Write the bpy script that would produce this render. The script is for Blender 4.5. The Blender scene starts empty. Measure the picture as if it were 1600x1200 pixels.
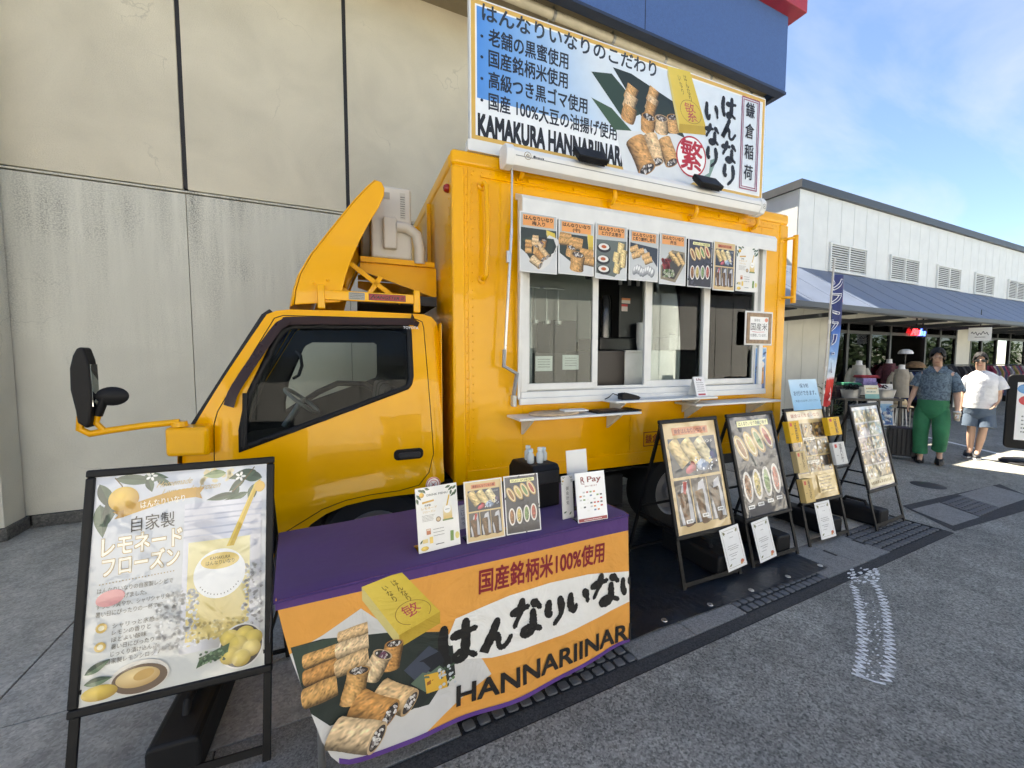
import bpy, bmesh, math, random
import numpy as np
from mathutils import Vector, Matrix
from mathutils.geometry import delaunay_2d_cdt
random.seed(11)
R = math.radians
SC = bpy.context.scene
COL = SC.collection
# ------------------------------------------------------------------ camera
FPX, YAW, PITCH, CAMH = 631.0, R(65.2), R(3.63), 1.63      # focal length in photo pixels (1600 wide)
cd = bpy.data.cameras.new('camera'); cam = bpy.data.objects.new('camera', cd); COL.objects.link(cam)
cd.sensor_width = 36.0; cd.lens = FPX / 1600 * 36.0; cd.clip_start = 0.05; cd.clip_end = 3000
cam.location = (0, 0, CAMH)
cam.rotation_euler = (R(90) - PITCH, 0, YAW - R(90))
SC.camera = cam
# ------------------------------------------------------------------ sky, sun, exposure
SUN_EL, SUN_AZ = R(55.8), R(105)            # azimuth of the sun counted from +X to +Y
w = bpy.data.worlds.new('World'); SC.world = w; w.use_nodes = True
nt = w.node_tree; N = nt.nodes; Lk = nt.links
bg = N['Background']; bg.inputs['Strength'].default_value = 0.082
sky = N.new('ShaderNodeTexSky'); sky.sky_type = 'NISHITA'; sky.sun_disc = False
sky.sun_elevation = SUN_EL; sky.sun_rotation = R(90) - SUN_AZ
sky.altitude = 2500; sky.air_density = 1.0; sky.dust_density = 0.1; sky.ozone_density = 3.0
tc = N.new('ShaderNodeTexCoord'); sep = N.new('ShaderNodeSeparateXYZ'); Lk.new(tc.outputs['Generated'], sep.inputs[0])
mz = N.new('ShaderNodeMath'); mz.operation = 'ADD'; mz.inputs[1].default_value = 0.12; Lk.new(sep.outputs['Z'], mz.inputs[0])
mz2 = N.new('ShaderNodeMath'); mz2.operation = 'MAXIMUM'; mz2.inputs[1].default_value = 0.06; Lk.new(mz.outputs[0], mz2.inputs[0])
dx = N.new('ShaderNodeMath'); dx.operation = 'DIVIDE'; Lk.new(sep.outputs['X'], dx.inputs[0]); Lk.new(mz2.outputs[0], dx.inputs[1])
dy = N.new('ShaderNodeMath'); dy.operation = 'DIVIDE'; Lk.new(sep.outputs['Y'], dy.inputs[0]); Lk.new(mz2.outputs[0], dy.inputs[1])
cb = N.new('ShaderNodeCombineXYZ'); Lk.new(dx.outputs[0], cb.inputs[0]); Lk.new(dy.outputs[0], cb.inputs[1])
mp = N.new('ShaderNodeMapping'); mp.inputs['Scale'].default_value = (0.7, 1.5, 1); mp.inputs['Rotation'].default_value = (0, 0, R(35)); mp.inputs['Location'].default_value = (1.3, .4, 0)
Lk.new(cb.outputs[0], mp.inputs['Vector'])
cn = N.new('ShaderNodeTexNoise'); cn.inputs['Scale'].default_value = 1.1; cn.inputs['Detail'].default_value = 7; cn.inputs['Roughness'].default_value = 0.55; cn.inputs['Distortion'].default_value = 0.6
Lk.new(mp.outputs[0], cn.inputs['Vector'])
cr = N.new('ShaderNodeValToRGB'); cr.color_ramp.elements[0].position = 0.46; cr.color_ramp.elements[1].position = 0.72
cr.color_ramp.elements[1].color = (.6, .6, .6, 1); Lk.new(cn.outputs['Fac'], cr.inputs[0])
mx = N.new('ShaderNodeMix'); mx.data_type = 'RGBA'; mx.inputs[7].default_value = (2.7, 2.95, 3.4, 1)
Lk.new(cr.outputs[0], mx.inputs[0]); Lk.new(sky.outputs[0], mx.inputs[6]); Lk.new(mx.outputs[2], bg.inputs['Color'])
sd = bpy.data.lights.new('sun', 'SUN'); sun = bpy.data.objects.new('sun', sd); COL.objects.link(sun)
sd.energy = 5.0; sd.angle = R(0.53); sd.color = (1, .96, .89)
sdir = Vector((math.cos(SUN_EL) * math.cos(SUN_AZ), math.cos(SUN_EL) * math.sin(SUN_AZ), math.sin(SUN_EL)))
sun.rotation_euler = sdir.to_track_quat('Z', 'Y').to_euler(); sun.location = (0, 10, 30)
SC.view_settings.view_transform = 'Standard'; SC.view_settings.look = 'None'; SC.view_settings.gamma = 1.0
SC.view_settings.exposure = 2.12
SC.view_settings.use_curve_mapping = False
SC.view_settings.use_white_balance = True; SC.view_settings.white_balance_temperature = 7300; SC.view_settings.white_balance_tint = 9
# ------------------------------------------------------------------ pixel helpers (photo pixels to rays)
_fw = np.array([math.cos(YAW), math.sin(YAW), 0]); _rt = np.array([math.sin(YAW), -math.cos(YAW), 0]); _up = np.array([0, 0, 1.])
_fwd = _fw * math.cos(PITCH) - _up * math.sin(PITCH); _upv = _fw * math.sin(PITCH) + _up * math.cos(PITCH); _O = np.array([0, 0, CAMH])
def ray(u, v): return _fwd + _rt * (u - 800) / FPX + _upv * (600 - v) / FPX
def onz(u, v, z=0.0): d = ray(u, v); return _O + d * (z - CAMH) / d[2]
def ony(u, v, y): d = ray(u, v); return _O + d * y / d[1]
TA = R(-2.6); T0 = np.array([.84, 2.8, 0]); TEX = np.array([math.cos(TA), math.sin(TA), 0]); TEY = np.array([-math.sin(TA), math.cos(TA), 0])
def tk(u, v, ly=0.0):                       # pixel to truck coordinates on the plane ly
    d = ray(u, v); p = _O + d * (((T0 - _O) @ TEY + ly) / (d @ TEY)) - T0
    return float(p @ TEX), float(p[2])
# ------------------------------------------------------------------ materials
def lin(c):
    return tuple((x / 12.92 if x <= .04045 else ((x + .055) / 1.055) ** 2.4) for x in (v / 255.0 for v in c))
MATS = {}
def mat(name, col, rough=.5, metal=0, var=.12, vscale=6, bump=0, bscale=60, coat=0, spec=.5, emit=None, es=0, sheen=0, detail=4):
    if name in MATS: return MATS[name]
    m = bpy.data.materials.new(name); MATS[name] = m; m.use_nodes = True
    n = m.node_tree.nodes; l = m.node_tree.links; b = n['Principled BSDF']
    b.inputs['Roughness'].default_value = rough; b.inputs['Metallic'].default_value = metal
    b.inputs['Specular IOR Level'].default_value = spec
    b.inputs['Coat Weight'].default_value = coat; b.inputs['Coat Roughness'].default_value = .05
    b.inputs['Sheen Weight'].default_value = sheen
    c = tuple(col) + (1,)
    if var > 0:
        t = n.new('ShaderNodeTexCoord'); x = n.new('ShaderNodeTexNoise'); x.inputs['Scale'].default_value = vscale; x.inputs['Detail'].default_value = detail
        l.new(t.outputs['Object'], x.inputs['Vector'])
        r = n.new('ShaderNodeMapRange'); r.inputs['From Min'].default_value = .25; r.inputs['From Max'].default_value = .75
        r.inputs['To Min'].default_value = 1 - var; r.inputs['To Max'].default_value = 1 + var
        l.new(x.outputs['Fac'], r.inputs['Value'])
        q = n.new('ShaderNodeMix'); q.data_type = 'RGBA'; q.blend_type = 'MULTIPLY'; q.inputs[0].default_value = 1; q.inputs[6].default_value = c
        l.new(r.outputs[0], q.inputs[7]); l.new(q.outputs[2], b.inputs['Base Color'])
        r2 = n.new('ShaderNodeMapRange'); r2.inputs['To Min'].default_value = max(0, rough - .08); r2.inputs['To Max'].default_value = min(1, rough + .08)
        l.new(x.outputs['Fac'], r2.inputs['Value']); l.new(r2.outputs[0], b.inputs['Roughness'])
    else: b.inputs['Base Color'].default_value = c
    if bump:
        t2 = n.new('ShaderNodeTexCoord'); y = n.new('ShaderNodeTexNoise'); y.inputs['Scale'].default_value = bscale; y.inputs['Detail'].default_value = 3
        l.new(t2.outputs['Object'], y.inputs['Vector'])
        bp = n.new('ShaderNodeBump'); bp.inputs['Strength'].default_value = min(1, bump); bp.inputs['Distance'].default_value = .01
        l.new(y.outputs['Fac'], bp.inputs['Height']); l.new(bp.outputs[0], b.inputs['Normal'])
    if emit is not None:
        b.inputs['Emission Color'].default_value = tuple(emit) + (1,); b.inputs['Emission Strength'].default_value = es
    return m
def printmat(name, rough=.45, coat=0, wave=0, wscale=5, cloth=0, coatr=.03):
    if name in MATS: return MATS[name]
    m = bpy.data.materials.new(name); MATS[name] = m; m.use_nodes = True
    n = m.node_tree.nodes; l = m.node_tree.links; b = n['Principled BSDF']
    a = n.new('ShaderNodeVertexColor'); a.layer_name = 'Col'
    t = n.new('ShaderNodeTexCoord'); x = n.new('ShaderNodeTexNoise'); x.inputs['Scale'].default_value = 9; x.inputs['Detail'].default_value = 3; l.new(t.outputs['Object'], x.inputs['Vector'])
    r = n.new('ShaderNodeMapRange'); r.inputs['To Min'].default_value = .9; r.inputs['To Max'].default_value = 1.08; l.new(x.outputs['Fac'], r.inputs['Value'])
    q = n.new('ShaderNodeMix'); q.data_type = 'RGBA'; q.blend_type = 'MULTIPLY'; q.inputs[0].default_value = 1
    l.new(a.outputs['Color'], q.inputs[6]); l.new(r.outputs[0], q.inputs[7]); l.new(q.outputs[2], b.inputs['Base Color'])
    b.inputs['Roughness'].default_value = rough; b.inputs['Coat Weight'].default_value = coat; b.inputs['Coat Roughness'].default_value = coatr
    if wave: b.inputs['Coat IOR'].default_value = 1.58
    if wave:
        y = n.new('ShaderNodeTexNoise'); y.inputs['Scale'].default_value = wscale; y.inputs['Detail'].default_value = 1.5; y.inputs['Distortion'].default_value = .5
        l.new(t.outputs['Object'], y.inputs['Vector'])
        bp = n.new('ShaderNodeBump'); bp.inputs['Strength'].default_value = 1; bp.inputs['Distance'].default_value = wave
        l.new(y.outputs['Fac'], bp.inputs['Height']); l.new(bp.outputs[0], b.inputs['Coat Normal'])
    if cloth:
        y = n.new('ShaderNodeTexNoise'); y.inputs['Scale'].default_value = 5; y.inputs['Detail'].default_value = 4; y.inputs['Distortion'].default_value = 1.2; l.new(t.outputs['Object'], y.inputs['Vector'])
        bp = n.new('ShaderNodeBump'); bp.inputs['Strength'].default_value = cloth; bp.inputs['Distance'].default_value = .03
        l.new(y.outputs['Fac'], bp.inputs['Height']); l.new(bp.outputs[0], b.inputs['Normal'])
    return m
def glassmat(name, tint=(.8, .84, .82), ior=1.5, rough=0.0):
    if name in MATS: return MATS[name]
    m = bpy.data.materials.new(name); MATS[name] = m; m.use_nodes = True
    n = m.node_tree.nodes; l = m.node_tree.links
    for z in list(n): n.remove(z)
    o = n.new('ShaderNodeOutputMaterial'); tr = n.new('ShaderNodeBsdfTransparent'); tr.inputs[0].default_value = tuple(tint) + (1,)
    g = n.new('ShaderNodeBsdfGlossy'); g.inputs['Roughness'].default_value = rough; f = n.new('ShaderNodeFresnel'); f.inputs[0].default_value = ior
    x = n.new('ShaderNodeMixShader'); l.new(f.outputs[0], x.inputs[0]); l.new(tr.outputs[0], x.inputs[1]); l.new(g.outputs[0], x.inputs[2]); l.new(x.outputs[0], o.inputs[0])
    return m
# ------------------------------------------------------------------ mesh builder
class MB:
    def __init__(s): s.v = []; s.f = []; s.m = []
    def add(s, vs, fs, m=0):
        k = len(s.v); s.v += [tuple(map(float, p)) for p in vs]
        for f in fs: s.f.append(tuple(i + k for i in f)); s.m.append(m)
        return s
    def box(s, x0, y0, z0, x1, y1, z1, m=0):
        if x0 > x1: x0, x1 = x1, x0
        if y0 > y1: y0, y1 = y1, y0
        if z0 > z1: z0, z1 = z1, z0
        return s.add([(x0,y0,z0),(x1,y0,z0),(x1,y1,z0),(x0,y1,z0),(x0,y0,z1),(x1,y0,z1),(x1,y1,z1),(x0,y1,z1)],
              [(0,3,2,1),(4,5,6,7),(0,1,5,4),(1,2,6,5),(2,3,7,6),(3,0,4,7)], m)
    def obox(s, o, ax, ay, az, m=0):        # box from a corner and three edge vectors
        o, ax, ay, az = map(Vector, (o, ax, ay, az))
        p = [o, o+ax, o+ax+ay, o+ay]; p += [q+az for q in p]
        return s.add(p, [(0,3,2,1),(4,5,6,7),(0,1,5,4),(1,2,6,5),(2,3,7,6),(3,0,4,7)], m)
    def bar(s, a, b, w, h=None, m=0, upv=(0,0,1)):
        a, b = Vector(a), Vector(b); h = h or w; d = (b-a); u = Vector(upv)
        if abs(d.normalized().dot(u)) > .98: u = Vector((0,1,0))
        sx = d.cross(u).normalized()*w; sz = sx.cross(d).normalized()*h
        return s.obox(a - sx/2 - sz/2, sx, d, sz, m)
    def prism(s, poly, axis, a0, a1, m=0):  # polygon in the two other axes (in order x,y,z) pushed along axis
        n = len(poly); vs = []
        for a in (a0, a1):
            for p, q in poly: vs.append({0:(a,p,q), 1:(p,a,q), 2:(p,q,a)}[axis])
        fs = [tuple(range(n))[::-1], tuple(range(n, 2*n))] + [(i, (i+1) % n, n+(i+1) % n, n+i) for i in range(n)]
        return s.add(vs, fs, m)
    def tube(s, path, r, n=8, m=0, caps=True, ell=1.0):
        P = [Vector(p) for p in path]; k = len(P); rr = r if isinstance(r, (list, tuple)) else [r]*k
        vs = []; ref = None
        for i in range(k):
            d = (P[min(i+1, k-1)] - P[max(i-1, 0)]).normalized()
            if ref is None:
                ref = Vector((0,0,1)) if abs(d.z) < .9 else Vector((0,1,0))
            a = (ref - d*ref.dot(d)).normalized(); b = d.cross(a); ref = a
            for j in range(n):
                t = 2*math.pi*j/n; vs.append(P[i] + (a*math.cos(t)*ell + b*math.sin(t))*rr[i])
        fs = [(i*n+j, i*n+(j+1) % n, (i+1)*n+(j+1) % n, (i+1)*n+j) for i in range(k-1) for j in range(n)]
        if caps: fs += [tuple(range(n))[::-1], tuple(range((k-1)*n, k*n))]
        return s.add(vs, fs, m)
    def lathe(s, prof, n=20, c=(0,0,0), axis=2, m=0, sx=1, sy=1):
        vs = []; k = len(prof)
        for r, h in prof:
            for j in range(n):
                t = 2*math.pi*j/n; a, b = r*math.cos(t)*sx, r*math.sin(t)*sy
                p = {2:(a,b,h), 1:(a,h,-b), 0:(h,a,b)}[axis]; vs.append((p[0]+c[0], p[1]+c[1], p[2]+c[2]))
        fs = [(i*n+j, i*n+(j+1) % n, (i+1)*n+(j+1) % n, (i+1)*n+j) for i in range(k-1) for j in range(n)]
        fs += [tuple(range(n))[::-1], tuple(range((k-1)*n, k*n))]
        return s.add(vs, fs, m)
    def grid(s, fn, nu, nv, m=0):
        vs = [fn(i/nu, j/nv) for j in range(nv+1) for i in range(nu+1)]
        return s.add(vs, [(j*(nu+1)+i, j*(nu+1)+i+1, (j+1)*(nu+1)+i+1, (j+1)*(nu+1)+i) for j in range(nv) for i in range(nu)], m)
    def build(s, name, mats, parent=None, smooth=None, bevel=0, kind=None, label=None, segs=2, fixn=True):
        me = bpy.data.meshes.new(name); me.from_pydata(s.v, [], s.f)
        mats = mats if isinstance(mats, (list, tuple)) else [mats]
        for q in mats: me.materials.append(q)
        if len(mats) > 1: me.polygons.foreach_set('material_index', s.m)
        if fixn:
            bm = bmesh.new(); bm.from_mesh(me); bmesh.ops.recalc_face_normals(bm, faces=bm.faces); bm.to_mesh(me); bm.free()
        if smooth is not None:
            me.shade_smooth(); me.set_sharp_from_angle(angle=R(smooth))
        me.update()
        return link(name, me, parent, bevel, kind, label, segs)
def link(name, me, parent=None, bevel=0, kind=None, label=None, segs=2):
    o = bpy.data.objects.new(name, me); COL.objects.link(o)
    if parent is not None: o.parent = parent
    if bevel:
        b = o.modifiers.new('bevel', 'BEVEL'); b.width = bevel; b.segments = segs; b.limit_method = 'ANGLE'; b.angle_limit = R(40)
    if kind: o['kind'] = kind
    if label: o['label'] = label
    return o
def tag(o, label, cat, group=None):
    o['label'] = label; o['category'] = cat
    if group: o['group'] = group
    return o
def thing(name, label, cat, loc=(0,0,0), rotz=0, group=None):
    o = bpy.data.objects.new(name, None); COL.objects.link(o); o.empty_display_size = .1
    o.location = tuple(map(float, loc)); o.rotation_euler = (0, 0, rotz)
    return tag(o, label, cat, group)
def struct(o): o['kind'] = 'structure'; return o
def copy_tree(o, parent=None):
    c = o.copy(); COL.objects.link(c); c.parent = parent
    for ch in list(o.children): copy_tree(ch, c)
    return c
def round_rect(x0, y0, x1, y1, r, n=5):
    P = []
    for cx, cy, a0 in ((x1-r, y1-r, 0), (x0+r, y1-r, 90), (x0+r, y0+r, 180), (x1-r, y0+r, 270)):
        for i in range(n+1):
            a = R(a0 + 90*i/n); P.append((cx + r*math.cos(a), cy + r*math.sin(a)))
    return P
# ------------------------------------------------------------------ flat print (posters, banners, lettering): coloured shapes on a panel
TXT = {}
def glyphs(s, bold=0, res=3):
    k = (s, res)
    if k in TXT: return TXT[k]
    c = bpy.data.curves.new('t', 'FONT'); c.body = s; c.resolution_u = res
    o = bpy.data.objects.new('t', c); COL.objects.link(o)
    dg = bpy.context.evaluated_depsgraph_get(); dg.update()
    me = bpy.data.meshes.new_from_object(o.evaluated_get(dg))
    V = [(v.co.x, v.co.y) for v in me.vertices]; F = [tuple(p.vertices) for p in me.polygons]
    bpy.data.objects.remove(o); bpy.data.curves.remove(c); bpy.data.meshes.remove(me)
    if V:
        xs = [p[0] for p in V]; ys = [p[1] for p in V]; bb = (min(xs), min(ys), max(xs), max(ys))
    else: bb = (0, 0, .3, .7)
    TXT[k] = (V, F, bb); return TXT[k]
BR = {  # brush strokes for the big hand-painted hiragana, unit box
 'は': [[(.13,.93),(.10,.55),(.15,.22),(.20,.06),(.24,.2)], [(.38,.68),(.66,.71),(.97,.75)], [(.70,.97),(.69,.6),(.67,.3),(.62,.12),(.48,.06),(.40,.15),(.50,.25),(.70,.2),(.95,.06)]],
 'ん': [[(.52,.97),(.36,.6),(.08,.06),(.30,.42),(.45,.5),(.54,.4),(.55,.18),(.63,.05),(.78,.08),(.97,.32)]],
 'な': [[(.06,.74),(.34,.77),(.56,.80)], [(.36,.98),(.28,.68),(.10,.36)], [(.72,.86),(.84,.78),(.95,.66)], [(.70,.60),(.70,.35),(.68,.16),(.55,.05),(.38,.08),(.36,.18),(.52,.24),(.75,.17),(.95,.05)]],
 'り': [[(.22,.95),(.18,.62),(.24,.42),(.32,.52)], [(.74,.96),(.80,.62),(.74,.3),(.45,.01)]],
 'い': [[(.12,.86),(.11,.45),(.20,.14),(.30,.10),(.36,.32)], [(.76,.80),(.86,.55),(.90,.26)]],
}
def spline(P, n=6):
    out = []; P = [np.array(p, float) for p in P]; Q = [2*P[0]-P[1]] + P + [2*P[-1]-P[-2]]
    for i in range(1, len(Q)-2):
        for k in range(n):
            t = k/n; a, b, c, d = Q[i-1], Q[i], Q[i+1], Q[i+2]
            out.append(.5*((2*b) + (c-a)*t + (2*a-5*b+4*c-d)*t*t + (3*b-a-3*c+d)*t**3))
    out.append(P[-1]); return out
class Print:
    def __init__(s, eps=.00004): s.v = []; s.f = []; s.c = []; s.z = 0; s.eps = eps
    def add(s, vs, fs, cols):               # cols: one colour, or one colour per vertex
        k = len(s.v); s.v += [(float(x), float(y), s.z) for x, y in vs]
        one = isinstance(cols[0], (int, float)); 
        if one: L = lin(cols)
        else: L = [lin(c) for c in cols]
        for f in fs:
            s.f.append(tuple(i+k for i in f)); s.c.append([L]*len(f) if one else [L[i] for i in f])
        s.z += s.eps
    def poly(s, P, col): s.add(P, [tuple(range(len(P)))], col)
    def rect(s, x0, y0, x1, y1, col, rot=0):
        cx, cy = (x0+x1)/2, (y0+y1)/2; c, n = math.cos(rot), math.sin(rot)
        s.add([(cx+(x-cx)*c-(y-cy)*n, cy+(x-cx)*n+(y-cy)*c) for x, y in ((x0,y0),(x1,y0),(x1,y1),(x0,y1))], [(0,1,2,3)], col)
    def grect(s, x0, y0, x1, y1, fn, nu=12, nv=12, shape=None):
        vs = []; cs = []
        for j in range(nv+1):
            for i in range(nu+1):
                a, b = i/nu, j/nv; vs.append((x0+(x1-x0)*a, y0+(y1-y0)*b)); cs.append(fn(a, b))
        fs = [(j*(nu+1)+i, j*(nu+1)+i+1, (j+1)*(nu+1)+i+1, (j+1)*(nu+1)+i) for j in range(nv) for i in range(nu)
              if shape is None or shape((i+.5)/nu, (j+.5)/nv)]
        s.add(vs, fs, cs)
    def ell(s, cx, cy, rx, ry, col, rot=0, n=28, col2=None):
        c, q = math.cos(rot), math.sin(rot); P = []
        for i in range(n):
            t = 2*math.pi*i/n; a, b = rx*math.cos(t), ry*math.sin(t); P.append((cx+a*c-b*q, cy+a*q+b*c))
        if col2 is None: s.add(P, [tuple(range(n))], col)
        else:
            cs = []
            for i in range(n):
                t = 2*math.pi*i/n + rot; w_ = .5+.5*math.cos(t-2.2); cs.append(tuple(a*w_+b*(1-w_) for a, b in zip(col, col2)))
            s.add(P+[(cx-rx*.25, cy+ry*.25)], [(i, (i+1) % n, n) for i in range(n)], cs+[tuple(min(255, x*1.12) for x in col)])
    def ring(s, cx, cy, rx, ry, w_, col, n=36):
        P = [(cx+rx*math.cos(2*math.pi*i/n), cy+ry*math.sin(2*math.pi*i/n)) for i in range(n)] + [(cx+(rx-w_)*math.cos(2*math.pi*i/n), cy+(ry-w_)*math.sin(2*math.pi*i/n)) for i in range(n)]
        s.add(P, [(i, (i+1) % n, n+(i+1) % n, n+i) for i in range(n)], col)
    def frame(s, x0, y0, x1, y1, w_, col):
        P = [(x0,y0),(x1,y0),(x1,y1),(x0,y1),(x0+w_,y0+w_),(x1-w_,y0+w_),(x1-w_,y1-w_),(x0+w_,y1-w_)]
        s.add(P, [(i, (i+1) % 4, 4+(i+1) % 4, 4+i) for i in range(4)], col)
    def line(s, P, w_, col, prof=None, jit=0):
        P = [np.array(p, float) for p in P]; L = []; Rr = []; n = len(P)
        for i in range(n):
            d = P[min(i+1, n-1)] - P[max(i-1, 0)]; d = d/(np.linalg.norm(d)+1e-9); q = np.array([-d[1], d[0]])
            ww = w_/2*(prof(i/(n-1)) if prof else 1)
            L.append(P[i]+q*(ww+random.uniform(-jit, jit)*w_)); Rr.append(P[i]-q*(ww+random.uniform(-jit, jit)*w_))
        s.add([tuple(p) for p in L+Rr], [(i, i+1, n+i+1, n+i) for i in range(n-1)], col)
    def text(s, t, x, y, h, col, bold=0, wd=None, rot=0, al='L', shear=0, res=3):   # h = height of the letters, wd = total width
        V, F, b = glyphs(t, bold, res)
        hh = .72 if t.isascii() else .86; y0 = 0 if t.isascii() else -.08
        sy = h/hh; sx = (wd/(b[2]-b[0])) if wd else sy; W_ = (b[2]-b[0])*sx
        ox = {'L':0, 'C':-W_/2, 'R':-W_}[al]; c, q = math.cos(rot), math.sin(rot)
        for bx_, by_ in (((0,0),) if bold < .004 else ((-bold,-bold),(bold,-bold),(-bold,bold),(bold,bold)) if bold < .02 else ((-bold,-bold),(bold,-bold),(-bold,bold),(bold,bold),(0,0),(0,bold),(0,-bold),(bold,0),(-bold,0))):
            P = []
            for vx, vy in V:
                yy = (vy+by_-y0)*sy; xx = (vx+bx_-b[0])*sx+ox+shear*yy; P.append((x+xx*c-yy*q, y+xx*q+yy*c))
            if P: s.add(P, F, col); s.z -= s.eps*.8
        s.z += s.eps
    def vtext(s, t, x, y, h, step, col, bold=0, rot=0):                      # vertical writing, x = centre, y = top
        for i, ch in enumerate(t):
            px_, py_ = -h/2, -h-i*step; c, q = math.cos(rot), math.sin(rot)
            s.text(ch, x+px_*c-py_*q, y+px_*q+py_*c, h, col, bold, wd=h*.92 if ch not in '1いりー' else None, rot=rot)
    def brush(s, ch, x, y, w_, h, th, col=(18,16,15), shear=0):
        e0 = s.eps; s.eps = .00003
        for st in BR[ch]:
            P = [(x+(p[0]+shear*p[1])*w_, y+p[1]*h) for p in spline(st, 6)]
            s.line(P, th, col, prof=lambda t: .62+.5*math.sin(math.pi*min(1, t*1.25+.18))*(1-.45*t), jit=.05)
            for e, k_ in ((P[0], .42), (P[-1], .22)): s.ell(e[0], e[1], th*k_, th*k_, col, n=10)
        s.eps = e0
    def scribble(s, x0, x1, y, h, col, n=None):                              # a line of print too small to read
        x = x0
        while x < x1:
            d = random.uniform(.5, 1.0)*h; s_ = min(x+d, x1); s.add([(x,y),(s_,y),(s_,y+h*random.uniform(.6,1)),(x,y+h*random.uniform(.6,1))], [(0,1,2,3)], col); s.z -= s.eps; x += d+h*.28
        s.z += s.eps
    def roll(s, cx, cy, ln, rad, ang, fill=None, tone=(203,158,98), end=True, nu=20, nv=13, seed=None):
        # printed photo of one fried tofu roll, open end towards +ln
        rn = random.Random(seed if seed is not None else random.random()); c, q = math.cos(ang), math.sin(ang)
        T = lambda a, b: (cx+a*c-b*q, cy+a*q+b*c); vs = []; cs = []
        ph0, ph1 = rn.uniform(0, 6), rn.uniform(0, 6)
        for i in range(nu+1):
            for j in range(nv+1):
                a = (i/nu-.5)*ln; b = (j/nv-.5)*2
                bul = 1+.045*math.sin(i*5.2/nu+ph0)+rn.uniform(-.008, .008)
                a2 = a - .30*rad*math.sqrt(max(0, 1-b*b))*max(0, 1-2.5*i/nu)
                vs.append(T(a2, b*rad*bul))
                sh = .50+.58*(math.sqrt(max(0, 1-(b*.93-.22)**2)))**1.2
                wr = 1+.10*math.sin(i*1.9+b*3+ph1)*math.sin(b*7+i*.8+ph0)
                sp = wr*rn.uniform(.86, 1.11)*(rn.uniform(.62, .85) if rn.random() < .12 else 1)
                hl = 18*max(0, 1-abs(b-.28)*3.2)*(.5+.5*math.sin(i*.9+ph1))
                cs.append(tuple(max(0, min(255, t_*sh*sp+hl)) for t_ in tone))
        s.add(vs, [(i*(nv+1)+j, (i+1)*(nv+1)+j, (i+1)*(nv+1)+j+1, i*(nv+1)+j+1) for i in range(nu) for j in range(nv)], cs)
        if end:
            ex, ey = T(ln/2, 0); s.ell(ex, ey, rad*.42, rad*1.02, tuple(t_*.86 for t_ in tone), ang)
            s.ell(ex+.02*rad*c, ey, rad*.34, rad*.84, (64, 56, 52), ang)
            for k in range(26):
                t = rn.uniform(0, 6.28); r_ = math.sqrt(rn.random())*.8
                px_, py_ = ex+(r_*.36*math.cos(t)*c - r_*.8*math.sin(t)*q)*rad, ey+(r_*.36*math.cos(t)*q + r_*.8*math.sin(t)*c)*rad
                col = rn.choice([(214,208,200),(190,184,178),(120,110,104),(38,34,34),(228,224,218)]) if fill is None else rn.choice([fill, (220,214,206), fill])
                s.ell(px_, py_, rad*.13, rad*.10, col, rn.uniform(0, 3), n=6); s.z -= s.eps
            s.z += s.eps
    def speck(s, x0, y0, x1, y1, cols, n, r_, inside=None):
        for k in range(n):
            x, y = random.uniform(x0, x1), random.uniform(y0, y1)
            if inside and not inside(x, y): continue
            s.ell(x, y, r_*random.uniform(.5, 1.2), r_*random.uniform(.5, 1.2), random.choice(cols), random.uniform(0, 3), n=6); s.z -= s.eps
        s.z += s.eps
    def leaf(s, x, y, ln, wd, ang, col=(47,70,52), col2=(92,118,88)):
        c, q = math.cos(ang), math.sin(ang); n = 9; U = []; D = []; M = []
        for i in range(n+1):
            t = i/n; w_ = math.sin(math.pi*t**.8)*wd/2; f = lambda a, b: (x+a*c-b*q, y+a*q+b*c)
            U.append(f(t*ln, w_)); D.append(f(t*ln, -w_)); M.append(f(t*ln, 0))
        s.add(U+M, [(i, i+1, n+2+i, n+1+i) for i in range(n)], col); s.z -= s.eps
        s.add(M+D, [(i, i+1, n+2+i, n+1+i) for i in range(n)], col2)
    def build(s, name, m, parent=None, xf=None, label=None, kind=None):
        vs = [xf(*p) for p in s.v] if xf else s.v
        me = bpy.data.meshes.new(name); me.from_pydata(vs, [], s.f); me.materials.append(m)
        ca = me.color_attributes.new('Col', 'FLOAT_COLOR', 'CORNER')
        flat = [x for f in s.c for c in f for x in (*c, 1.0)]
        ca.data.foreach_set('color', flat); me.update()
        return link(name, me, parent, label=label, kind=kind)
cy = SC.cycles; cy.max_bounces = 5; cy.diffuse_bounces = 3; cy.glossy_bounces = 3; cy.transmission_bounces = 4; cy.transparent_max_bounces = 10; cy.caustics_reflective = False; cy.caustics_refractive = False; cy.sample_clamp_indirect = 8
cy.use_adaptive_sampling = True; cy.adaptive_threshold = .035; cy.use_denoising = True
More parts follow.
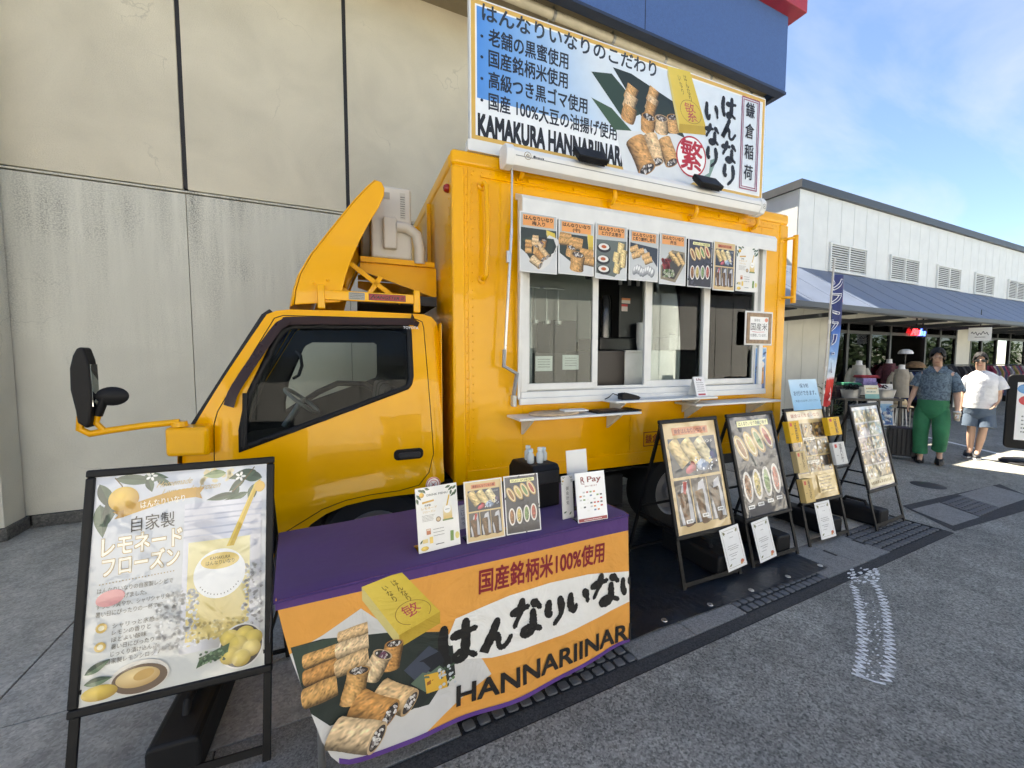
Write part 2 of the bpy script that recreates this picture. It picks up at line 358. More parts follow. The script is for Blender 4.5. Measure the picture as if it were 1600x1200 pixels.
# ================================================================== SETTING
def nodes_of(m): return m.node_tree.nodes, m.node_tree.links, m.node_tree.nodes['Principled BSDF']
def ground_mat(name, dark, light, grain, patch=.5, rough=.85, bump=.5):
    if name in MATS: return MATS[name]
    m = bpy.data.materials.new(name); MATS[name] = m; m.use_nodes = True; n, l, b = nodes_of(m)
    t = n.new('ShaderNodeTexCoord')
    a = n.new('ShaderNodeTexVoronoi'); a.inputs['Scale'].default_value = grain; l.new(t.outputs['Object'], a.inputs['Vector'])
    f = n.new('ShaderNodeTexNoise'); f.inputs['Scale'].default_value = grain*.35; f.inputs['Detail'].default_value = 8; f.inputs['Roughness'].default_value = .75; l.new(t.outputs['Object'], f.inputs['Vector'])
    p = n.new('ShaderNodeTexNoise'); p.inputs['Scale'].default_value = .9; p.inputs['Detail'].default_value = 6; p.inputs['Roughness'].default_value = .6; l.new(t.outputs['Object'], p.inputs['Vector'])
    p2 = n.new('ShaderNodeTexNoise'); p2.inputs['Scale'].default_value = 4.5; p2.inputs['Detail'].default_value = 5; p2.inputs['Distortion'].default_value = 1.2; l.new(t.outputs['Object'], p2.inputs['Vector'])
    s1 = n.new('ShaderNodeSeparateColor'); l.new(a.outputs['Color'], s1.inputs[0])
    ad = n.new('ShaderNodeMath'); ad.operation = 'MULTIPLY_ADD'; ad.inputs[1].default_value = .42; l.new(s1.outputs[0], ad.inputs[0]); l.new(f.outputs['Fac'], ad.inputs[2])
    r = n.new('ShaderNodeMapRange'); r.inputs['From Min'].default_value = .42; r.inputs['From Max'].default_value = 1.0; l.new(ad.outputs[0], r.inputs['Value'])
    mx_ = n.new('ShaderNodeMix'); mx_.data_type = 'RGBA'; mx_.inputs[6].default_value = (*dark, 1); mx_.inputs[7].default_value = (*light, 1); l.new(r.outputs[0], mx_.inputs[0])
    pr = n.new('ShaderNodeMapRange'); pr.inputs['From Min'].default_value = .3; pr.inputs['From Max'].default_value = .7; pr.inputs['To Min'].default_value = 1-patch*.5; pr.inputs['To Max'].default_value = 1+patch*.4
    mm = n.new('ShaderNodeMath'); mm.operation = 'ADD'; l.new(p.outputs['Fac'], mm.inputs[0]); l.new(p2.outputs['Fac'], mm.inputs[1])
    mh = n.new('ShaderNodeMath'); mh.operation = 'MULTIPLY'; mh.inputs[1].default_value = .5; l.new(mm.outputs[0], mh.inputs[0]); l.new(mh.outputs[0], pr.inputs['Value'])
    q = n.new('ShaderNodeMix'); q.data_type = 'RGBA'; q.blend_type = 'MULTIPLY'; q.inputs[0].default_value = 1; l.new(mx_.outputs[2], q.inputs[6]); l.new(pr.outputs[0], q.inputs[7])
    l.new(q.outputs[2], b.inputs['Base Color']); b.inputs['Roughness'].default_value = rough; b.inputs['Specular IOR Level'].default_value = .35
    bp = n.new('ShaderNodeBump'); bp.inputs['Strength'].default_value = bump; bp.inputs['Distance'].default_value = .006; l.new(ad.outputs[0], bp.inputs['Height']); l.new(bp.outputs[0], b.inputs['Normal'])
    return m
M_ASPH = ground_mat('worn_asphalt', (.10,.098,.086), (.42,.41,.36), 125, .8)
M_CONC = ground_mat('paving_concrete', (.29,.28,.25), (.50,.485,.43), 90, .8, .8, .25)
M_COVER = ground_mat('drain_cover_concrete', (.14,.138,.13), (.33,.325,.305), 170, .35, .8, .3)
M_DARKSTRIP = ground_mat('dark_patch_asphalt', (.03,.03,.03), (.075,.075,.075), 160, .3)
M_BLOCK = mat('drain_block_grey', (.12,.122,.125), .7, var=.3, vscale=9, bump=.3, bscale=90)
M_BED = mat('joint_dirt', (.035,.033,.03), .95)
g = MB(); g.add([(-60,-70,-.014),(160,-70,-.014),(160,120,-.014),(-60,120,-.014)], [(0,1,2,3)])
ground = struct(g.build('ground', M_BED, fixn=False))
DA = R(1.2)                                  # the drain runs almost parallel to the truck
def dl(x): return 1.50 + x*math.tan(DA)      # its front edge
# asphalt yard in front of the drain
a = MB(); a.add([(-60,-70,0),(160,-70,0),(160,dl(5.3)-.006,0),(5.3,dl(5.3)-.006,0),(-3.2,dl(-3.2)-.006,0),(-60,dl(-3.2)-.006,0)], [(0,1,2,3,4,5)])
struct(a.build('yard', M_ASPH, fixn=False))
a = MB(); a.add([(5.304,dl(5.3)-.006,0),(160,dl(5.3)-.006,0),(160,120,0),(5.304,120,0)], [(0,1,2,3)])
struct(a.build('street', M_ASPH, fixn=False))
# concrete apron between drain and wall, laid in slabs with open joints
apron = bpy.data.objects.new('pavement', None); COL.objects.link(apron); apron['kind'] = 'structure'
xs = [-7.4,-4.4,-1.46,1.5,3.4,5.3]; ys = [1.99,2.48,4.0,5.5]
for i in range(5):
    for j in range(3):
        b = MB(); y0 = ys[j]+.005; b.box(xs[i]+.004, y0 if j else dl(xs[i])+.49, -.012, xs[i+1]-.004, ys[j+1]-.004, -.0005-.0012*((i+j) % 2))
        if j == 0:
            vs = [list(p) for p in b.v]
            for p in vs:
                if p[1] < 2.3: p[1] = dl(p[0])+.475
            b.v = vs
        b.build('slab', M_CONC, apron, bevel=.002, segs=1)
# the drain: dark border strip, plain covers and covers with raised blocks
drain = bpy.data.objects.new('drain_channel', None); COL.objects.link(drain); drain['kind'] = 'structure'
def P2(x, t, z): return (x - math.sin(DA)*t, dl(x)+t*math.cos(DA), z)
b = MB(); b.add([P2(-3.2,0,-.001),P2(5.3,0,-.001),P2(5.3,.075,-.001),P2(-3.2,.075,-.001)], [(0,1,2,3)]); b.build('border_strip', M_DARKSTRIP, drain, fixn=False)
segs = [(-3.2,-2.3,0),(-2.3,-1.4,1),(-1.4,-.45,0),(-.45,.5,0),(.5,1.0,1),(1.0,1.5,1),(1.5,1.95,0),(1.95,2.42,0),(2.42,2.9,1),(2.9,3.36,1),(3.36,3.84,0),(3.84,4.30,0),(4.30,4.78,1),(4.78,5.29,1)]
blk = MB(); blk.prism(round_rect(-.0265,-.025,.0265,.025,.007,1), 2, -.010, 0); blk_me = None
for x0, x1, k in segs:
    s = MB(); top = -.001 if not k else -.012
    A_, B_, C_, D_ = P2(x0+.003,.082,top), P2(x1-.003,.082,top), P2(x1-.003,.470,top), P2(x0+.003,.470,top)
    dn = Vector((0,0,-.06-top)); q = [Vector(p) for p in (A_,B_,C_,D_)]; q2 = [p+dn for p in q]
    s.add(q+q2, [(0,1,2,3),(0,4,5,1),(1,5,6,2),(2,6,7,3),(3,7,4,0)]); o = s.build('drain_cover', M_COVER if not k else M_DARKSTRIP, drain, bevel=.003, segs=1)
    if not k:
        h = MB(); c = P2(x1-.02,.29,0); h.box(c[0]-.022,c[1]-.05,-.0008,c[0]+.004,c[1]+.05,.0012); h.build('lifting_slot', M_BED, o)
    else:
        nx = 7; ny = 6
        for i in range(nx):
            for j in range(ny):
                xx = x0+(i+.5)*(x1-x0)/nx; t = .082+(j+.5)*.388/ny
                if blk_me is None:
                    ob = blk.build('block', M_BLOCK, o, bevel=.003, segs=1); blk_me = ob.data
                else: ob = link('block', blk_me, o, .003, segs=1)
                ob.location = P2(xx + (.0 if j % 2 else .012) - .006, t, .0015*random.random()); ob.rotation_euler = (random.uniform(-.03,.03), random.uniform(-.03,.03), DA+random.uniform(-.06,.06))
# second drain further along
drain2 = bpy.data.objects.new('drain_channel', None); COL.objects.link(drain2); drain2['kind'] = 'structure'
b = MB(); b.add([(5.35,1.62,.003),(7.3,1.50,.003),(7.9,2.02,.003),(5.75,2.16,.003)], [(0,1,2,3)]); b.build('border_strip', M_DARKSTRIP, drain2, fixn=False)
for x0, x1, k in ((5.5,6.05,0),(6.08,6.6,1),(6.63,7.5,0)):
    s = MB(); s.add([(x0,1.68,.007 if not k else .005),(x1,1.66,.007 if not k else .005),(x1+.2,2.03,.007 if not k else .005),(x0+.2,2.06,.007 if not k else .005)], [(0,1,2,3)]); o = s.build('drain_cover', M_COVER if not k else M_DARKSTRIP, drain2, fixn=False)
    if k:
        for i in range(8):
            for j in range(6):
                ob = link('block', blk_me, o); ob.location = (x0+.04+i*.066+j*.033, 1.70+j*.058, .0125)
mh = MB(); c = onz(1450,758); mh.lathe([(.0,.004),(.16,.004),(.17,0),(.17,-.01)], 24, (c[0],c[1],0)); tag(mh.build('manhole_cover', mat('cast_iron', (.03,.03,.03), .6), smooth=30), 'small round dark manhole cover in the paving past the last menu board', 'manhole cover')
# painted marks
M_PAINT = mat('worn_white_paint', (.80,.80,.77), .8, var=.35, vscale=45)
pm = MB(); Lp = [(1333,915),(1340,935),(1345,965),(1348,1000),(1344,1040),(1340,1058)]; Rp = [(1362,908),(1376,930),(1386,965),(1390,1000),(1389,1040),(1383,1066)]
def zig(px_, n):
    S_ = spline(px_, 12); out = []
    for k in range(n):
        p = S_[int(k/(n-1)*(len(S_)-1))]; out.append(p)
    return out
def gstrip(m_, pts, w_, z=.0035):
    Q = [np.array(onz(*p)) for p in pts]; L_ = []; R_ = []
    for i in range(len(Q)):
        d = Q[min(i+1, len(Q)-1)]-Q[max(i-1, 0)]; d /= np.linalg.norm(d)+1e-9; nn = np.array([-d[1], d[0], 0]); ww = w_*random.uniform(.6,1.2)/2
        L_.append(Q[i]+nn*ww); R_.append(Q[i]-nn*ww)
    n = len(Q); m_.add([(p[0],p[1],z) for p in L_+R_], [(i,i+1,n+i+1,n+i) for i in range(n-1)])
for Pp in (Lp, Rp):
    S_ = spline(Pp, 14); S_ = [np.array(onz(*q)) for q in S_]; cum = [0]
    for i in range(1, len(S_)): cum.append(cum[-1]+float(np.linalg.norm(S_[i]-S_[i-1])))
    n = 53; pts = []
    for k in range(n):
        d = cum[-1]*k/(n-1); i = max(1, next((j for j, c in enumerate(cum) if c >= d-1e-9), len(cum)-1)); q = S_[i-1]+(S_[i]-S_[i-1])*((d-cum[i-1])/max(1e-6, cum[i]-cum[i-1])); tg = (S_[i]-S_[i-1]); tg /= np.linalg.norm(tg); nn = np.array([-tg[1], tg[0], 0]); pts.append(q+nn*(.020 if k % 2 else -.020)*random.uniform(.75,1.15)+tg*random.uniform(-.004,.004))
    for k in range(n-1):
        A_, B_ = pts[k], pts[k+1]; d = B_-A_; L_ = np.linalg.norm(d); d /= L_; nn = np.array([-d[1], d[0], 0]); w0, w1 = random.uniform(.005,.009), random.uniform(.005,.009); z = .003+.00004*k
        pm.add([(*(A_+nn*w0-d*.003)[:2],z),(*(B_+nn*w1+d*.003)[:2],z),(*(B_-nn*w1+d*.003)[:2],z),(*(A_-nn*w0-d*.003)[:2],z)], [(0,1,2,3)])
gstrip(pm, [(1338,1056),(1350,1060),(1366,1066),(1384,1070)], .02, .0042)
for k in range(60):
    u, v = random.uniform(1325,1372), random.uniform(888,912); c = onz(u, v); r_ = random.uniform(.004,.016)
    pm.add([(c[0]+r_*math.cos(t)*1.6, c[1]+r_*math.sin(t)*.7, .003+.00002*k) for t in (0,1.2,2.3,3.3,4.4,5.4)], [tuple(range(6))])
for k in range(150):
    t = random.random(); u = 1338+50*random.random(); v = 930+130*t; c = onz(u, v); r_ = random.uniform(.002,.006)
    pm.add([(c[0]+r_*math.cos(q)*2, c[1]+r_*math.sin(q), .002+.00001*k) for q in (0,1.2,2.3,3.3,4.4,5.4)], [tuple(range(6))])
struct(pm.build('paint_mark', M_PAINT, fixn=False))
wl = MB(); gstrip(wl, [(1375,668),(1420,677),(1470,688),(1530,702),(1592,717)], .11, .004); struct(wl.build('road_line', M_PAINT, fixn=False))

# ------------------------------------------------------------------ beige concrete building behind the truck
def plaster(name, col, streak, speck=.25):
    m = bpy.data.materials.new(name); MATS[name] = m; m.use_nodes = True; n, l, b = nodes_of(m)
    t = n.new('ShaderNodeTexCoord')
    f = n.new('ShaderNodeTexNoise'); f.inputs['Scale'].default_value = 75; f.inputs['Detail'].default_value = 6; f.inputs['Roughness'].default_value = .7; l.new(t.outputs['Object'], f.inputs['Vector'])
    p = n.new('ShaderNodeTexNoise'); p.inputs['Scale'].default_value = 1.3; p.inputs['Detail'].default_value = 6; p.inputs['Distortion'].default_value = .5; l.new(t.outputs['Object'], p.inputs['Vector'])
    mp_ = n.new('ShaderNodeMapping'); mp_.inputs['Scale'].default_value = (7, 7, .55); l.new(t.outputs['Object'], mp_.inputs[0])
    st = n.new('ShaderNodeTexNoise'); st.inputs['Scale'].default_value = 1; st.inputs['Detail'].default_value = 5; st.inputs['Roughness'].default_value = .65; l.new(mp_.outputs[0], st.inputs['Vector'])
    sp = n.new('ShaderNodeSeparateXYZ'); l.new(t.outputs['Object'], sp.inputs[0])
    # rain-washed dirt below the ledge: strongest under z = 3.38, fading downwards
    zr = n.new('ShaderNodeMapRange'); zr.inputs['From Min'].default_value = .6; zr.inputs['From Max'].default_value = 3.36; l.new(sp.outputs['Z'], zr.inputs['Value'])
    zc = n.new('ShaderNodeMath'); zc.operation = 'POWER'; zc.inputs[1].default_value = 1.3; l.new(zr.outputs[0], zc.inputs[0])
    sr = n.new('ShaderNodeMapRange'); sr.inputs['From Min'].default_value = .28; sr.inputs['From Max'].default_value = .70; l.new(st.outputs['Fac'], sr.inputs['Value'])
    pr = n.new('ShaderNodeMapRange'); pr.inputs['From Min'].default_value = .30; pr.inputs['From Max'].default_value = .62; l.new(p.outputs['Fac'], pr.inputs['Value'])
    k1 = n.new('ShaderNodeMath'); k1.operation = 'MULTIPLY'; l.new(sr.outputs[0], k1.inputs[0]); l.new(zc.outputs[0], k1.inputs[1])
    k1b = n.new('ShaderNodeMath'); k1b.operation = 'MULTIPLY_ADD'; l.new(k1.outputs[0], k1b.inputs[0]); l.new(pr.outputs[0], k1b.inputs[1]); k1b.inputs[2].default_value = 0
    fr = n.new('ShaderNodeMapRange'); fr.inputs['From Min'].default_value = .42; fr.inputs['From Max'].default_value = .58; fr.inputs['To Min'].default_value = .15; fr.inputs['To Max'].default_value = 1; l.new(f.outputs['Fac'], fr.inputs['Value'])
    k2 = n.new('ShaderNodeMath'); k2.operation = 'MULTIPLY'; l.new(k1b.outputs[0], k2.inputs[0]); l.new(fr.outputs[0], k2.inputs[1])
    k3 = n.new('ShaderNodeMath'); k3.operation = 'MULTIPLY'; k3.use_clamp = True; k3.inputs[1].default_value = streak; l.new(k2.outputs[0], k3.inputs[0])
    x1 = n.new('ShaderNodeMix'); x1.data_type = 'RGBA'; x1.inputs[6].default_value = (*col, 1); x1.inputs[7].default_value = (.17,.165,.14,1); l.new(k3.outputs[0], x1.inputs[0])
    vr = n.new('ShaderNodeMapRange'); vr.inputs['From Min'].default_value = .25; vr.inputs['From Max'].default_value = .75; vr.inputs['To Min'].default_value = .80; vr.inputs['To Max'].default_value = 1.14
    ma = n.new('ShaderNodeMath'); ma.operation = 'MULTIPLY_ADD'; ma.inputs[1].default_value = speck; l.new(f.outputs['Fac'], ma.inputs[0])
    mb_ = n.new('ShaderNodeMath'); mb_.operation = 'MULTIPLY'; mb_.inputs[1].default_value = 1-speck; l.new(p.outputs['Fac'], mb_.inputs[0]); l.new(mb_.outputs[0], ma.inputs[2]); l.new(ma.outputs[0], vr.inputs['Value'])
    q = n.new('ShaderNodeMix'); q.data_type = 'RGBA'; q.blend_type = 'MULTIPLY'; q.inputs[0].default_value = 1; l.new(x1.outputs[2], q.inputs[6]); l.new(vr.outputs[0], q.inputs[7])
    # hairline cracks
    vo = n.new('ShaderNodeTexVoronoi'); vo.feature = 'DISTANCE_TO_EDGE'; vo.inputs['Scale'].default_value = .75
    dn_ = n.new('ShaderNodeTexNoise'); dn_.inputs['Scale'].default_value = 2.2; dn_.inputs['Detail'].default_value = 5; l.new(t.outputs['Object'], dn_.inputs['Vector'])
    va = n.new('ShaderNodeVectorMath'); va.operation = 'MULTIPLY_ADD'; va.inputs[1].default_value = (.9,.9,.9); l.new(dn_.outputs['Color'], va.inputs[0]); l.new(t.outputs['Object'], va.inputs[2]); l.new(va.outputs[0], vo.inputs['Vector'])
    cr_ = n.new('ShaderNodeMapRange'); cr_.inputs['From Min'].default_value = .0; cr_.inputs['From Max'].default_value = .006; cr_.inputs['To Min'].default_value = .80; cr_.inputs['To Max'].default_value = 1; l.new(vo.outputs['Distance'], cr_.inputs['Value'])
    cm = n.new('ShaderNodeMapRange'); cm.inputs['From Min'].default_value = .5; cm.inputs['From Max'].default_value = .6; l.new(p.outputs['Fac'], cm.inputs['Value'])
    cx_ = n.new('ShaderNodeMix'); cx_.data_type = 'FLOAT'; cx_.inputs[2].default_value = 1; l.new(cm.outputs[0], cx_.inputs[0]); l.new(cr_.outputs[0], cx_.inputs[3])
    q2 = n.new('ShaderNodeMix'); q2.data_type = 'RGBA'; q2.blend_type = 'MULTIPLY'; q2.inputs[0].default_value = 1; l.new(q.outputs[2], q2.inputs[6]); l.new(cx_.outputs[0], q2.inputs[7])
    l.new(q2.outputs[2], b.inputs['Base Color']); b.inputs['Roughness'].default_value = .9; b.inputs['Specular IOR Level'].default_value = .25
    bp = n.new('ShaderNodeBump'); bp.inputs['Strength'].default_value = .55; bp.inputs['Distance'].default_value = .008; l.new(f.outputs['Fac'], bp.inputs['Height']); l.new(bp.outputs[0], b.inputs['Normal'])
    return m
M_PU = plaster('plaster_upper', (.66,.59,.45), 0.0)
M_PL = plaster('plaster_lower', (.72,.69,.58), 1.1)
M_SEAL = mat('joint_sealant', (.028,.026,.027), .7, var=.3, vscale=20, bump=.4, bscale=40)
M_KERB = ground_mat('kerb_concrete', (.07,.07,.065), (.17,.165,.15), 60, .5)
M_BLUE = mat('blue_stucco', (.062,.125,.30), .8, var=.1, vscale=30, bump=.7, bscale=110)
M_BLUED = mat('dark_blue_trim', (.018,.03,.065), .6)
M_RED = mat('red_cap', (.36,.025,.04), .5, var=.15)
M_SOFF = mat('soffit_board', (.30,.25,.17), .8)
M_PIPE = mat('gutter_pipe_ivory', (.62,.56,.43), .4)
M_STEEL = mat('galvanised_steel', (.42,.42,.41), .35, metal=.8)
bw = thing('concrete_building', 'large beige concrete building with blue fascia behind the yellow truck', 'building', (0,5.4,0))
WY = 0.0                                     # wall face in the building's own coordinates
core = MB(); core.box(-12,.06,0, 7.0,16,8.4); core.build('wall', M_SEAL, bw)
jx = [-12,-9.2,-6.0,-2.9,-1.285,.305,1.89,3.47,5.06,7.0]
for i in range(len(jx)-1):
    g_ = .021
    b = MB(); b.box(jx[i]+g_, 0, 3.40, jx[i+1]-g_, .055, 6.9); b.build('wall_panel', M_PU, bw, bevel=.006)
    b = MB(); b.box(jx[i]+.003, 0, .12, jx[i+1]-.003, .055, 3.355); b.build('wall_panel', M_PL, bw, bevel=.003)
    b = MB(); b.box(jx[i]+g_, .022, 3.42, jx[i]-g_, .06, 6.9) if i else b.box(jx[0]-.01,.022,3.42,jx[0],.06,6.9); b.build('sealant_joint', M_SEAL, bw)
led = MB(); led.box(-12,-.012,3.366, 7.0,.05,3.385); led.build('ledge', M_PL, bw, bevel=.004)
kb = MB(); kb.box(-2.60,-.022,0, 7.02,.05,.118); kb.build('plinth', M_KERB, bw, bevel=.008)
# corner pier at the left
pr_ = MB(); pr_.prism([(-12,-.02),(-2.64,-.02),(-2.64,-.30),(-2.78,-.34),(-3.05,-.34),(-3.05,-.62),(-12,-.62)], 2, .118, 3.36); pr_.build('pier', M_PL, bw, bevel=.004)
pr_ = MB(); pr_.prism([(-12,-.02),(-2.64,-.02),(-2.64,-.30),(-2.78,-.34),(-3.05,-.34),(-3.05,-.62),(-12,-.62)], 2, 3.40, 6.9); pr_.build('pier', M_PU, bw, bevel=.004)
pr_ = MB(); pr_.prism([(-12,0),(-2.62,0),(-2.62,-.32),(-2.77,-.36),(-3.03,-.36),(-3.03,-.64),(-12,-.64)], 2, 0, .118); pr_.build('plinth', M_KERB, bw, bevel=.006)
FZ = 6.06
so = MB(); so.box(-12,-.88,FZ+.10, 7.02,.06,FZ+.16); so.build('soffit', M_SOFF, bw)
fa = MB(); fa.box(-12,-.92,FZ+.012, 7.10,-.88,7.26); fa.box(7.06,-.88,FZ+.012,7.10,2.2,7.26); fa.build('fascia', M_BLUE, bw)
fa = MB(); fa.box(-12,-.93,FZ-.03, 7.112,-.80,FZ+.01); fa.box(7.02,-.80,FZ-.03,7.112,2.2,FZ+.01); fa.build('fascia_trim', M_BLUED, bw)
for xx in (1.0, 4.05): b = MB(); b.box(xx,-.923,FZ+.02,xx+.012,-.9205,7.25); b.build('fascia_joint', M_BLUED, bw)
rc = MB(); rc.box(-12,-1.10,7.262, 7.30,2.4,9.0); rc.build('roof_band', M_RED, bw, bevel=.01)
gp = MB(); gp.tube([(-12,-.62,FZ+.0),(6.95,-.62,FZ-.0),(7.03,-.58,FZ-.02),(7.05,-.45,FZ-.06),(7.05,-.3,FZ-.1)], .055, 12); gp.build('gutter_pipe', M_PIPE, bw, smooth=40)
for k in range(8):
    xx = 6.6-k*.95; b = MB(); b.lathe([(.064,-.02),(.064,.02)], 12, (xx,-.62,FZ), axis=0); b.box(xx-.012,-.63,FZ+.05,xx+.012,-.61,FZ+.11); b.bar((xx,-.62,FZ+.05),(xx,-.05,FZ-.02),.018); b.build('pipe_bracket', M_STEEL, bw)

# ------------------------------------------------------------------ white shop building on the right
M_WB = mat('white_siding', (.72,.73,.70), .6, var=.06, vscale=3, bump=.15, bscale=160)
M_WBL = mat('ivory_siding', (.64,.63,.56), .6, var=.06, vscale=3)
M_TRIM = mat('charcoal_trim', (.055,.062,.07), .5)
M_AWN = mat('blue_grey_roofing', (.145,.175,.24), .5, var=.14, vscale=2.5, bump=.12, bscale=40)
M_BLK = mat('black_frame', (.012,.012,.013), .4)
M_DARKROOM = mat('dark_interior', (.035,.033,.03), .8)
G_SHOP = glassmat('shop_glass', (.66,.70,.70), 1.30)
SX0 = 10.2; SY = 6.0
sh = thing('shop_building', 'white clad shop with louvred vents and long blue grey awning', 'building', (0,SY,0))
# upper volume
b = MB(); b.box(SX0+.03,.03,3.5, 34,12,5.62); b.build('wall', M_WBL, sh)
xs_ = [SX0]
while xs_[-1] < 33.5: xs_.append(xs_[-1]+.585)
for i in range(len(xs_)-1):
    b = MB(); b.box(xs_[i]+.006,0,3.55, xs_[i+1]-.006,.028,5.60); b.build('wall_board', M_WB, sh)
for j in range(12):
    b = MB(); b.box(SX0,.03+j*.8,3.55, SX0+.028,.022+(j+1)*.8,5.60); b.build('wall_board', M_WB, sh)
b = MB(); b.box(SX0-.07,-.08,5.605, 34.1,.10,5.79); b.build('roof_trim', M_TRIM, sh); b = MB(); b.box(SX0-.07,.102,5.605,SX0+.1,12,5.79); b.build('roof_trim', M_TRIM, sh)
b = MB(); b.box(SX0+.1,.1,5.66,34,12,5.70); b.build('roof', M_TRIM, sh)
# lower wing left of the upper volume
b = MB(); b.box(7.3,.35,0, SX0,12,3.98); b.build('wall', M_WBL, sh); b = MB(); b.box(7.25,.27,3.985, SX0-.003,12,4.12); b.build('roof_trim', M_TRIM, sh)
def louvre(x0, x1, z0, z1):
    f = MB(); t = .045
    f.box(x0,-.05,z0,x1,-.002,z0+t); f.box(x0,-.05,z1-t,x1,-.002,z1); f.box(x0,-.048,z0+t,x0+t,-.002,z1-t); f.box(x1-t,-.048,z0+t,x1,-.002,z1-t); xm = (x0+x1)/2; f.box(xm-t*.6,-.048,z0+t,xm+t*.6,-.002,z1-t)
    o = f.build('louvre_vent', M_WB, sh)
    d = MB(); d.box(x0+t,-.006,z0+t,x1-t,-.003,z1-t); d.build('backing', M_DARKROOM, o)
    for a_, c_ in ((x0+t, xm-t*.6), (xm+t*.6, x1-t)):
        s = MB(); n = 11; h = (z1-z0-2*t)/n
        for k in range(n):
            zz = z0+t+k*h; s.obox((a_,-.044,zz+.004), (c_-a_,0,0), (0,.034,h*.62), (0,-.004,.012))
        s.build('louvre_slats', M_WB, o, kind='stuff')
for x0, x1 in ((11.48,13.17),(14.39,16.04),(17.19,18.83),(19.91,21.49),(22.75,24.4),(25.5,27.1)): louvre(x0, x1, 3.80, 4.52)
# awning roof
AX0, AX1 = 7.3, 33.3; AY0, AZ0, AY1, AZ1 = -.005, 3.80, -1.5, 2.66
k = 0; x = AX0
while x < AX1-.1:
    b = MB(); b.add([(x+.004,AY0,AZ0),(x+.996,AY0,AZ0),(x+.996,AY1,AZ1),(x+.004,AY1,AZ1)]+[(x+.004,AY0,AZ0-.03),(x+.996,AY0,AZ0-.03),(x+.996,AY1,AZ1-.03),(x+.004,AY1,AZ1-.03)],
        [(0,3,2,1),(4,5,6,7),(0,1,5,4),(1,2,6,5),(2,3,7,6),(3,0,4,7)]); b.build('roof_sheet', M_AWN, sh)
    b = MB(); b.obox((x-.012,AY0,AZ0-.03), (.024,0,0), (0,AY1-AY0,AZ1-AZ0), (0,-.0055,.0318)); b.build('roof_seam', M_AWN, sh)
    if k % 2 == 0:
        b = MB(); b.bar((x+.5,-.01,2.55),(x+.5,AY1+.06,AZ1-.09),.05,.09); b.build('rafter', M_TRIM, sh)
    x += 1.0; k += 1
b = MB(); b.box(AX0-.02,AY1-.045,AZ1-.095,AX1,AY1-.003,AZ1+.006); b.build('awning_fascia', M_TRIM, sh)
b = MB(); b.box(AX0,AY1+.0,AZ1-.115,AX1,AY1+.06,AZ1-.08); b.build('awning_gutter', M_TRIM, sh)
# ground floor: boarded wall left, shop front, pier, next shop front
SF0, SF1 = 11.92, 18.87
for i, (x0, x1) in enumerate(((7.35,8.2),(8.2,9.1),(9.1,9.95),(9.95,10.55),(10.55,11.25),(11.25,SF0-.002))):
    b = MB(); b.box(x0+.006,-.003,.05,x1-.006,.3,3.5); b.build('wall_board', M_WBL, sh)
for i in range(22):
    x0 = SF0+i*.95; b = MB(); b.box(x0+.004,-.003,2.665,x0+.946,.3,3.5); b.build('wall_board', M_WBL, sh)
b = MB(); b.box(SF1+.002,-.01,0,SF1+1.1,.3,2.66); b.build('wall_board', M_WBL, sh)
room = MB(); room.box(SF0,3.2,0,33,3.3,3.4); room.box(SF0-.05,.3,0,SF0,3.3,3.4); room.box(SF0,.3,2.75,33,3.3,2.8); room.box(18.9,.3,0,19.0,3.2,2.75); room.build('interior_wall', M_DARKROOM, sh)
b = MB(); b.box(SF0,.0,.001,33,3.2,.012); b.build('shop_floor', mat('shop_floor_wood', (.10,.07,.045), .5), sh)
def shopfront(xl, doors, ztr=2.33):
    f = MB(); x0, x1 = xl[0], xl[-1]
    f.box(x0,-.02,2.55,x1,.07,2.66)
    for q in xl: f.box(q-.05,-.018,0,q+.05,.068,2.55)
    for i in range(len(xl)-1):
        f.box(xl[i]+.05,-.012,ztr-.04,xl[i+1]-.05,.06,ztr+.04)
        if i not in doors: f.box(xl[i]+.05,-.012,0,xl[i+1]-.05,.06,.12)
    f.build('shopfront_frame', M_BLK, sh)
    for i in range(len(xl)-1):
        b = MB(); b.box(xl[i]+.05,.02,ztr+.04,xl[i+1]-.05,.028,2.55); b.build('window_pane', G_SHOP, sh)
        if i not in doors:
            b = MB(); b.box(xl[i]+.05,.02,.12,xl[i+1]-.05,.028,ztr-.04); b.build('window_pane', G_SHOP, sh)
shopfront([SF0,12.5,13.63,14.68,16.77,17.74,SF1], (3,))
shopfront([19.99,20.9,22.2,23.4,25.0,27.0,29.5,32.5], (2,))
sl = MB(); c = (12.95,.9,2.58); sl.lathe([(.0,.03),(.06,.03),(.07,-.03),(.0,-.03)], 12, c); sl.build('ceiling_lamp', mat('lamp_warm', (1,.9,.7), .5, emit=(1,.85,.6), es=14), sh)
# building across the yard: it shows only as a reflection in the truck's glass and paint
M_OPW = mat('opposite_white', (.80,.79,.75), .7, var=.08, vscale=.5)
op = thing('opposite_building', 'long white gabled building across the yard mirrored in the truck windows', 'building', (0,-8.5,0))
b = MB(); b.box(-26,-8,0,34,0,4.5); b.build('wall', M_OPW, op)
b = MB(); b.prism([(.4,4.5),(-8.5,4.5),(-4,6.3)], 0, -26.5,34.5); b.build('roof', M_TRIM, op)
for i in range(60): b = MB(); b.box(-26+i,.002,0,-25.975+i,.012,4.45); b.build('board_joint', M_TRIM, op)
for i in range(14):
    x0 = -24+i*4.1; b = MB(); b.box(x0,.002,.5,x0+1.5,.04,2.0); o = b.build('window', M_BLK, op); b = MB(); b.box(x0+.08,.042,.58,x0+1.42,.05,1.92); b.build('pane', mat('far_pane', (.04,.05,.055), .08), o)

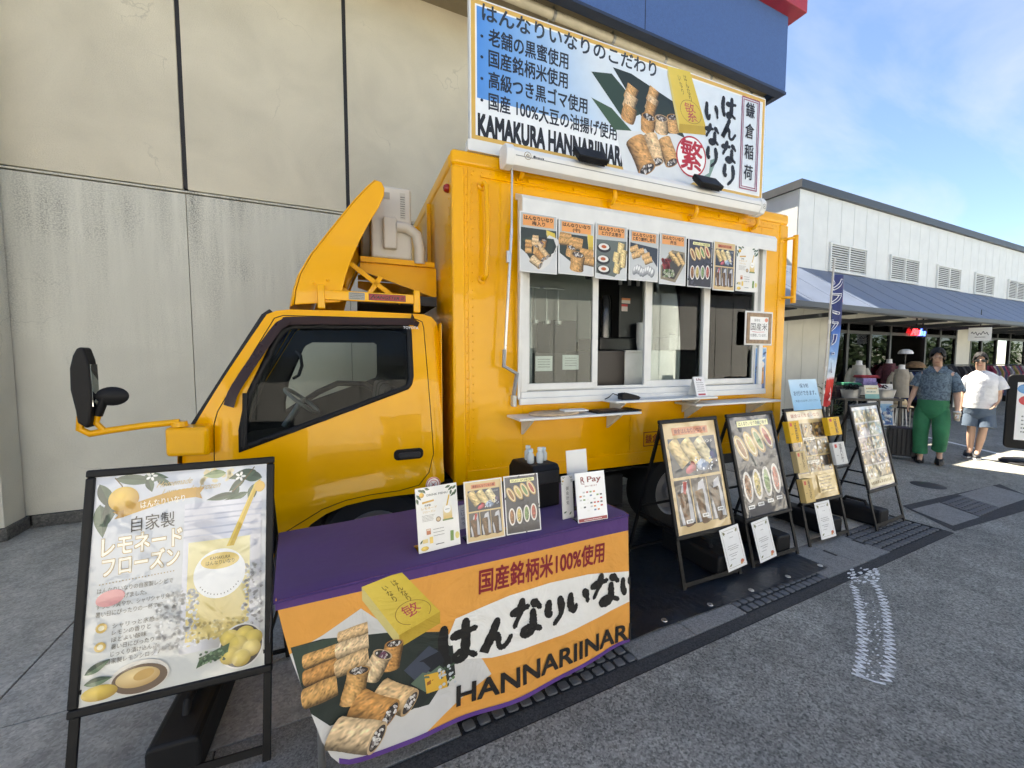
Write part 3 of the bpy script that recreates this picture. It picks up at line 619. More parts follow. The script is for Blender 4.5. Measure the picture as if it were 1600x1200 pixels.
hd_ = thing('hedge', 'tall clipped hedge across the yard mirrored in the shop windows', 'hedge', (0,-8.2,0)); b = MB(); rn = random.Random(8)
for j in range(5200):
    q = Vector((rn.uniform(34.6,80), rn.uniform(-.9,.9), rn.uniform(.1,3.4)+.4*math.sin(j))); d = Vector((rn.uniform(-1,1), rn.uniform(-1,1), rn.uniform(-.4,1))).normalized(); e_ = d.cross(Vector((rn.uniform(-1,1),rn.uniform(-1,1),rn.uniform(-1,1)))).normalized(); L = rn.uniform(.15,.38); b.add([q-d*L, q+e_*L*.5, q+d*L, q-e_*L*.5], [(0,1,2,3)])
b.build('foliage', mat('hedge_green', (.045,.085,.03), .6, var=.4, vscale=2), hd_, fixn=False, kind='stuff'); b = MB()
for j in range(15): b.tube([(35+3*j,0,0),(35+3*j,.1,2.6)], [.09,.05], 6)
b.build('stem', mat('hedge_stem', (.08,.055,.035), .8), hd_, kind='stuff')
# ================================================================== FOOD TRUCK
def paint_yellow():
    m = bpy.data.materials.new('truck_yellow'); MATS['truck_yellow'] = m; m.use_nodes = True; n, l, b = nodes_of(m)
    t = n.new('ShaderNodeTexCoord'); x = n.new('ShaderNodeTexNoise'); x.inputs['Scale'].default_value = 2.2; x.inputs['Detail'].default_value = 5; l.new(t.outputs['Object'], x.inputs['Vector'])
    r = n.new('ShaderNodeValToRGB'); r.color_ramp.elements[0].position = .3; r.color_ramp.elements[0].color = (.84,.385,.0,1); r.color_ramp.elements[1].position = .7; r.color_ramp.elements[1].color = (.92,.445,.0,1)
    l.new(x.outputs['Fac'], r.inputs[0]); l.new(r.outputs[0], b.inputs['Base Color'])
    b.inputs['Roughness'].default_value = .34; b.inputs['Specular IOR Level'].default_value = .2; b.inputs['Coat Weight'].default_value = .42; b.inputs['Coat Roughness'].default_value = .03
    y = n.new('ShaderNodeTexNoise'); y.inputs['Scale'].default_value = 3.5; y.inputs['Detail'].default_value = 2; l.new(t.outputs['Object'], y.inputs['Vector'])
    bp = n.new('ShaderNodeBump'); bp.inputs['Strength'].default_value = .35; bp.inputs['Distance'].default_value = .01; l.new(y.outputs['Fac'], bp.inputs['Height']); l.new(bp.outputs[0], b.inputs['Normal']); l.new(bp.outputs[0], b.inputs['Coat Normal'])
    return m
M_Y = paint_yellow()
M_WHT = mat('white_aluminium', (.74,.74,.71), .4, var=.06, vscale=8)
M_CAS = mat('awning_cassette_white', (.76,.76,.74), .4, var=.05)
M_BLKP = mat('black_plastic', (.009,.009,.010), .5, var=.2, vscale=14, spec=.22)
M_RUB = mat('rubber', (.012,.012,.012), .7)
M_CHAS = mat('chassis_black', (.012,.012,.013), .6)
M_INT = mat('cab_trim_dark', (.030,.030,.032), .6, spec=.3)
M_BEIGE = mat('air_conditioner_ivory', (.60,.56,.49), .45, var=.06)
M_GRYP = mat('crank_grey', (.28,.29,.30), .4)
M_ALU = mat('aluminium_rod', (.62,.62,.61), .3, metal=.7)
M_REDL = mat('red_lens', (.30,.012,.008), .25)
M_BROWNV = mat('smoked_visor', (.040,.020,.014), .3, spec=.3)
G_CAB = glassmat('cab_glass', (.80,.85,.82), 1.28)
G_WIN = glassmat('serving_glass', (.86,.91,.90), 1.42)
M_PRINT = printmat('print_satin', .45, coat=.15)
M_PRINTG = printmat('print_acrylic', .35, coat=.6, coatr=.02)
M_PRINTF = printmat('print_board_film', .35, coat=1.0, wave=.035, wscale=4.2)
M_PRINTC = printmat('print_cloth', .75, cloth=.7)
tr = thing('food_truck', 'yellow box truck fitted as a food stall with roof billboard', 'truck', T0, TA)
def offset(P, d):                            # polygon moved inwards by d (counter-clockwise polygons)
    n = len(P); out = []
    ar = sum(P[i][0]*P[(i+1) % n][1]-P[(i+1) % n][0]*P[i][1] for i in range(n)); s = 1 if ar > 0 else -1
    for i in range(n):
        a, b, c = (np.array(P[i-1]), np.array(P[i]), np.array(P[(i+1) % n])); e1 = (b-a)/(np.linalg.norm(b-a)+1e-9); e2 = (c-b)/(np.linalg.norm(c-b)+1e-9)
        n1 = np.array([-e1[1], e1[0]])*s; n2 = np.array([-e2[1], e2[0]])*s; m = (n1+n2); m /= max(.35, np.dot(m, m)/2)
        out.append(tuple(b+m*d))
    return out
def dens(P, d=.06):
    out = []
    for i in range(len(P)):
        a, b = np.array(P[i]), np.array(P[(i+1) % len(P)]); k = max(1, int(np.linalg.norm(b-a)/d))
        for j in range(k): out.append(tuple(a+(b-a)*j/k))
    return out
def inside(p, P):
    c = False; x, y = p
    for i in range(len(P)):
        (x1, y1), (x2, y2) = P[i], P[i-1]
        if (y1 > y) != (y2 > y) and x < (x2-x1)*(y-y1)/(y2-y1)+x1: c = not c
    return c
def skin(name, outer, holes, fn, m, parent, step=.05, smooth=35, thick=0):
    loops = [dens(outer)] + [dens(h) for h in holes]; vs = []; es = []
    for L_ in loops:
        k = len(vs); vs += L_; es += [(k+i, k+(i+1) % len(L_)) for i in range(len(L_))]
    xs = [p[0] for p in outer]; ys = [p[1] for p in outer]; nb = len(vs)
    x = min(xs)+step/2
    while x < max(xs):
        y = min(ys)+step/2
        while y < max(ys):
            if inside((x, y), outer) and not any(inside((x, y), h) for h in holes):
                if min((q[0]-x)**2+(q[1]-y)**2 for q in vs[:nb]) > (step*.45)**2: vs.append((x, y))
            y += step
        x += step
    r = delaunay_2d_cdt([Vector(p) for p in vs], es, [], 0, 1e-5); V = [tuple(p) for p in r[0]]
    F = []
    for f in r[2]:
        c = (sum(V[i][0] for i in f)/len(f), sum(V[i][1] for i in f)/len(f))
        if inside(c, outer) and not any(inside(c, h) for h in holes): F.append(tuple(f))
    b = MB(); b.add([fn(*p) for p in V], F); o = b.build(name, m, parent, smooth=smooth)
    if thick:
        s = o.modifiers.new('solid', 'SOLIDIFY'); s.thickness = thick; s.offset = 0
    return o
CW = 1.70                                    # cab width
def gy(x, z):
    y = 0.0
    if z > 1.02: y += .115*((z-1.02)/.93)**1.35
    if x < -1.32: y += .13*((-1.32-x)/.33)**2
    if x > -.14: y += .02*((x+.14)/.06)**2
    cz = .70+.13*max(0, min(1, (x+1.35)/1.2))
    if z < cz+.06: t = max(0, min(1, (cz+.06-z)/.09)); y -= .028*t*t*(3-2*t)
    return y
CAB = [(-.085,.75),(-.085,1.80),(-.10,1.885),(-.14,1.928),(-.20,1.946),(-.6,1.95),(-1.05,1.942),(-1.12,1.93),(-1.17,1.905),(-1.60,1.165),(-1.635,1.09),(-1.66,.78),(-1.64,.42),(-1.12,.40),(-1.05,.46),(-.95,.575),(-.86,.63),(-.74,.668),(-.58,.688),(-.40,.692),(-.30,.69)]
DOOR = [(-.265,.745),(-.19,.83),(-.155,.95),(-.195,1.85),(-.205,1.893),(-.25,1.912),(-1.08,1.905),(-1.13,1.885),(-1.435,1.315),(-1.455,1.24),(-1.464,.62),(-1.44,.52),(-1.12,.53),(-.99,.60),(-.88,.66),(-.74,.70),(-.58,.718),(-.40,.722)]
WIN = [(-1.325,1.065),(-.32,1.415),(-.295,1.445),(-.282,1.50),(-.284,1.83),(-.30,1.862),(-.34,1.872),(-1.03,1.850),(-1.08,1.83),(-1.14,1.745),(-1.285,1.41),(-1.325,1.20)]
cab = skin('cab', CAB, [DOOR], lambda x, z: (x, gy(x, z), z), M_Y, tr)
door = skin('door', offset(DOOR, .006), [WIN], lambda x, z: (x, gy(x, z)-.002, z), M_Y, tr, step=.045)
gap = skin('door_gap', offset(DOOR, -.01), [offset(DOOR, .016)], lambda x, z: (x, gy(x, z)+.012, z), M_RUB, cab)
fr = skin('window_frame', WIN, [offset(WIN, .034)], lambda x, z: (x, gy(x, z)-.005, z), M_BLKP, door, thick=.004)
pane = skin('window_pane', offset(WIN, .03), [], lambda x, z: (x, gy(x, z)+.012, z), G_CAB, door, step=.1)
# quarter divider and visor
b = MB(); b.tube([(-1.295,gy(-1.29,1.12)-.006,1.10),(-1.285,gy(-1.285,1.4)-.006,1.42)], .016, 8); b.build('window_divider', M_BLKP, door)
VIS = [(-1.40,1.355),(-1.355,1.475),(-1.16,1.80),(-1.09,1.875),(-1.00,1.897),(-.32,1.913),(-.26,1.905),(-.225,1.885)]
vis = MB(); V2 = spline([(p[0], p[1]) for p in VIS], 4)
vv = []
for i, p in enumerate(V2):
    t = i/(len(V2)-1); d = V2[min(i+1, len(V2)-1)]-V2[max(i-1, 0)]; d = d/np.linalg.norm(d); q = np.array([d[1], -d[0]]); w_ = .062*(1-.25*t)
    vv += [(p[0], gy(*p)-.006, p[1]), (p[0]+q[0]*w_*.5, gy(*p)-.03, p[1]+q[1]*w_*.5), (p[0]+q[0]*w_, gy(*p)-.040, p[1]+q[1]*w_)]
n_ = len(V2); vis.add(vv, [(3*i+k, 3*i+3+k, 3*i+4+k, 3*i+1+k) for i in range(n_-1) for k in (0, 1)]); o = vis.build('rain_visor', M_BROWNV, door, smooth=40)
pt = Print(); pt.text('TOYOTA', 0, 0, .018, (225,225,225), .01); pt.build('visor_lettering', M_PRINT, door, lambda x, y, z: (-.345+x, gy(-.3,1.84)-.040-z, 1.835+y))
# door handle in its recess
hx, hz = -.325, .965
b = MB(); b.prism([(x, z) for x, z in round_rect(hx-.105,hz-.036,hx+.095,hz+.040,.03)], 1, -.006, .004); h_ = b.build('door_handle', M_BLKP, door, bevel=.004)
b = MB(); b.prism(round_rect(hx-.075,hz-.022,hx+.075,hz+.018,.018), 1, -.024, -.0065); b.build('lever', M_INT, h_, bevel=.006)
# roof, far side, rear wall
def ztop(x): return np.interp(x, [-1.17,-1.12,-1.05,-.6,-.2,-.14,-.10,-.085], [1.905,1.93,1.942,1.95,1.946,1.928,1.885,1.82])
def xr(t): return -1.172+t*1.087
b = MB(); b.grid(lambda s_, t: (xr(t), gy(-.6,1.945)+s_*(CW-2*gy(-.6,1.945)), float(ztop(xr(t)))+.028*(1-abs(2*s_-1)**3.5)), 24, 24); b.build('cab_roof', M_Y, tr, smooth=40)
far = lambda x, z: (x, CW-gy(x, z), z)
skin('cab_side', CAB, [WIN], far, M_Y, tr)
skin('window_frame', WIN, [offset(WIN, .045)], lambda x, z: (x, CW-gy(x, z)-.03, z), M_BLKP, tr, thick=.03)
skin('window_pane', offset(WIN, .03), [], lambda x, z: (x, CW-gy(x, z)-.012, z), G_CAB, tr, step=.1)
FW = [(-1.30,1.10),(-.44,1.43),(-.425,1.47),(-.425,1.77),(-.45,1.79),(-1.02,1.785),(-1.10,1.74),(-1.27,1.40)]
skin('far_lining', offset(CAB, .02), [FW], lambda x, z: (x, CW-gy(x, z)-.05, z), M_INT, tr)
b = MB(); b.box(-.13,.12,.55,-.10,CW-.12,1.88); b.build('rear_lining', M_INT, tr)
b = MB(); b.grid(lambda s_, t: (xr(.06+t*.9), .14+s_*(CW-.28), float(ztop(xr(.06+t*.9)))-.035), 4, 8); b.build('roof_lining', M_INT, tr)
b = MB(); b.box(-.088,.03,.75,-.084,CW-.03,1.88); b.build('cab_back', M_Y, tr)
# windscreen, front panel, lamps, bumper
b = MB(); b.grid(lambda s_, t: (-1.605+.435*t-.05*(1-abs(2*s_-1)**2.5), .12+s_*(CW-.24)+(.5-s_)*.0, 1.16+.745*t), 12, 6); b.build('windscreen', G_CAB, tr, smooth=60)
for sy_ in (0, 1):
    f_ = (lambda y: y) if sy_ == 0 else (lambda y: CW-y)
    b = MB(); b.tube([(-1.628,f_(.105),1.12),(-1.40,f_(.115),1.52),(-1.185,f_(.135),1.895),(-1.15,f_(.15),1.925)], .022, 10); b.build('windscreen_seal', M_RUB, tr, smooth=50)
b = MB(); b.grid(lambda s_, t: (-1.62-.04*math.sin(t*2.4)-.03*(1-abs(2*s_-1)**3), .10+s_*(CW-.20), .42+.74*t), 14, 8); b.build('front_panel', M_Y, tr, smooth=40)
b = MB(); b.prism([(-1.78,.30),(-1.60,.28),(-1.60,.56),(-1.74,.58)], 1, .02, CW-.02); b.build('bumper', mat('bumper_white', (.6,.6,.58), .45), tr, bevel=.03, segs=3)
for yy in (.25, CW-.45):
    b = MB(); b.prism(round_rect(yy,.66,yy+.2,.82,.04), 0, -1.72,-1.66); b.build('headlight', mat('lamp_glass', (.7,.7,.7), .1), tr, bevel=.01)
b = MB(); [b.box(-1.70,.52,.68+.05*k,-1.675,CW-.52,.70+.05*k) for k in range(4)]; b.build('grille', M_BLKP, tr)
# interior
b = MB(); b.prism([(-1.58,.95),(-1.28,.98),(-1.22,.92),(-1.20,.6),(-1.58,.6)], 1, .14, CW-.14); b.build('dashboard', M_INT, tr, bevel=.03)
b = MB(); b.prism([(-1.545,1.0),(-1.40,1.0),(-1.40,1.135),(-1.55,1.135)], 1, .20, .42); b.build('dash_card', mat('paper_white', (.7,.71,.66), .6), tr)
b = MB(); tt = [(-1.02+.0, 1.28, 1.20)]
ringp = [(-1.10+.13*math.cos(a)*1.0, 1.27+.19*math.sin(a), 1.245-.11*math.cos(a)) for a in [2*math.pi*i/24 for i in range(25)]]
b.tube(ringp, .017, 8); b.tube([(-1.10,1.27,1.245),(-1.25,1.27,1.02)], .025, 8); b.bar((-1.10,1.10,1.24),(-1.10,1.44,1.24),.03); b.build('steering_wheel', mat('wheel_grey', (.16,.19,.19), .35), tr, smooth=50)
for y0, y1 in ((.24,.72),(.74,1.02),(1.06,1.52)):
    b = MB(); b.prism([(-.98,.80),(-.40,.80),(-.30,1.28),(-.36,1.42),(-.46,1.42),(-.52,.98),(-.96,.95)], 1, y0, y1); b.build('seat', M_INT, tr, bevel=.04, segs=3)
b = MB(); b.tube([(-1.25,1.52,1.12),(-.98,1.52,1.30),(-.80,1.52,1.385),(-.55,1.52,1.37),(-.42,1.52,1.28)], .028, 8); b.build('arm_rail', M_INT, tr, smooth=50)
b = MB(); b.tube([(-1.19,1.53,1.44),(-1.14,1.49,1.47),(-1.11,1.49,1.56),(-1.12,1.49,1.66),(-1.16,1.53,1.70)], .015, 8); b.build('grab_handle', M_INT, tr, smooth=50)
b = MB(); b.tube([(-1.42,.16,1.02),(-1.28,.16,1.38),(-1.20,.2,1.60),(-1.12,.22,1.80)], [.05,.04,.035,.035], 8); b.build('pillar_trim', M_INT, tr, smooth=50)
b = MB(); b.box(-.72,.16,1.06,-.36,.30,1.28); b.build('seat_pack', M_INT, tr, bevel=.02)
pt = Print(); pt.rect(0,0,.16,.06,(70,74,78)); pt.scribble(.01,.15,.02,.02,(150,150,150)); pt.build('seat_label', M_PRINT, tr, lambda x, y, z: (-.60+x, .155-z, 1.20+y))
# mirrors on the front arm
b = MB(); A0 = (-1.56,-.05,1.225); b.prism([(-1.66,1.08),(-1.46,1.07),(-1.455,1.235),(-1.66,1.245)], 1, -.055, .10); mb_ = b.build('mirror_base', M_Y, tr, bevel=.02, segs=3)
b = MB(); b.lathe([(.0,.03),(.035,.028),(.04,0)], 12, (-1.60,-.015,1.245)); b.build('mirror_pivot', M_Y, tr, smooth=40)
b = MB(); b.tube([tuple(p) for p in [( -1.60,-.015,1.27),(-1.75,-.03,1.262),(-1.90,-.04,1.245),(-1.972,-.05,1.234),(-2.008,-.055,1.262),(-2.0,-.055,1.33)]], .018, 10); b.build('mirror_arm', M_Y, tr, smooth=50)
b = MB(); b.tube([(-1.915,-.043,1.243),(-1.945,-.05,1.29),(-1.935,-.05,1.33)], .014, 8); b.build('mirror_arm', M_Y, tr, smooth=50)
b = MB(); prof = [(-.045,1.30),(-.05,1.36),(-.075,1.47),(-.07,1.58),(-.045,1.645),(-.015,1.685),(.028,1.688),(.055,1.62),(.065,1.50),(.062,1.40),(.045,1.30),(.02,1.265)]
b.prism([(-1.975+x*.60, z) for x, z in prof], 1, -.095, -.015); mir = b.build('side_mirror', M_BLKP, tr, bevel=.022, segs=4)
b = MB(); b.box(-1.9385,-.085,1.38,-1.9355,-.025,1.60); b.build('mirror_glass', mat('mirror_silver', (.8,.8,.8), .02, metal=1, var=0), mir)
b = MB(); b.lathe([(.0,-.018),(.05,-.016),(.070,0),(.05,.022),(.0,.03)], 24, (-1.868,-.06,1.43), axis=1, sx=1.0, sy=.72); b.tube([(-1.935,-.05,1.33),(-1.90,-.06,1.42)], .02, 8); b.build('round_mirror', M_BLKP, tr, smooth=50)
b = MB(); b.tube([(-1.63,.12,1.20),(-1.60,.10,1.235),(-1.585,.12,1.225)], .008, 6); b.tube([(-1.62,.13,1.20),(-1.56,.15,1.22),(-1.35,.6,1.52)], .007, 6); b.build('wiper', M_RUB, tr)
# wheels, arches, chassis
def wheel(x, y0, y1, r=.365):
    b = MB(); w_ = y1-y0; b.lathe([(.0,.12),(r*.60,.12),(r*.62,0),(r*.93,0),(r,.03),(r,w_-.03),(r*.93,w_),(r*.62,w_)], 32, (x,y0,r), axis=1); o = b.build('wheel', M_RUB, tr, smooth=40)
    b = MB(); b.lathe([(.0,.03),(r*.22,.03),(r*.26,.07),(r*.50,.09),(r*.56,.02),(r*.63,.005),(r*.63,.12),(.0,.12)], 28, (x,y0-.001,r), axis=1); b.build('rim', mat('wheel_rim_grey', (.32,.32,.33), .4, metal=.5), o, smooth=40)
for y0 in (.02, CW-.24): wheel(-.56, y0, y0+.2)
for y0 in (.08, CW-.42): wheel(2.15, y0, y0+.28)
b = MB(); b.prism([(-1.07,.46),(-.95,.585),(-.74,.68),(-.4,.70),(-.1,.76),(-.1,.9),(-1.15,.9),(-1.15,.46)], 1, .05, CW-.05); b.build('wheel_housing', M_CHAS, tr)
b = MB(); b.box(-1.6,.48,.42,3.5,.56,.62); b.box(-1.6,CW-.56,.42,3.5,CW-.48,.62); b.box(-1.5,.5,.30,-.1,CW-.5,.60); b.box(.45,.1,.28,1.15,.42,.60); b.box(1.22,.14,.30,1.6,.46,.58); b.box(.1,.3,.62,3.4,1.6,.72); b.lathe([(.06,.4),(.06,1.2)], 10, (2.15,.3,.36), axis=1); b.build('chassis', M_CHAS, tr, bevel=.01)
b = MB(); b.tube([(.1,.12,.66),(.9,.10,.62),(1.7,.12,.64),(2.0,.14,.60)], .012, 6); b.tube([(-.1,.1,.70),(-.03,.1,.55),(.03,.12,.62),(.1,.1,.74)], .008, 6); b.build('cable', M_RUB, tr)
# ---- box body
BL, BH0, BH1, BWD = 3.47, .72, 3.08, 1.95
WX0, WX1, WZ0, WZ1 = .50, 3.13, 1.30, 2.82
sw = .05
b = MB(); b.box(.012,0,BH0,WX0+.03,sw,BH1-.03); b.build('side_panel', M_Y, tr)
for x0, x1 in ((WX0+.032,1.55),(1.554,2.33),(2.334,WX1-.032)):
    b = MB(); b.box(x0,0,BH0,x1,sw,WZ0+.03); b.build('side_panel', M_Y, tr)
b = MB(); b.box(WX1-.03,0,BH0,BL-.012,sw,BH1-.03); b.build('side_panel', M_Y, tr)
b = MB(); b.box(WX0+.032,0,WZ1-.03,WX1-.032,sw,BH1-.03); b.build('side_panel', M_Y, tr)
b = MB(); b.box(0,.0125,BH0+.002,.04,BWD-.012,BH1-.03); b.build('front_wall', M_Y, tr)
b = MB(); b.box(BL-.04,.0125,BH0+.002,BL,BWD-.012,BH1-.03); b.build('rear_wall', M_Y, tr)
b = MB(); b.box(.012,BWD-sw,BH0,BL-.012,BWD,BH1-.03); b.build('far_wall', M_Y, tr)
b = MB(); b.box(.041,.052,BH0,BL-.041,BWD-.052,BH0+.12); b.build('box_floor', M_CHAS, tr)
b = MB(); b.box(.0,.0,BH1-.028,BL,BWD,BH1); b.build('box_roof', M_Y, tr, bevel=.01)
# rails and corner posts
b = MB(); b.box(-.014,-.014,BH1-.105,BL+.014,.05,BH1+.006); b.build('roof_rail', M_Y, tr, bevel=.045, segs=4)
b = MB(); b.box(-.0142,.051,BH1-.105,.05,BWD+.014,BH1+.0055); b.build('roof_rail', M_Y, tr, bevel=.045, segs=4)
b = MB(); b.box(-.010,-.010,BH0-.02,.085,.05,BH1-.106); b.build('corner_post', M_Y, tr, bevel=.018, segs=3)
b = MB(); b.box(.105,-.005,BH0+.05,.125,.0,BH1-.106); b.build('post_seam', M_Y, tr, bevel=.002)
b = MB(); b.box(BL-.11,-.010,BH0-.02,BL+.010,.05,BH1-.106); b.build('corner_post', M_Y, tr, bevel=.012, segs=3)
b = MB(); b.box(.086,-.008,BH0-.025,BL-.111,.05,BH0+.085); b.build('bottom_rail', M_Y, tr, bevel=.006)
b = MB(); b.box(.2,-.0085,2.92,BL-.2,.0,2.935); b.build('drip_rail', M_Y, tr)
rv = MB()
def rivet(x, y, z, ax=1, r=.0065):
    if ax == 1: rv.lathe([(r,0),(r*.8,-r*.45),(.0005,-r*.6)], 6, (x,y,z), axis=1)
    else: rv.lathe([(r,0),(r*.8,-r*.45),(.0005,-r*.6)], 6, (x,y,z), axis=0)
z = BH0+.08
while z < BH1-.14: rivet(.098,0,z); rivet(.14,0,z+.02); rivet(BL-.13,0,z); rivet(-.001,.12,z,0); z += .062
x = .15
while x < BL-.15: rivet(x,0,BH1-.125); rivet(x,-.008,BH0+.03); rivet(x+.02,0,BH0+.105); x += .062
for xs__ in (1.545,1.562,2.325,2.342):
    z = BH0+.1
    while z < WZ0-.02: rivet(xs__,0,z); z += .07
rv.build('rivets', M_Y, tr, kind='stuff', smooth=60)
b = MB(); b.lathe([(.03,0),(.03,.02),(.02,.035),(.001,.04)], 12, (0,.13,2.86), axis=0); 
for i, p in enumerate(b.v): b.v[i] = (-(p[0]), p[1], p[2])
b.build('marker_lamp', M_REDL, tr, smooth=40)
for x0, z0, z1 in ((.21,2.20,2.86),):
    b = MB(); b.tube([(x0,.0,z1),(x0,-.055,z1),(x0+.012,-.07,z1-.02),(x0+.02,-.07,(z0+z1)/2),(x0+.012,-.07,z0+.02),(x0,-.055,z0),(x0,0,z0)], .016, 10)
    for zz in (z0, z1): b.lathe([(.033,0),(.033,-.012),(.02,-.02)], 14, (x0,0,zz), axis=1)
    b.build('grab_rail', M_Y, tr, smooth=45)
b = MB(); za, zb = tk(1215,375)[1], tk(1215,466)[1]
b.tube([(3.40,0,za),(3.42,-.05,za+.006),(3.52,-.06,za+.03)], .014, 8); b.tube([(3.40,0,zb),(3.42,-.05,zb+.003),(3.52,-.06,zb+.01)], .014, 8); b.tube([(3.52,-.06,za+.05),(3.52,-.06,zb-.05)], .024, 10)
for zz in (za, zb): b.lathe([(.03,0),(.03,-.012),(.018,-.02)], 12, (3.40,0,zz), axis=1)
b.build('grab_rail', M_Y, tr, smooth=45)
# front wall frame that carries the air conditioner
b = MB(); b.box(-.035,.80,2.12,-.002,.86,2.98); b.build('angle_post', M_Y, tr); b = MB(); b.box(-.035,1.45,2.12,-.002,1.51,2.98); b.build('angle_post', M_Y, tr)
for yy in (.50, 1.30):
    b = MB(); b.prism([(-.02,2.12),(-.02,2.36),(-.60,2.36),(-.60,2.30)], 1, yy, yy+.03); b.build('bracket_arm', M_Y, tr)
for yy in (.46, 1.20): b = MB(); b.box(-.60,yy,2.362,-.04,yy+.06,2.40); b.build('bracket_rail', M_Y, tr)
ax0, az0 = -.52, 2.401
b = MB(); b.box(ax0,.45,az0,ax0+.30,1.25,az0+.54); ac = b.build('air_conditioner', M_BEIGE, tr, bevel=.018, segs=3)
b = MB(); b.lathe([(.24,0),(.24,-.05),(.22,-.065),(.03,-.075),(.0,-.075)], 28, (ax0-.001,.80,az0+.27), axis=0); b.build('fan_guard', mat('guard_grey', (.40,.39,.37), .5), ac, smooth=40)
for k in range(6):
    b = MB(); b.tube([(ax0-.07, .80+.03*(k+1)*1.2*math.cos(t), az0+.30+.03*(k+1)*1.2*math.sin(t)) for t in [2*math.pi*i/20 for i in range(21)]], .005, 5); b.build('guard_ring', mat('guard_dark', (.10,.10,.10), .5), ac)
b = MB(); b.box(ax0+.085,.40,az0+.06,ax0+.185,.449,az0+.30); b.build('valve_cover', M_BEIGE, ac, bevel=.015, segs=3)
b = MB(); b.tube([(ax0+.18,.425,az0+.235),(ax0+.26,.425,az0+.235),(ax0+.335,.43,az0+.19),(ax0+.36,.44,az0+.09),(ax0+.36,.46,az0-.02)], .042, 12); b.build('duct_elbow', M_BEIGE, ac, smooth=60)
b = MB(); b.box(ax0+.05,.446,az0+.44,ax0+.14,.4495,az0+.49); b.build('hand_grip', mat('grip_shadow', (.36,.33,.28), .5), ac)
pt = Print(); pt.rect(0,0,.04,.20,(190,184,170)); [pt.scribble(.004,.036,.012+k*.017,.008,(70,68,64)) for k in range(10)]; pt.build('rating_label', M_PRINT, ac, lambda x, y, z: (ax0+.215+x, .4485-z, az0+.30+y))
# roof deflector above the cab
dp = [tk(u, v, .12) for u, v in ((460,476),(463,452),(470,428),(487,398),(520,356),(556,312),(576,291),(588,281),(596,284),(601,294),(600,306),(592,324),(578,346),(562,376),(549,406),(540,432),(534,456),(532,472))]
DY0, DY1 = .12, 1.55
b = MB(); b.prism(dp, 1, DY0, DY0+.012); b.build('deflector_cheek', M_Y, tr, bevel=.006)
b = MB(); b.prism(dp, 1, DY1-.012, DY1); b.build('deflector_cheek', M_Y, tr, bevel=.006)
fl = dp[:10]; n_ = len(fl); b = MB(); NS = 14
vv = []
for j in range(NS+1):
    s_ = j/NS; yy = DY0+.004+s_*(DY1-DY0-.008); bul = .07*(1-abs(2*s_-1)**4)
    for i, (x, z) in enumerate(fl): t = i/(n_-1); vv.append((x-bul*(1-t)*.8-.012, yy, z+bul*.6*t))
b.add(vv, [(j*n_+i, j*n_+i+1, (j+1)*n_+i+1, (j+1)*n_+i) for j in range(NS) for i in range(n_-1)]); o = b.build('deflector_face', M_Y, tr, smooth=50); sm = o.modifiers.new('solid','SOLIDIFY'); sm.thickness = .008
b = MB(); b.prism([(tk(*p,.9)[0], tk(*p,.9)[1]-.08) for p in ((540,372),(556,380),(563,395),(552,420),(540,445),(535,430))], 1, .75, .92); b.build('deflector_stiffener', M_Y, tr, bevel=.02)
fz = 2.02; bx0, bx1 = -.90, -.22
b = MB(); b.box(bx0+.06,.10,fz-.005,bx1,.13,fz+.058); b.build('deflector_bar', M_Y, tr, bevel=.004)
for xx in (bx0+.02, bx1-.045):
    for yy in (.09, 1.5):
        b = MB(); b.box(xx,yy,1.955,xx+.045,yy+.045,fz+.09); b.build('deflector_foot', M_Y, tr, bevel=.006)
for (xa, za_), (xb, zb_) in (((-.69,2.31),(-.33,2.04)), ((-.58,2.05),(-.47,2.22)), ((-.74,2.12),(-.62,2.05))):
    b = MB(); b.bar((xa,.28,za_),(xb,.28,zb_),.022,.034); b.build('deflector_strut', M_Y, tr, bevel=.003)
b = MB(); b.box(-.62,.3,2.03,-.06,.9,2.10); b.build('deflector_tray', M_INT, tr)
pt = Print(); pt.rect(0,0,.245,.045,(150,28,34)); pt.frame(0,0,.245,.045,.003,(20,16,16)); pt.text('VANGSTER II',.026,.011,.022,(22,14,16),.02,wd=.20,shear=.3); pt.poly([(.008,.008),(.03,.036),(.036,.036),(.016,.008)],(22,14,16)); pt.build('maker_plate', M_PRINT, tr, lambda x, y, z: (-.565+x,.0985-z,fz+.005+y))
pt = Print(); pt.rect(0,0,.10,.05,(150,148,140)); [pt.scribble(.006,.094,.007+k*.011,.005,(70,68,66)) for k in range(4)]; pt.build('rating_plate', M_PRINT, tr, lambda x, y, z: (-.69+x,.0985-z,fz+.002+y))
for (u, v) in ((490,442),(512,438),(498,458)):
    x, z = tk(u, v, .12); b = MB(); b.lathe([(.011,0),(.008,-.008),(.001,-.01)], 8, (x,.12,z), axis=1); b.build('bolt', M_Y, tr)
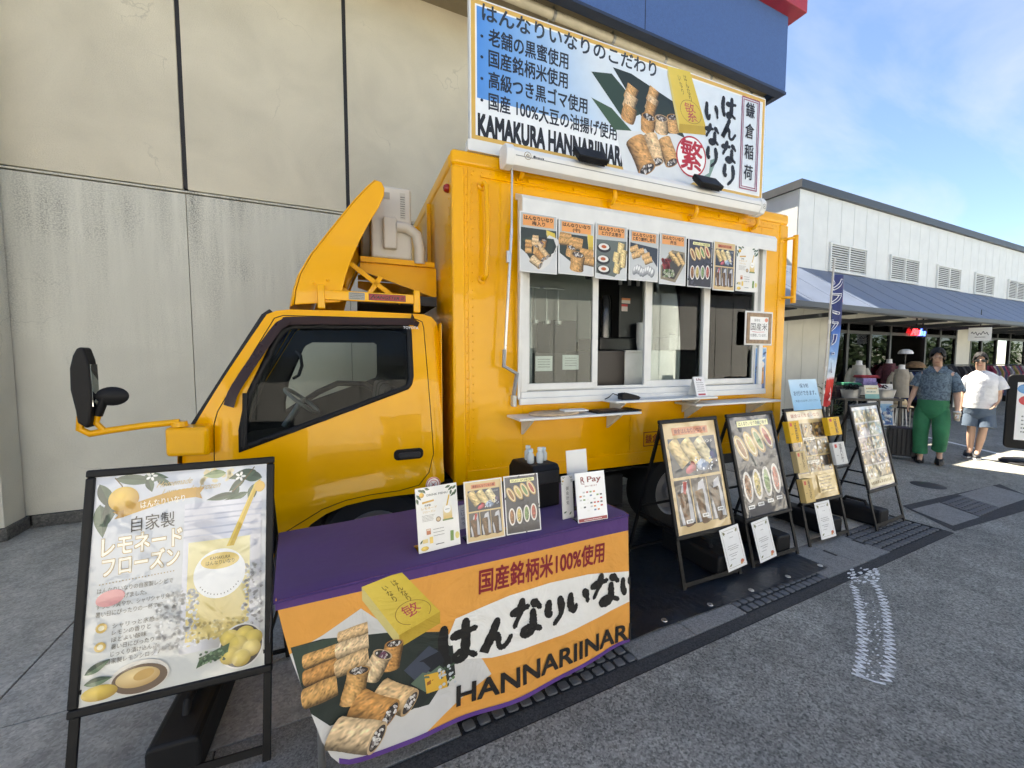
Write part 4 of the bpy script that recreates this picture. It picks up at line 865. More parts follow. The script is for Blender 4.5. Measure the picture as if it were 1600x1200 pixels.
# ---- serving window: frame, sliding sashes, sill
b = MB(); f_ = .06
b.box(WX0,-.045,WZ0,WX1,.05,WZ0+.075); b.box(WX0,-.04,WZ1-.05,WX1,.05,WZ1); b.box(WX0,-.042,WZ0+.075,WX0+.055,.05,WZ1-.05); b.box(WX1-.055,-.042,WZ0+.075,WX1,.05,WZ1-.05); b.build('window_frame', M_WHT, tr, bevel=.006)
b = MB(); b.box(WX0-.02,-.075,WZ0-.02,WX1+.02,-.0455,WZ0+.03); b.build('window_sill', M_WHT, tr, bevel=.006)
b = MB(); b.box(WX0+.056,.012,WZ0+.076,WX1-.056,.02,WZ0+.10); b.box(WX0+.056,.034,WZ0+.076,WX1-.056,.042,WZ0+.10); b.build('window_track', M_WHT, tr)
def sash(x0, x1, y, z0=WZ0+.085, z1=WZ1-.06, l_=.03, r_=.055, bt=.05):
    b = MB(); b.box(x0,y,z0,x1,y+.026,z0+bt); b.box(x0,y,z1-.04,x1,y+.026,z1); b.box(x0,y,z0+bt,x0+l_,y+.026,z1-.04); b.box(x1-r_,y,z0+bt,x1,y+.026,z1-.04)
    o = b.build('window_sash', M_WHT, tr, bevel=.004)
    b = MB(); b.box(x0+l_,y+.010,z0+bt,x1-r_,y+.015,z1-.04); b.build('window_pane', G_WIN, o)
sash(WX0+.056, 1.205, -.012)
sash(1.71, 2.44, .020, l_=.075, r_=.07)
sash(2.36, WX1-.056, -.012, l_=.075, r_=.05)
# interior walls
M_IW = mat('kitchen_panel_white', (.62,.62,.59), .4, var=.06)
b = MB(); b.box(.042,BWD-.10,BH0+.12,BL-.042,BWD-.06,BH1-.04); b.box(.042,.06,BH0+.12,.07,BWD-.1,BH1-.04); b.box(BL-.07,.06,BH0+.12,BL-.042,BWD-.1,BH1-.04); b.box(.07,.06,BH1-.07,BL-.07,BWD-.1,BH1-.04); b.build('kitchen_lining', M_IW, tr)
# ---- hood over the window
b = MB(); b.prism([(-.002,2.85),(-.115,2.80),(-.135,2.77),(-.135,2.655),(-.125,2.655),(-.122,2.76),(-.002,2.80)], 0, WX0-.03, WX1+.01); b.build('window_hood', M_WHT, tr, bevel=.004)
b = MB(); b.prism([(-.045,2.80),(-.118,2.77),(-.118,2.62),(-.045,1.32)], 0, WX0-.028, WX0-.005); b.build('hood_cheek', M_WHT, tr)
# ---- folding shelves
def shelf(u0, u1, v0, ly=-.26):
    (x0, z), (x1, z2) = tk(u0, v0[0], ly), tk(u1, v0[1], ly); z = (z+z2)/2
    b = MB(); b.box(x0,ly,z-.018,x1,-.012,z); o = b.build('serving_shelf', M_WHT, tr, bevel=.004)
    for xx in (x0+.12, x1-.16):
        b = MB(); b.prism([(-.011,z-.02),(ly+.06,z-.02),(ly+.06,z-.03),(-.011,z-.16)], 0, xx, xx+.02); b.build('shelf_bracket', M_WHT, o)
    return x0, x1, z
SH1 = shelf(812, 1003, (652,646)); SH2 = shelf(963, 1122, (630,617)); SH3 = shelf(1088, 1222, (634,623))
# ---- awning cassette with crank rod
CX0, CX1 = tk(790,243,-.17)[0], tk(1194,325,-.17)[0]
prof = [(-.045,3.03),(-.06,2.985),(-.11,2.962),(-.165,2.972),(-.185,3.01),(-.185,3.06),(-.16,3.095),(-.10,3.108),(-.045,3.10)]
b = MB(); b.prism(prof, 0, CX0+.06, CX1-.06); cas = b.build('awning_cassette', M_CAS, tr, smooth=35)
prof2 = [(-.04,3.04),(-.055,2.975),(-.11,2.95),(-.172,2.962),(-.195,3.01),(-.195,3.065),(-.165,3.105),(-.10,3.118),(-.04,3.11)]
for a_, c_ in ((CX0,CX0+.06),(CX1-.06,CX1)):
    b = MB(); b.prism(prof2, 0, a_, c_); b.build('end_cap', M_CAS, cas, bevel=.006, smooth=35)
b = MB(); b.box(CX0+.07,-.1885,3.025,CX1-.07,-.1855,3.03); b.build('cassette_groove', M_GRYP, cas)
pt = Print(); pt.ring(0,0,.027,.027,.004,(130,112,70)); [pt.line([(-.014*math.cos(a)-.006*math.sin(a),-.014*math.sin(a)+.006*math.cos(a)),(.014*math.cos(a)-.006*math.sin(a),.014*math.sin(a)+.006*math.cos(a))],.004,(130,112,70)) for a in (.78,2.35,3.93,5.5)]; pt.ell(.052,-.002,.011,.012,(60,60,60)); pt.scribble(.066,.125,-.010,.016,(60,60,60)); pt.build('cassette_emblem', M_PRINT, cas, lambda x, y, z: (CX0+.16+x,-.1855-z,3.038+y))
pt = Print(); pt.ring(0,0,.022,.022,.004,(110,104,84)); [pt.line([(-.011*math.cos(a),-.011*math.sin(a)),(.011*math.cos(a),.011*math.sin(a))],.004,(110,104,84)) for a in (.78,2.35)]; pt.build('cassette_emblem', M_PRINT, cas, lambda x, y, z: (CX1-.03+x,-.196-z,3.02+y))
for u, v in ((815,272),(958,312),(1085,334),(1180,352)):
    x, z = tk(u, v, -.05); b = MB(); b.tube([(x,-.002,z-.02),(x,-.05,z-.02),(x,-.075,z+.01),(x,-.07,2.98)], .018, 8); b.lathe([(.028,0),(.028,-.015)], 12, (x,0,z-.02), axis=1); b.build('cassette_bracket', M_Y, tr, smooth=45)
for u in (835,905,1000,1040,1130,1160):
    x, z = tk(u, 285 + (u-835)*.19, -.01); b = MB(); b.box(x-.05,-.012,2.935,x+.05,-.001,2.965); b.build('hinge_leaf', M_Y, tr, bevel=.003)
rx, ry = tk(800,272,-.12)[0], -.12; rz1 = tk(788,572,-.12)[1]; rxb = tk(788,572,-.12)[0]
b = MB(); b.tube([(rx,ry,2.97),(rx-.004,ry,2.55)], .008, 8); b.tube([(rx-.004,ry,2.55),(rxb,ry,rz1)], .011, 8); b.lathe([(.014,-.04),(.014,.04)], 8, ((rx+rxb)/2-.002,ry,2.35)); o = b.build('crank_rod', M_ALU, tr, smooth=40)
b = MB(); xb_, zb_ = tk(808,584,-.10); b.bar((rxb,ry,rz1+.12),(rxb-.004,ry,rz1-.01),.022); b.bar((rxb-.004,ry,rz1),(xb_,-.10,zb_),.02); b.bar((xb_,-.10,zb_+.01),(xb_-.012,-.06,zb_-.16),.022); b.build('crank_handle', M_GRYP, o, bevel=.003)
b = MB(); xc_, zc_ = tk(803,628,-.03); b.box(xc_-.015,-.05,zc_-.035,xc_+.015,0,zc_+.05); b.build('crank_clip', mat('clear_clip', (.55,.55,.5), .2), o, bevel=.004)
# ---- roof billboard
LB = -.005
bx0_, bz0_ = tk(737,215,LB); bx1_, bz1_ = tk(1196,157,LB); bz0_ = 3.175; bz1_ = 4.115
b = MB(); b.box(bx0_-.012,LB+.004,bz0_-.012,bx1_+.012,LB+.05,bz1_+.012); bb = b.build('billboard', M_WHT, tr, bevel=.004)
b = MB(); b.box(bx0_-.03,LB-.01,BH1+.007,bx1_,LB+.06,bz0_-.013); b.build('billboard_base', M_WHT, tr)
for xx in (bx0_+.3, (bx0_+bx1_)/2, bx1_-.3):
    b = MB(); b.bar((xx,.75,BH1),(xx,.06,3.95),.04); b.build('billboard_stay', M_STEEL, tr)
for u, v in ((918,252),(1100,292)):
    x, z = tk(u, v, -.16)
    b = MB(); b.obox((x-.125,-.23,z-.045), (.25,0,.0), (0,.09,.105), (0,-.03,.028)); o = b.build('floodlight', M_BLKP, tr, bevel=.006)
    b = MB(); b.bar((x,-.13,z+.0),(x,0,3.125),.03,.012); b.build('bracket', M_BLKP, o)
    b = MB(); b.obox((x-.11,-.226,z-.045), (.22,0,0), (0,.08,.0933), (0,.004,-.004)); b.build('lens', mat('lamp_lens', (.05,.05,.05), .15), o)
# ================================================================== PRINTED PICTURES
def mixc(a, b, t): return tuple(x*(1-t)+y*t for x, y in zip(a, b))
def food_scene(p, ox, oy, S, full=True, sx=1.0, seed=3, box=True):
    # platter of fried tofu rolls on dark leaves, drawn in a unit frame of width 1
    X = lambda x, y: (ox+S*sx*(x-80)/620, oy+S*(1180-y)/620)
    G = (38,46,40)
    p.add([X(*q) for q in ((180,1010),(560,640),(760,700),(690,830),(560,1080),(420,1180),(300,1175))], [tuple(range(7))], (214,212,208))
    p.add([X(*q) for q in ((80,745),(330,690),(640,690),(690,800),(640,900),(420,1010),(230,1040),(120,900))], [tuple(range(8))], G)
    p.add([X(*q) for q in ((80,745),(250,690),(330,720),(200,860))], [(0,1,2,3)], (58,72,58))
    p.add([X(*q) for q in ((560,690),(650,700),(590,960),(470,1000))], [(0,1,2,3)], (46,58,50))
    p.add([X(*q) for q in ((330,690),(520,680),(500,760),(380,780))], [(0,1,2,3)], (30,34,32))
    k = S/620
    RL = [(195,775,100,30,0,0),(318,690,98,24,0,0),(198,832,106,34,3,0),(316,738,106,34,-2,0),(196,905,100,44,2,0),(315,798,108,38,2,0),
          (462,775,100,40,82,1),(400,812,100,46,62,1),(322,885,120,46,80,1),(468,925,150,56,-42,1),(388,970,150,60,-40,1),(322,1065,180,62,-34,1)]
    if box and full: pass
    for i, (cx, cy, ln, rd, an, e) in enumerate(RL):
        x, y = X(cx, cy); tone = [(206,158,96),(214,178,130),(196,142,80),(222,192,150)][i % 4]
        p.roll(x, y, ln*k*sx, rd*k, R(an), tone=tone, end=bool(e), seed=seed*31+i, fill=(116,74,92) if i == 7 else None)
def gift_box(p, Q, text=True):
    # yellow box in perspective: Q = four corners of the lid (tl, tr, br, bl), plus depth vector
    (tl, tr_, br, bl), d = Q[:4], Q[4]
    dn = lambda q: (q[0]+d[0], q[1]+d[1])
    p.add([bl, br, dn(br), dn(bl)], [(0,1,2,3)], (188,156,52)); p.add([tl, bl, dn(bl), dn(tl)], [(0,1,2,3)], (206,190,120))
    p.add([tl, tr_, br, bl], [(0,1,2,3)], [(222,196,86),(214,188,70),(206,176,62),(216,186,74)])
    L2 = lambda a, b: tuple(np.array(tl)*(1-a)*(1-b)+np.array(tr_)*a*(1-b)+np.array(br)*a*b+np.array(bl)*(1-a)*b)
    def put(ch, a, b, h, col, br_=False):
        V, F, bb_ = glyphs(ch, .012); w_ = max(bb_[2]-bb_[0], .35)
        P = [L2(a+(v[0]-(bb_[0]+bb_[2])/2)*h, b-(v[1]-.4)*h*.9) for v in V]; p.add(P, F, col); p.z -= p.eps
    if text:
        for i, ch in enumerate('はんなり'): put(ch, .68, .14+i*.12, .15, (60,48,20))
        for i, ch in enumerate('いなり'): put(ch, .42, .16+i*.12, .14, (60,48,20))
        put('繁', .55, .76, .42, (176,72,76)); p.z += p.eps
        n = 28; P = [L2(.55+.40*math.cos(2*math.pi*i/n), .76+.22*math.sin(2*math.pi*i/n)) for i in range(n)]+[L2(.55+.385*math.cos(2*math.pi*i/n), .76+.21*math.sin(2*math.pi*i/n)) for i in range(n)]
        p.add(P, [(i, (i+1) % n, n+(i+1) % n, n+i) for i in range(n)], (140,110,50))
# ---- the billboard
def bb_print():
    W_, H_ = bx1_-bx0_, bz1_-bz0_; p = Print()
    C = lambda x, y: (lambda q: (q[0]-bx0_, q[1]-bz0_))(tk(720+x*.3375, y*.3375, LB))
    def bgc(a, b):
        t = max(0, min(1, (a-.02)/(.30+.16*(1-b)))); c = mixc((74,140,214), (214,224,232), t**.9)
        return mixc(c, (226,228,228), max(0, min(1, (.30-b)*3)) * (.25+.75*min(1, a*3)))
    p.grect(0,0,W_,H_, bgc, 40, 14)
    g_ = .030; p.frame(0,0,W_,H_,g_,(214,172,84)); p.frame(g_,g_,W_-g_,H_-g_,.012,(236,236,232))
    # white band under the blue
    q0, q1 = C(80,515), C(760,690); p.add([(g_,.03),(1.62,.03),(1.50,.285),(g_,.285)], [(0,1,2,3)], (233,236,238))
    def tline(t, a, b, h, col, bold, **k):
        A_, B_ = C(*a), C(*b); p.text(t, A_[0], (A_[1]+B_[1])/2, h, col, bold, wd=B_[0]-A_[0], **k)
    tline('はんなりいなりのこだわり', (100,85), (905,365), .115, (40,48,58), .018)
    for t, a, b in (('老舗の黒蜜使用',(130,205),(498,322)), ('国産銘柄米使用',(130,302),(495,413)), ('高級つき黒ゴマ使用',(130,402),(586,530)), ('国産 100%大豆の油揚げ使用',(130,502),(722,652))):
        tline(t, a, b, .108, (26,32,44), .02); c = C(98, a[1]-40); p.ell(c[0], c[1], .011, .011, (28,34,46), n=12)
    tline('KAMAKURA HANNARIINARI', (82,618), (747,768), .145, (22,22,24), .045)
    f0, f1 = C(600,760), C(1010,330)
    # plate cloth and leaves
    for Q, c in (((C(605,330),C(700,340),C(850,520),C(760,560)),(44,64,50)), ((C(605,450),C(700,500),C(840,660),C(740,640)),(60,86,62)), ((C(705,310),C(790,340),C(1000,480),C(990,640),C(850,560)),(34,46,40)), ((C(850,440),C(960,470),C(1040,640),C(980,700)),(40,52,44)), ((C(1090,760),C(1190,730),C(1150,830),C(1100,850)),(120,150,140))):
        p.add(list(Q), [tuple(range(len(Q)))], c)
    p.add([C(*q) for q in ((720,600),(1000,620),(1160,700),(1150,800),(1000,890),(760,820))], [tuple(range(6))], (216,220,222))
    RL = [(790,430,62,.055,70,0),(785,470,62,.06,72,0),(780,525,62,.065,75,0),(890,440,62,.05,70,0),(885,480,62,.055,72,0),(880,505,55,.05,75,0),
          (985,575,70,.062,100,1),(930,580,70,.066,92,1),(868,575,72,.07,85,1),(960,700,120,.075,-62,1),(890,690,130,.08,-68,1),(835,715,150,.095,-58,1)]
    for i, (x, y, ln, rd, an, e) in enumerate(RL):
        c = C(x, y); p.roll(c[0], c[1], ln*(.00165 if i > 5 else .0019), rd*1.05, R(an), tone=[(206,158,100),(218,184,140),(198,148,90)][i % 3], end=bool(e), seed=60+i)
    gift_box(p, (C(958,305), C(1062,332), C(1135,585), C(1012,572), (0,-.075)))
    c = C(1068,725); p.ell(c[0], c[1], .172, .172, (238,238,236), n=40); p.ring(c[0], c[1], .175, .175, .014, (178,32,48), 44); p.text('繁', c[0]-.125, c[1]-.115, .235, (178,32,48), .016, wd=.25)
    for ch, y in zip('はんなり', (505,605,710,815)): c = C(1242, y); p.brush(ch, c[0]-.095, c[1]-.08, .185, .175, .045)
    for ch, y in zip('いなり', (520,625,730)): c = C(1165, y); p.brush(ch, c[0]-.09, c[1]-.08, .17, .165, .042)
    a_, b_ = C(1288,885), C(1385,470); a_ = (a_[0], max(.065, a_[1])); p.frame(a_[0],a_[1],b_[0],b_[1],.010,(150,62,96)); p.frame(a_[0]+.022,a_[1]+.022,b_[0]-.022,b_[1]-.022,.007,(150,62,96))
    cx = (a_[0]+b_[0])/2
    p.vtext('鎌倉稲荷', cx, b_[1]-.05, .125, (b_[1]-a_[1]-.08)/4, (30,28,32), .012)
    return p.build('billboard_print', M_PRINT, bb, lambda x, y, z: (bx0_+x, LB+.0035-z, bz0_+y))
bb_print()
# small red sticker on the box side
x, z = tk(1005,698); pt = Print(); pt.frame(0,0,.34,.13,.008,(150,34,14)); pt.text('鎌倉稲荷',.022,.026,.075,(150,34,14),.012,wd=.30); pt.build('side_lettering', M_PRINT, tr, lambda a, b_, c: (x+a,-.0015-c,z+b_))
# ---- eight menu posters under the hood
M_PAPER = mat('poster_card_white', (.74,.74,.72), .5, var=.04)
def roll_simple(p, x, y, w_, h, tone, ang=0, seed=1, fill=None, open_=True):  # one roll with a bite-sized cut face
    p.roll(x, y, w_, h/2, ang, tone=tone, end=open_, seed=seed, fill=fill, nu=9, nv=7)
def wrap(p, x, y, w_, h, inner, ang=0, seed=1):      # wrapped sandwich cut: pale bread or paper round a filling
    c, q = math.cos(ang), math.sin(ang); rn = random.Random(seed)
    p.ell(x, y, w_/2, h/2, (205,176,120), ang+math.pi/2*0, n=20, col2=(170,136,82)); p.ell(x, y, w_*.36, h*.42, (232,214,178), ang, n=18); p.ell(x, y, w_*.24, h*.36, inner, ang, n=16)
    for k in range(10):
        t = rn.uniform(0, 6.28); r_ = rn.random(); p.ell(x+(r_*w_*.22*math.cos(t))*c-(r_*h*.33*math.sin(t))*q, y+(r_*w_*.22*math.cos(t))*q+(r_*h*.33*math.sin(t))*c, w_*.05, w_*.04, tuple(min(255, v*rn.uniform(.6,1.5)) for v in inner), n=6); p.z -= p.eps
    p.z += p.eps
def stick_menu(p, x0, y0, x1, y1, prices=False):     # beige menu: three long rolls above, three wrapped ones below
    W_, H_ = x1-x0, y1-y0; X = lambda a, b: (x0+W_*a, y0+H_*b)
    p.rect(x0,y0,x1,y1,(212,184,134)); p.rect(*X(.16,.885),*X(.84,.955),(206,128,84)); p.text('鎌倉はんなりいなり棒',*X(.20,.897),H_*.042,(120,26,20),.02,wd=W_*.60)
    p.grect(*X(.06,.50),*X(.95,.855), lambda a, b: mixc((38,44,58),(64,72,88),b*.7+.3*a), 8, 8)
    for i, (a, t) in enumerate(((.20,(214,186,128)),(.43,(214,190,134)),(.68,(220,204,160)))):
        c = X(a+.03,.71); p.roll(c[0], c[1], H_*.25, W_*.105, R(-58), tone=t, end=False, seed=90+i, nu=12, nv=8)
    for a, b, rx, ry, col in ((.46,.585,.05,.05,(150,30,34)),(.40,.56,.10,.035,(206,96,110)),(.62,.59,.10,.05,(170,186,206)),(.68,.57,.09,.04,(120,140,170)),(.86,.66,.05,.05,(90,80,110)),(.9,.6,.05,.04,(60,56,80))):
        c = X(a, b); p.ell(c[0], c[1], W_*rx, H_*ry, col, .4, n=16, col2=tuple(v*.6 for v in col))
    p.speck(*X(.5,.53),*X(.92,.66),[(190,200,216),(70,74,90),(230,234,240)], 26, W_*.018)
    p.text('ワンハンド',*X(.60,.79),H_*.03,(236,236,232),.0,wd=W_*.3)
    for i, (a, t) in enumerate(((.06,(104,70,44)),(.365,(112,84,58)),(.665,(86,62,44)))):
        p.grect(*X(a,.075),*X(a+.285,.475), lambda u, v: mixc((52,48,50),(92,86,84),v), 4, 4)
        p.add([X(a+.05,.08),X(a+.25,.08),X(a+.255,.25),X(a+.23,.46),X(a+.13,.43),X(a+.03,.22)], [tuple(range(6))], (196,196,200))
        c = X(a+.15,.22); p.roll(c[0], c[1], H_*.29, W_*.085, R(100), tone=t, end=False, seed=120+i, nu=12, nv=8)
        p.add([X(a+.20,.10),X(a+.275,.09),X(a+.26,.30),X(a+.21,.42)], [(0,1,2,3)], (176,178,184))
        if i == 0: p.add([X(a+.16,.46),X(a+.23,.45),X(a+.18,.34),X(a+.14,.36)], [(0,1,2,3)], (176,52,50))
        if prices: p.rect(*X(a+.12,.085+.03*i),*X(a+.24,.118+.03*i),(238,238,236)); p.text('¥600' if i == 0 else '¥800' if i == 1 else '¥700',*X(a+.135,.092+.03*i),H_*.02,(20,20,20),.03,wd=W_*.09)
def cut_menu(p, x0, y0, x1, y1, prices=False):       # dark menu: four filled cut rolls above, four below
    W_, H_ = x1-x0, y1-y0; X = lambda a, b: (x0+W_*a, y0+H_*b)
    p.grect(x0,y0,x1,y1, lambda a, b: mixc((44,44,54),(66,68,82),b), 6, 8); p.speck(x0,y0,x1,y1,[(36,36,46),(70,72,86),(54,54,66)],60,W_*.05)
    p.rect(*X(.16,.895),*X(.90,.955),(240,236,170)); p.text('はんなりいなりお結び焼き',*X(.20,.905),H_*.038,(60,50,26),.02,wd=W_*.66)
    fl = ((150,104,64),(190,168,96),(118,142,92),(172,88,72))
    for i, a in enumerate((.17,.39,.59,.80)):
        c = X(a, .68+.03*i); an = R(28); wrap(p, c[0], c[1], W_*.20, H_*.30, fl[i], an, 40+i)
    for i, a in enumerate((.16,.38,.61,.83)):
        c = X(a,.29+.012*i); p.ell(c[0], c[1], W_*.10, H_*.155, (222,216,208), 0, n=20); p.ell(c[0], c[1], W_*.065, H_*.125, fl[i] if i else (140,94,62), 0, n=18, col2=tuple(v*.7 for v in fl[i]))
        p.speck(c[0]-W_*.05,c[1]-H_*.1,c[0]+W_*.05,c[1]+H_*.1,[tuple(v*.6 for v in fl[i]),tuple(min(255,v*1.35) for v in fl[i])],18,W_*.014)
        if prices: d = X(a-.07,.075+.012*i); p.rect(d[0],d[1],d[0]+W_*.14,d[1]+H_*.036,(238,238,236)); p.text(['¥400','¥380','¥420','¥450'][i],d[0]+W_*.02,d[1]+H_*.008,H_*.02,(20,20,20),.03,wd=W_*.10)
def leaves_corner(p, W_, H_, k=1.0):
    for x, y, ln, a in ((.02,.90,.17,-.9),(.06,.97,.17,-.4),(.02,.84,.14,-1.35),(.16,.97,.12,-.9),(.22,.98,.12,-.3)):
        p.leaf(W_*x, H_*y, W_*ln*k, W_*.06*k, a)
    p.ell(W_*.14, H_*.885, W_*.058, W_*.058, (222,180,72), col2=(180,132,38))
    for x, y, ln, a in ((.98,.90,.15,-2.0),(.90,.95,.15,-2.6),(.95,.86,.16,-2.5),(.84,.97,.14,-2.9),(.98,.96,.13,-2.5),(.86,.90,.12,-1.9)):
        p.leaf(W_*x, H_*y, W_*ln*k, W_*.055*k, a)
def drink_menu(p, W_, H_, title='DRINK MENU'):
    p.rect(0,0,W_,H_,(232,230,224)); leaves_corner(p, W_, H_)
    p.text(title, W_*.26, H_*.855, H_*.034, (66,72,66), .008, wd=W_*.50)
    p.rect(W_*.14,H_*.755,W_*.42,H_*.785,(206,160,64), .1); p.text('自家製',W_*.20,H_*.70,H_*.03,(40,40,40),.01); p.text('レモネード',W_*.12,H_*.65,H_*.04,(206,170,90),.01,wd=W_*.36); p.text('フローズン',W_*.14,H_*.595,H_*.034,(206,170,90),.01,wd=W_*.3)
    for k in range(5): p.scribble(W_*.12, W_*random.uniform(.36,.46), H_*(.555-.021*k), H_*.009, (130,126,118))
    # cup with straw
    p.grect(W_*.62,H_*.44,W_*.84,H_*.72, lambda a, b: mixc((216,178,92),(236,234,226),min(1,b*1.3)), 4, 6); p.rect(W_*.73,H_*.60,W_*.765,H_*.83,(218,176,66),-.3); p.ell(W_*.73,H_*.60,W_*.085,W_*.085,(244,242,236)); p.scribble(W_*.68,W_*.78,H_*.595,H_*.012,(80,70,50)); p.rect(W_*.60,H_*.425,W_*.86,H_*.45,(96,124,70))
    p.ell(W_*.50,H_*.47,W_*.06,W_*.06,(120,90,70)); p.ell(W_*.50,H_*.47,W_*.045,W_*.04,(206,180,140))
    p.rect(W_*.20,H_*.26,W_*.30,H_*.35,(184,104,58)); p.rect(W_*.21,H_*.32,W_*.29,H_*.345,(220,200,180))
    for k in range(3): p.scribble(W_*.36, W_*.62, H_*(.32-.05*k), H_*.012, (110,106,98))
    p.rect(W_*.76,H_*.09,W_*.84,H_*.25,(104,140,66),-.05); p.ell(W_*.93,H_*.16,W_*.05,W_*.08,(222,206,120)); p.rect(W_*.10,H_*.14,W_*.22,H_*.20,(218,196,130)); p.rect(W_*.26,H_*.12,W_*.34,H_*.22,(232,196,96)); p.ell(W_*.14,H_*.06,W_*.09,W_*.05,(226,196,90),col2=(190,150,60)); p.scribble(W_*.40,W_*.60,H_*.08,H_*.016,(60,58,54)); p.leaf(W_*.04,H_*.14,W_*.1,W_*.04,.9)
PE = [(812,871),(873,929),(931,981),(984,1030),(1032,1074),(1077,1115),(1117,1151),(1153,1187)]
LP = -.142
PZT, PZB = tk(812,329,LP)[1], tk(812,424,LP)[1]
plab = ['orange titled menu poster with nine sesame rolls, leftmost under the hood','menu poster showing close-up of rolls with round cut faces, second under the hood',
 'menu poster with black seaweed rolls and pale rolls on a board, third under the hood','menu poster with pale rolls above shiny sliced fish, fourth under the hood',
 'menu poster with an open lunch box of rolls and vegetables under the hood','dark menu poster with four cut rolls above four, under the hood',
 'beige menu poster with three stick rolls over three wrapped ones, under the hood','pale drink menu poster with iced cup, rightmost under the hood']
for i, (u0, u1) in enumerate(PE):
    xa = tk(u0, 340, LP)[0]; xb = tk(u1, 340, LP)[0]; W_ = xb-xa; zt = PZT-.004*(i > 4)-.012*(i % 2); zb = PZB+.0+.01*(i % 2)-.012*(i > 4); H_ = zt-zb
    wx = T0 + TEX*xa + TEY*LP
    t = thing('menu_poster', plab[i], 'poster', (wx[0],wx[1],zb), TA, 'menu posters under the truck hood')
    b = MB(); b.box(0,.001,0,W_,.005,H_); b.build('board', M_PAPER, t)
    p = Print(); X = lambda a, c: (W_*a, H_*c)
    if i < 5:
        p.grect(W_*.03,H_*.02,W_*.97,H_*.98, lambda a, c: mixc((206,208,208),(176,180,178),c), 4, 6)
        if i < 2:
            p.add([X(.03,.25),X(.5,.22),X(.97,.4),X(.97,.74),X(.03,.74)], [tuple(range(5))], (46,56,50)); p.add([X(.03,.02),X(.97,.02),X(.97,.35),X(.5,.16),X(.03,.38)], [tuple(range(5))], (204,206,206))
            if i == 0: gift_box(p, (X(.70,.74),X(.93,.70),X(.98,.52),X(.80,.55),(0,-.03)), False); food_scene(p, W_*.06, H_*.05, W_*.98, sx=.95, seed=5)
            else:
                gift_box(p, (X(.80,.78),X(.97,.76),X(.97,.55),X(.84,.55),(0,-.03)), False)
                for k, (a, c, l_, r_, an, e) in enumerate(((.20,.68,.30,.075,0,0),(.18,.60,.30,.075,0,0),(.50,.62,.34,.07,-5,0),(.48,.54,.34,.07,-4,0),(.80,.42,.36,.085,-3,0),(.82,.28,.36,.09,-3,0),(.34,.42,.2,.10,80,1),(.52,.24,.36,.15,84,1))):
                    p.roll(*X(a,c), W_*l_, H_*r_, R(an), tone=(200,152,92), end=bool(e), seed=200+k)
        elif i == 2:
            p.add([X(.03,.1),X(.6,.05),X(.97,.3),X(.97,.72),X(.03,.7)], [tuple(range(5))], (96,104,100))
            for a, c in ((.26,.56),(.24,.34),(.26,.16)):
                p.ell(*X(a,c), W_*.21, H_*.085, (28,30,32)); p.ell(*X(a,c+.02), W_*.165, H_*.06, (226,222,214)); p.ell(*X(a,c+.02), W_*.08, H_*.03, (190,90,40))
            for k, (a, c) in enumerate(((.80,.60),(.88,.48),(.66,.42),(.86,.34),(.68,.22))): p.roll(*X(a,c), W_*.24, H_*.075, R(80), tone=(226,200,140), end=False, seed=300+k)
        elif i == 3:
            p.add([X(.03,.55),X(.55,.65),X(.97,.30),X(.97,.68),X(.03,.74)], [tuple(range(5))], (44,54,66))
            for k, (a, c) in enumerate(((.18,.62),(.38,.57),(.58,.50),(.24,.50),(.66,.42))): p.roll(*X(a,c), W_*.26, H_*.065, R(20), tone=(214,172,116), end=False, seed=310+k)
            for k in range(9): a, c = .2+.075*k, .20+.03*math.sin(k*1.3); p.ell(*X(a,c), W_*.075, H_*.10, (176,178,180), -.35, n=14, col2=(104,108,114)); p.ell(*X(a-.01,c+.03), W_*.03, H_*.05, (232,232,230), -.35, n=10)
        else:
            p.add([X(.05,.10),X(.60,.05),X(.97,.45),X(.93,.66),X(.45,.68),X(.05,.35)], [tuple(range(6))], (138,126,104)); p.add([X(.10,.16),X(.56,.11),X(.90,.46),X(.86,.62),X(.45,.62),X(.10,.36)], [tuple(range(6))], (66,62,56))
            for k, (a, c) in enumerate(((.46,.56),(.56,.51),(.66,.46),(.74,.55),(.82,.48))): p.roll(*X(a,c), W_*.26, H_*.05, R(-52), tone=(220,182,122), end=False, seed=320+k)
            p.speck(*X(.12,.30),*X(.40,.48),[(150,44,50),(186,84,80),(110,40,46)],40,W_*.05); p.speck(*X(.16,.15),*X(.54,.28),[(104,140,80),(214,220,190),(70,110,64),(230,230,214)],60,W_*.04)
        p.rect(W_*.08,H_*.775,W_*.90,H_*.955,(232,160,92)); p.text('はんなりいなり',W_*.11,H_*.87,H_*.065,(46,28,16),.03,wd=W_*.76); p.text(['梅入り','(中)','と穴子太巻き','と炙り鯖押し寿司','弁当'][i],W_*.49,H_*.79,H_*.065,(46,28,16),.024,wd=W_*[.34,.2,.6,.74,.22][i],al='C')
    elif i == 5: cut_menu(p, W_*.03,H_*.02,W_*.97,H_*.98)
    elif i == 6: stick_menu(p, W_*.03,H_*.02,W_*.97,H_*.98)
    else: drink_menu(p, W_, H_, ' ')
    p.build('poster_print', M_PRINT, t, lambda x, y, z: (x,-z,y))
def on_truck(x, y, z): q = T0+TEX*x+TEY*y; return (q[0], q[1], z)
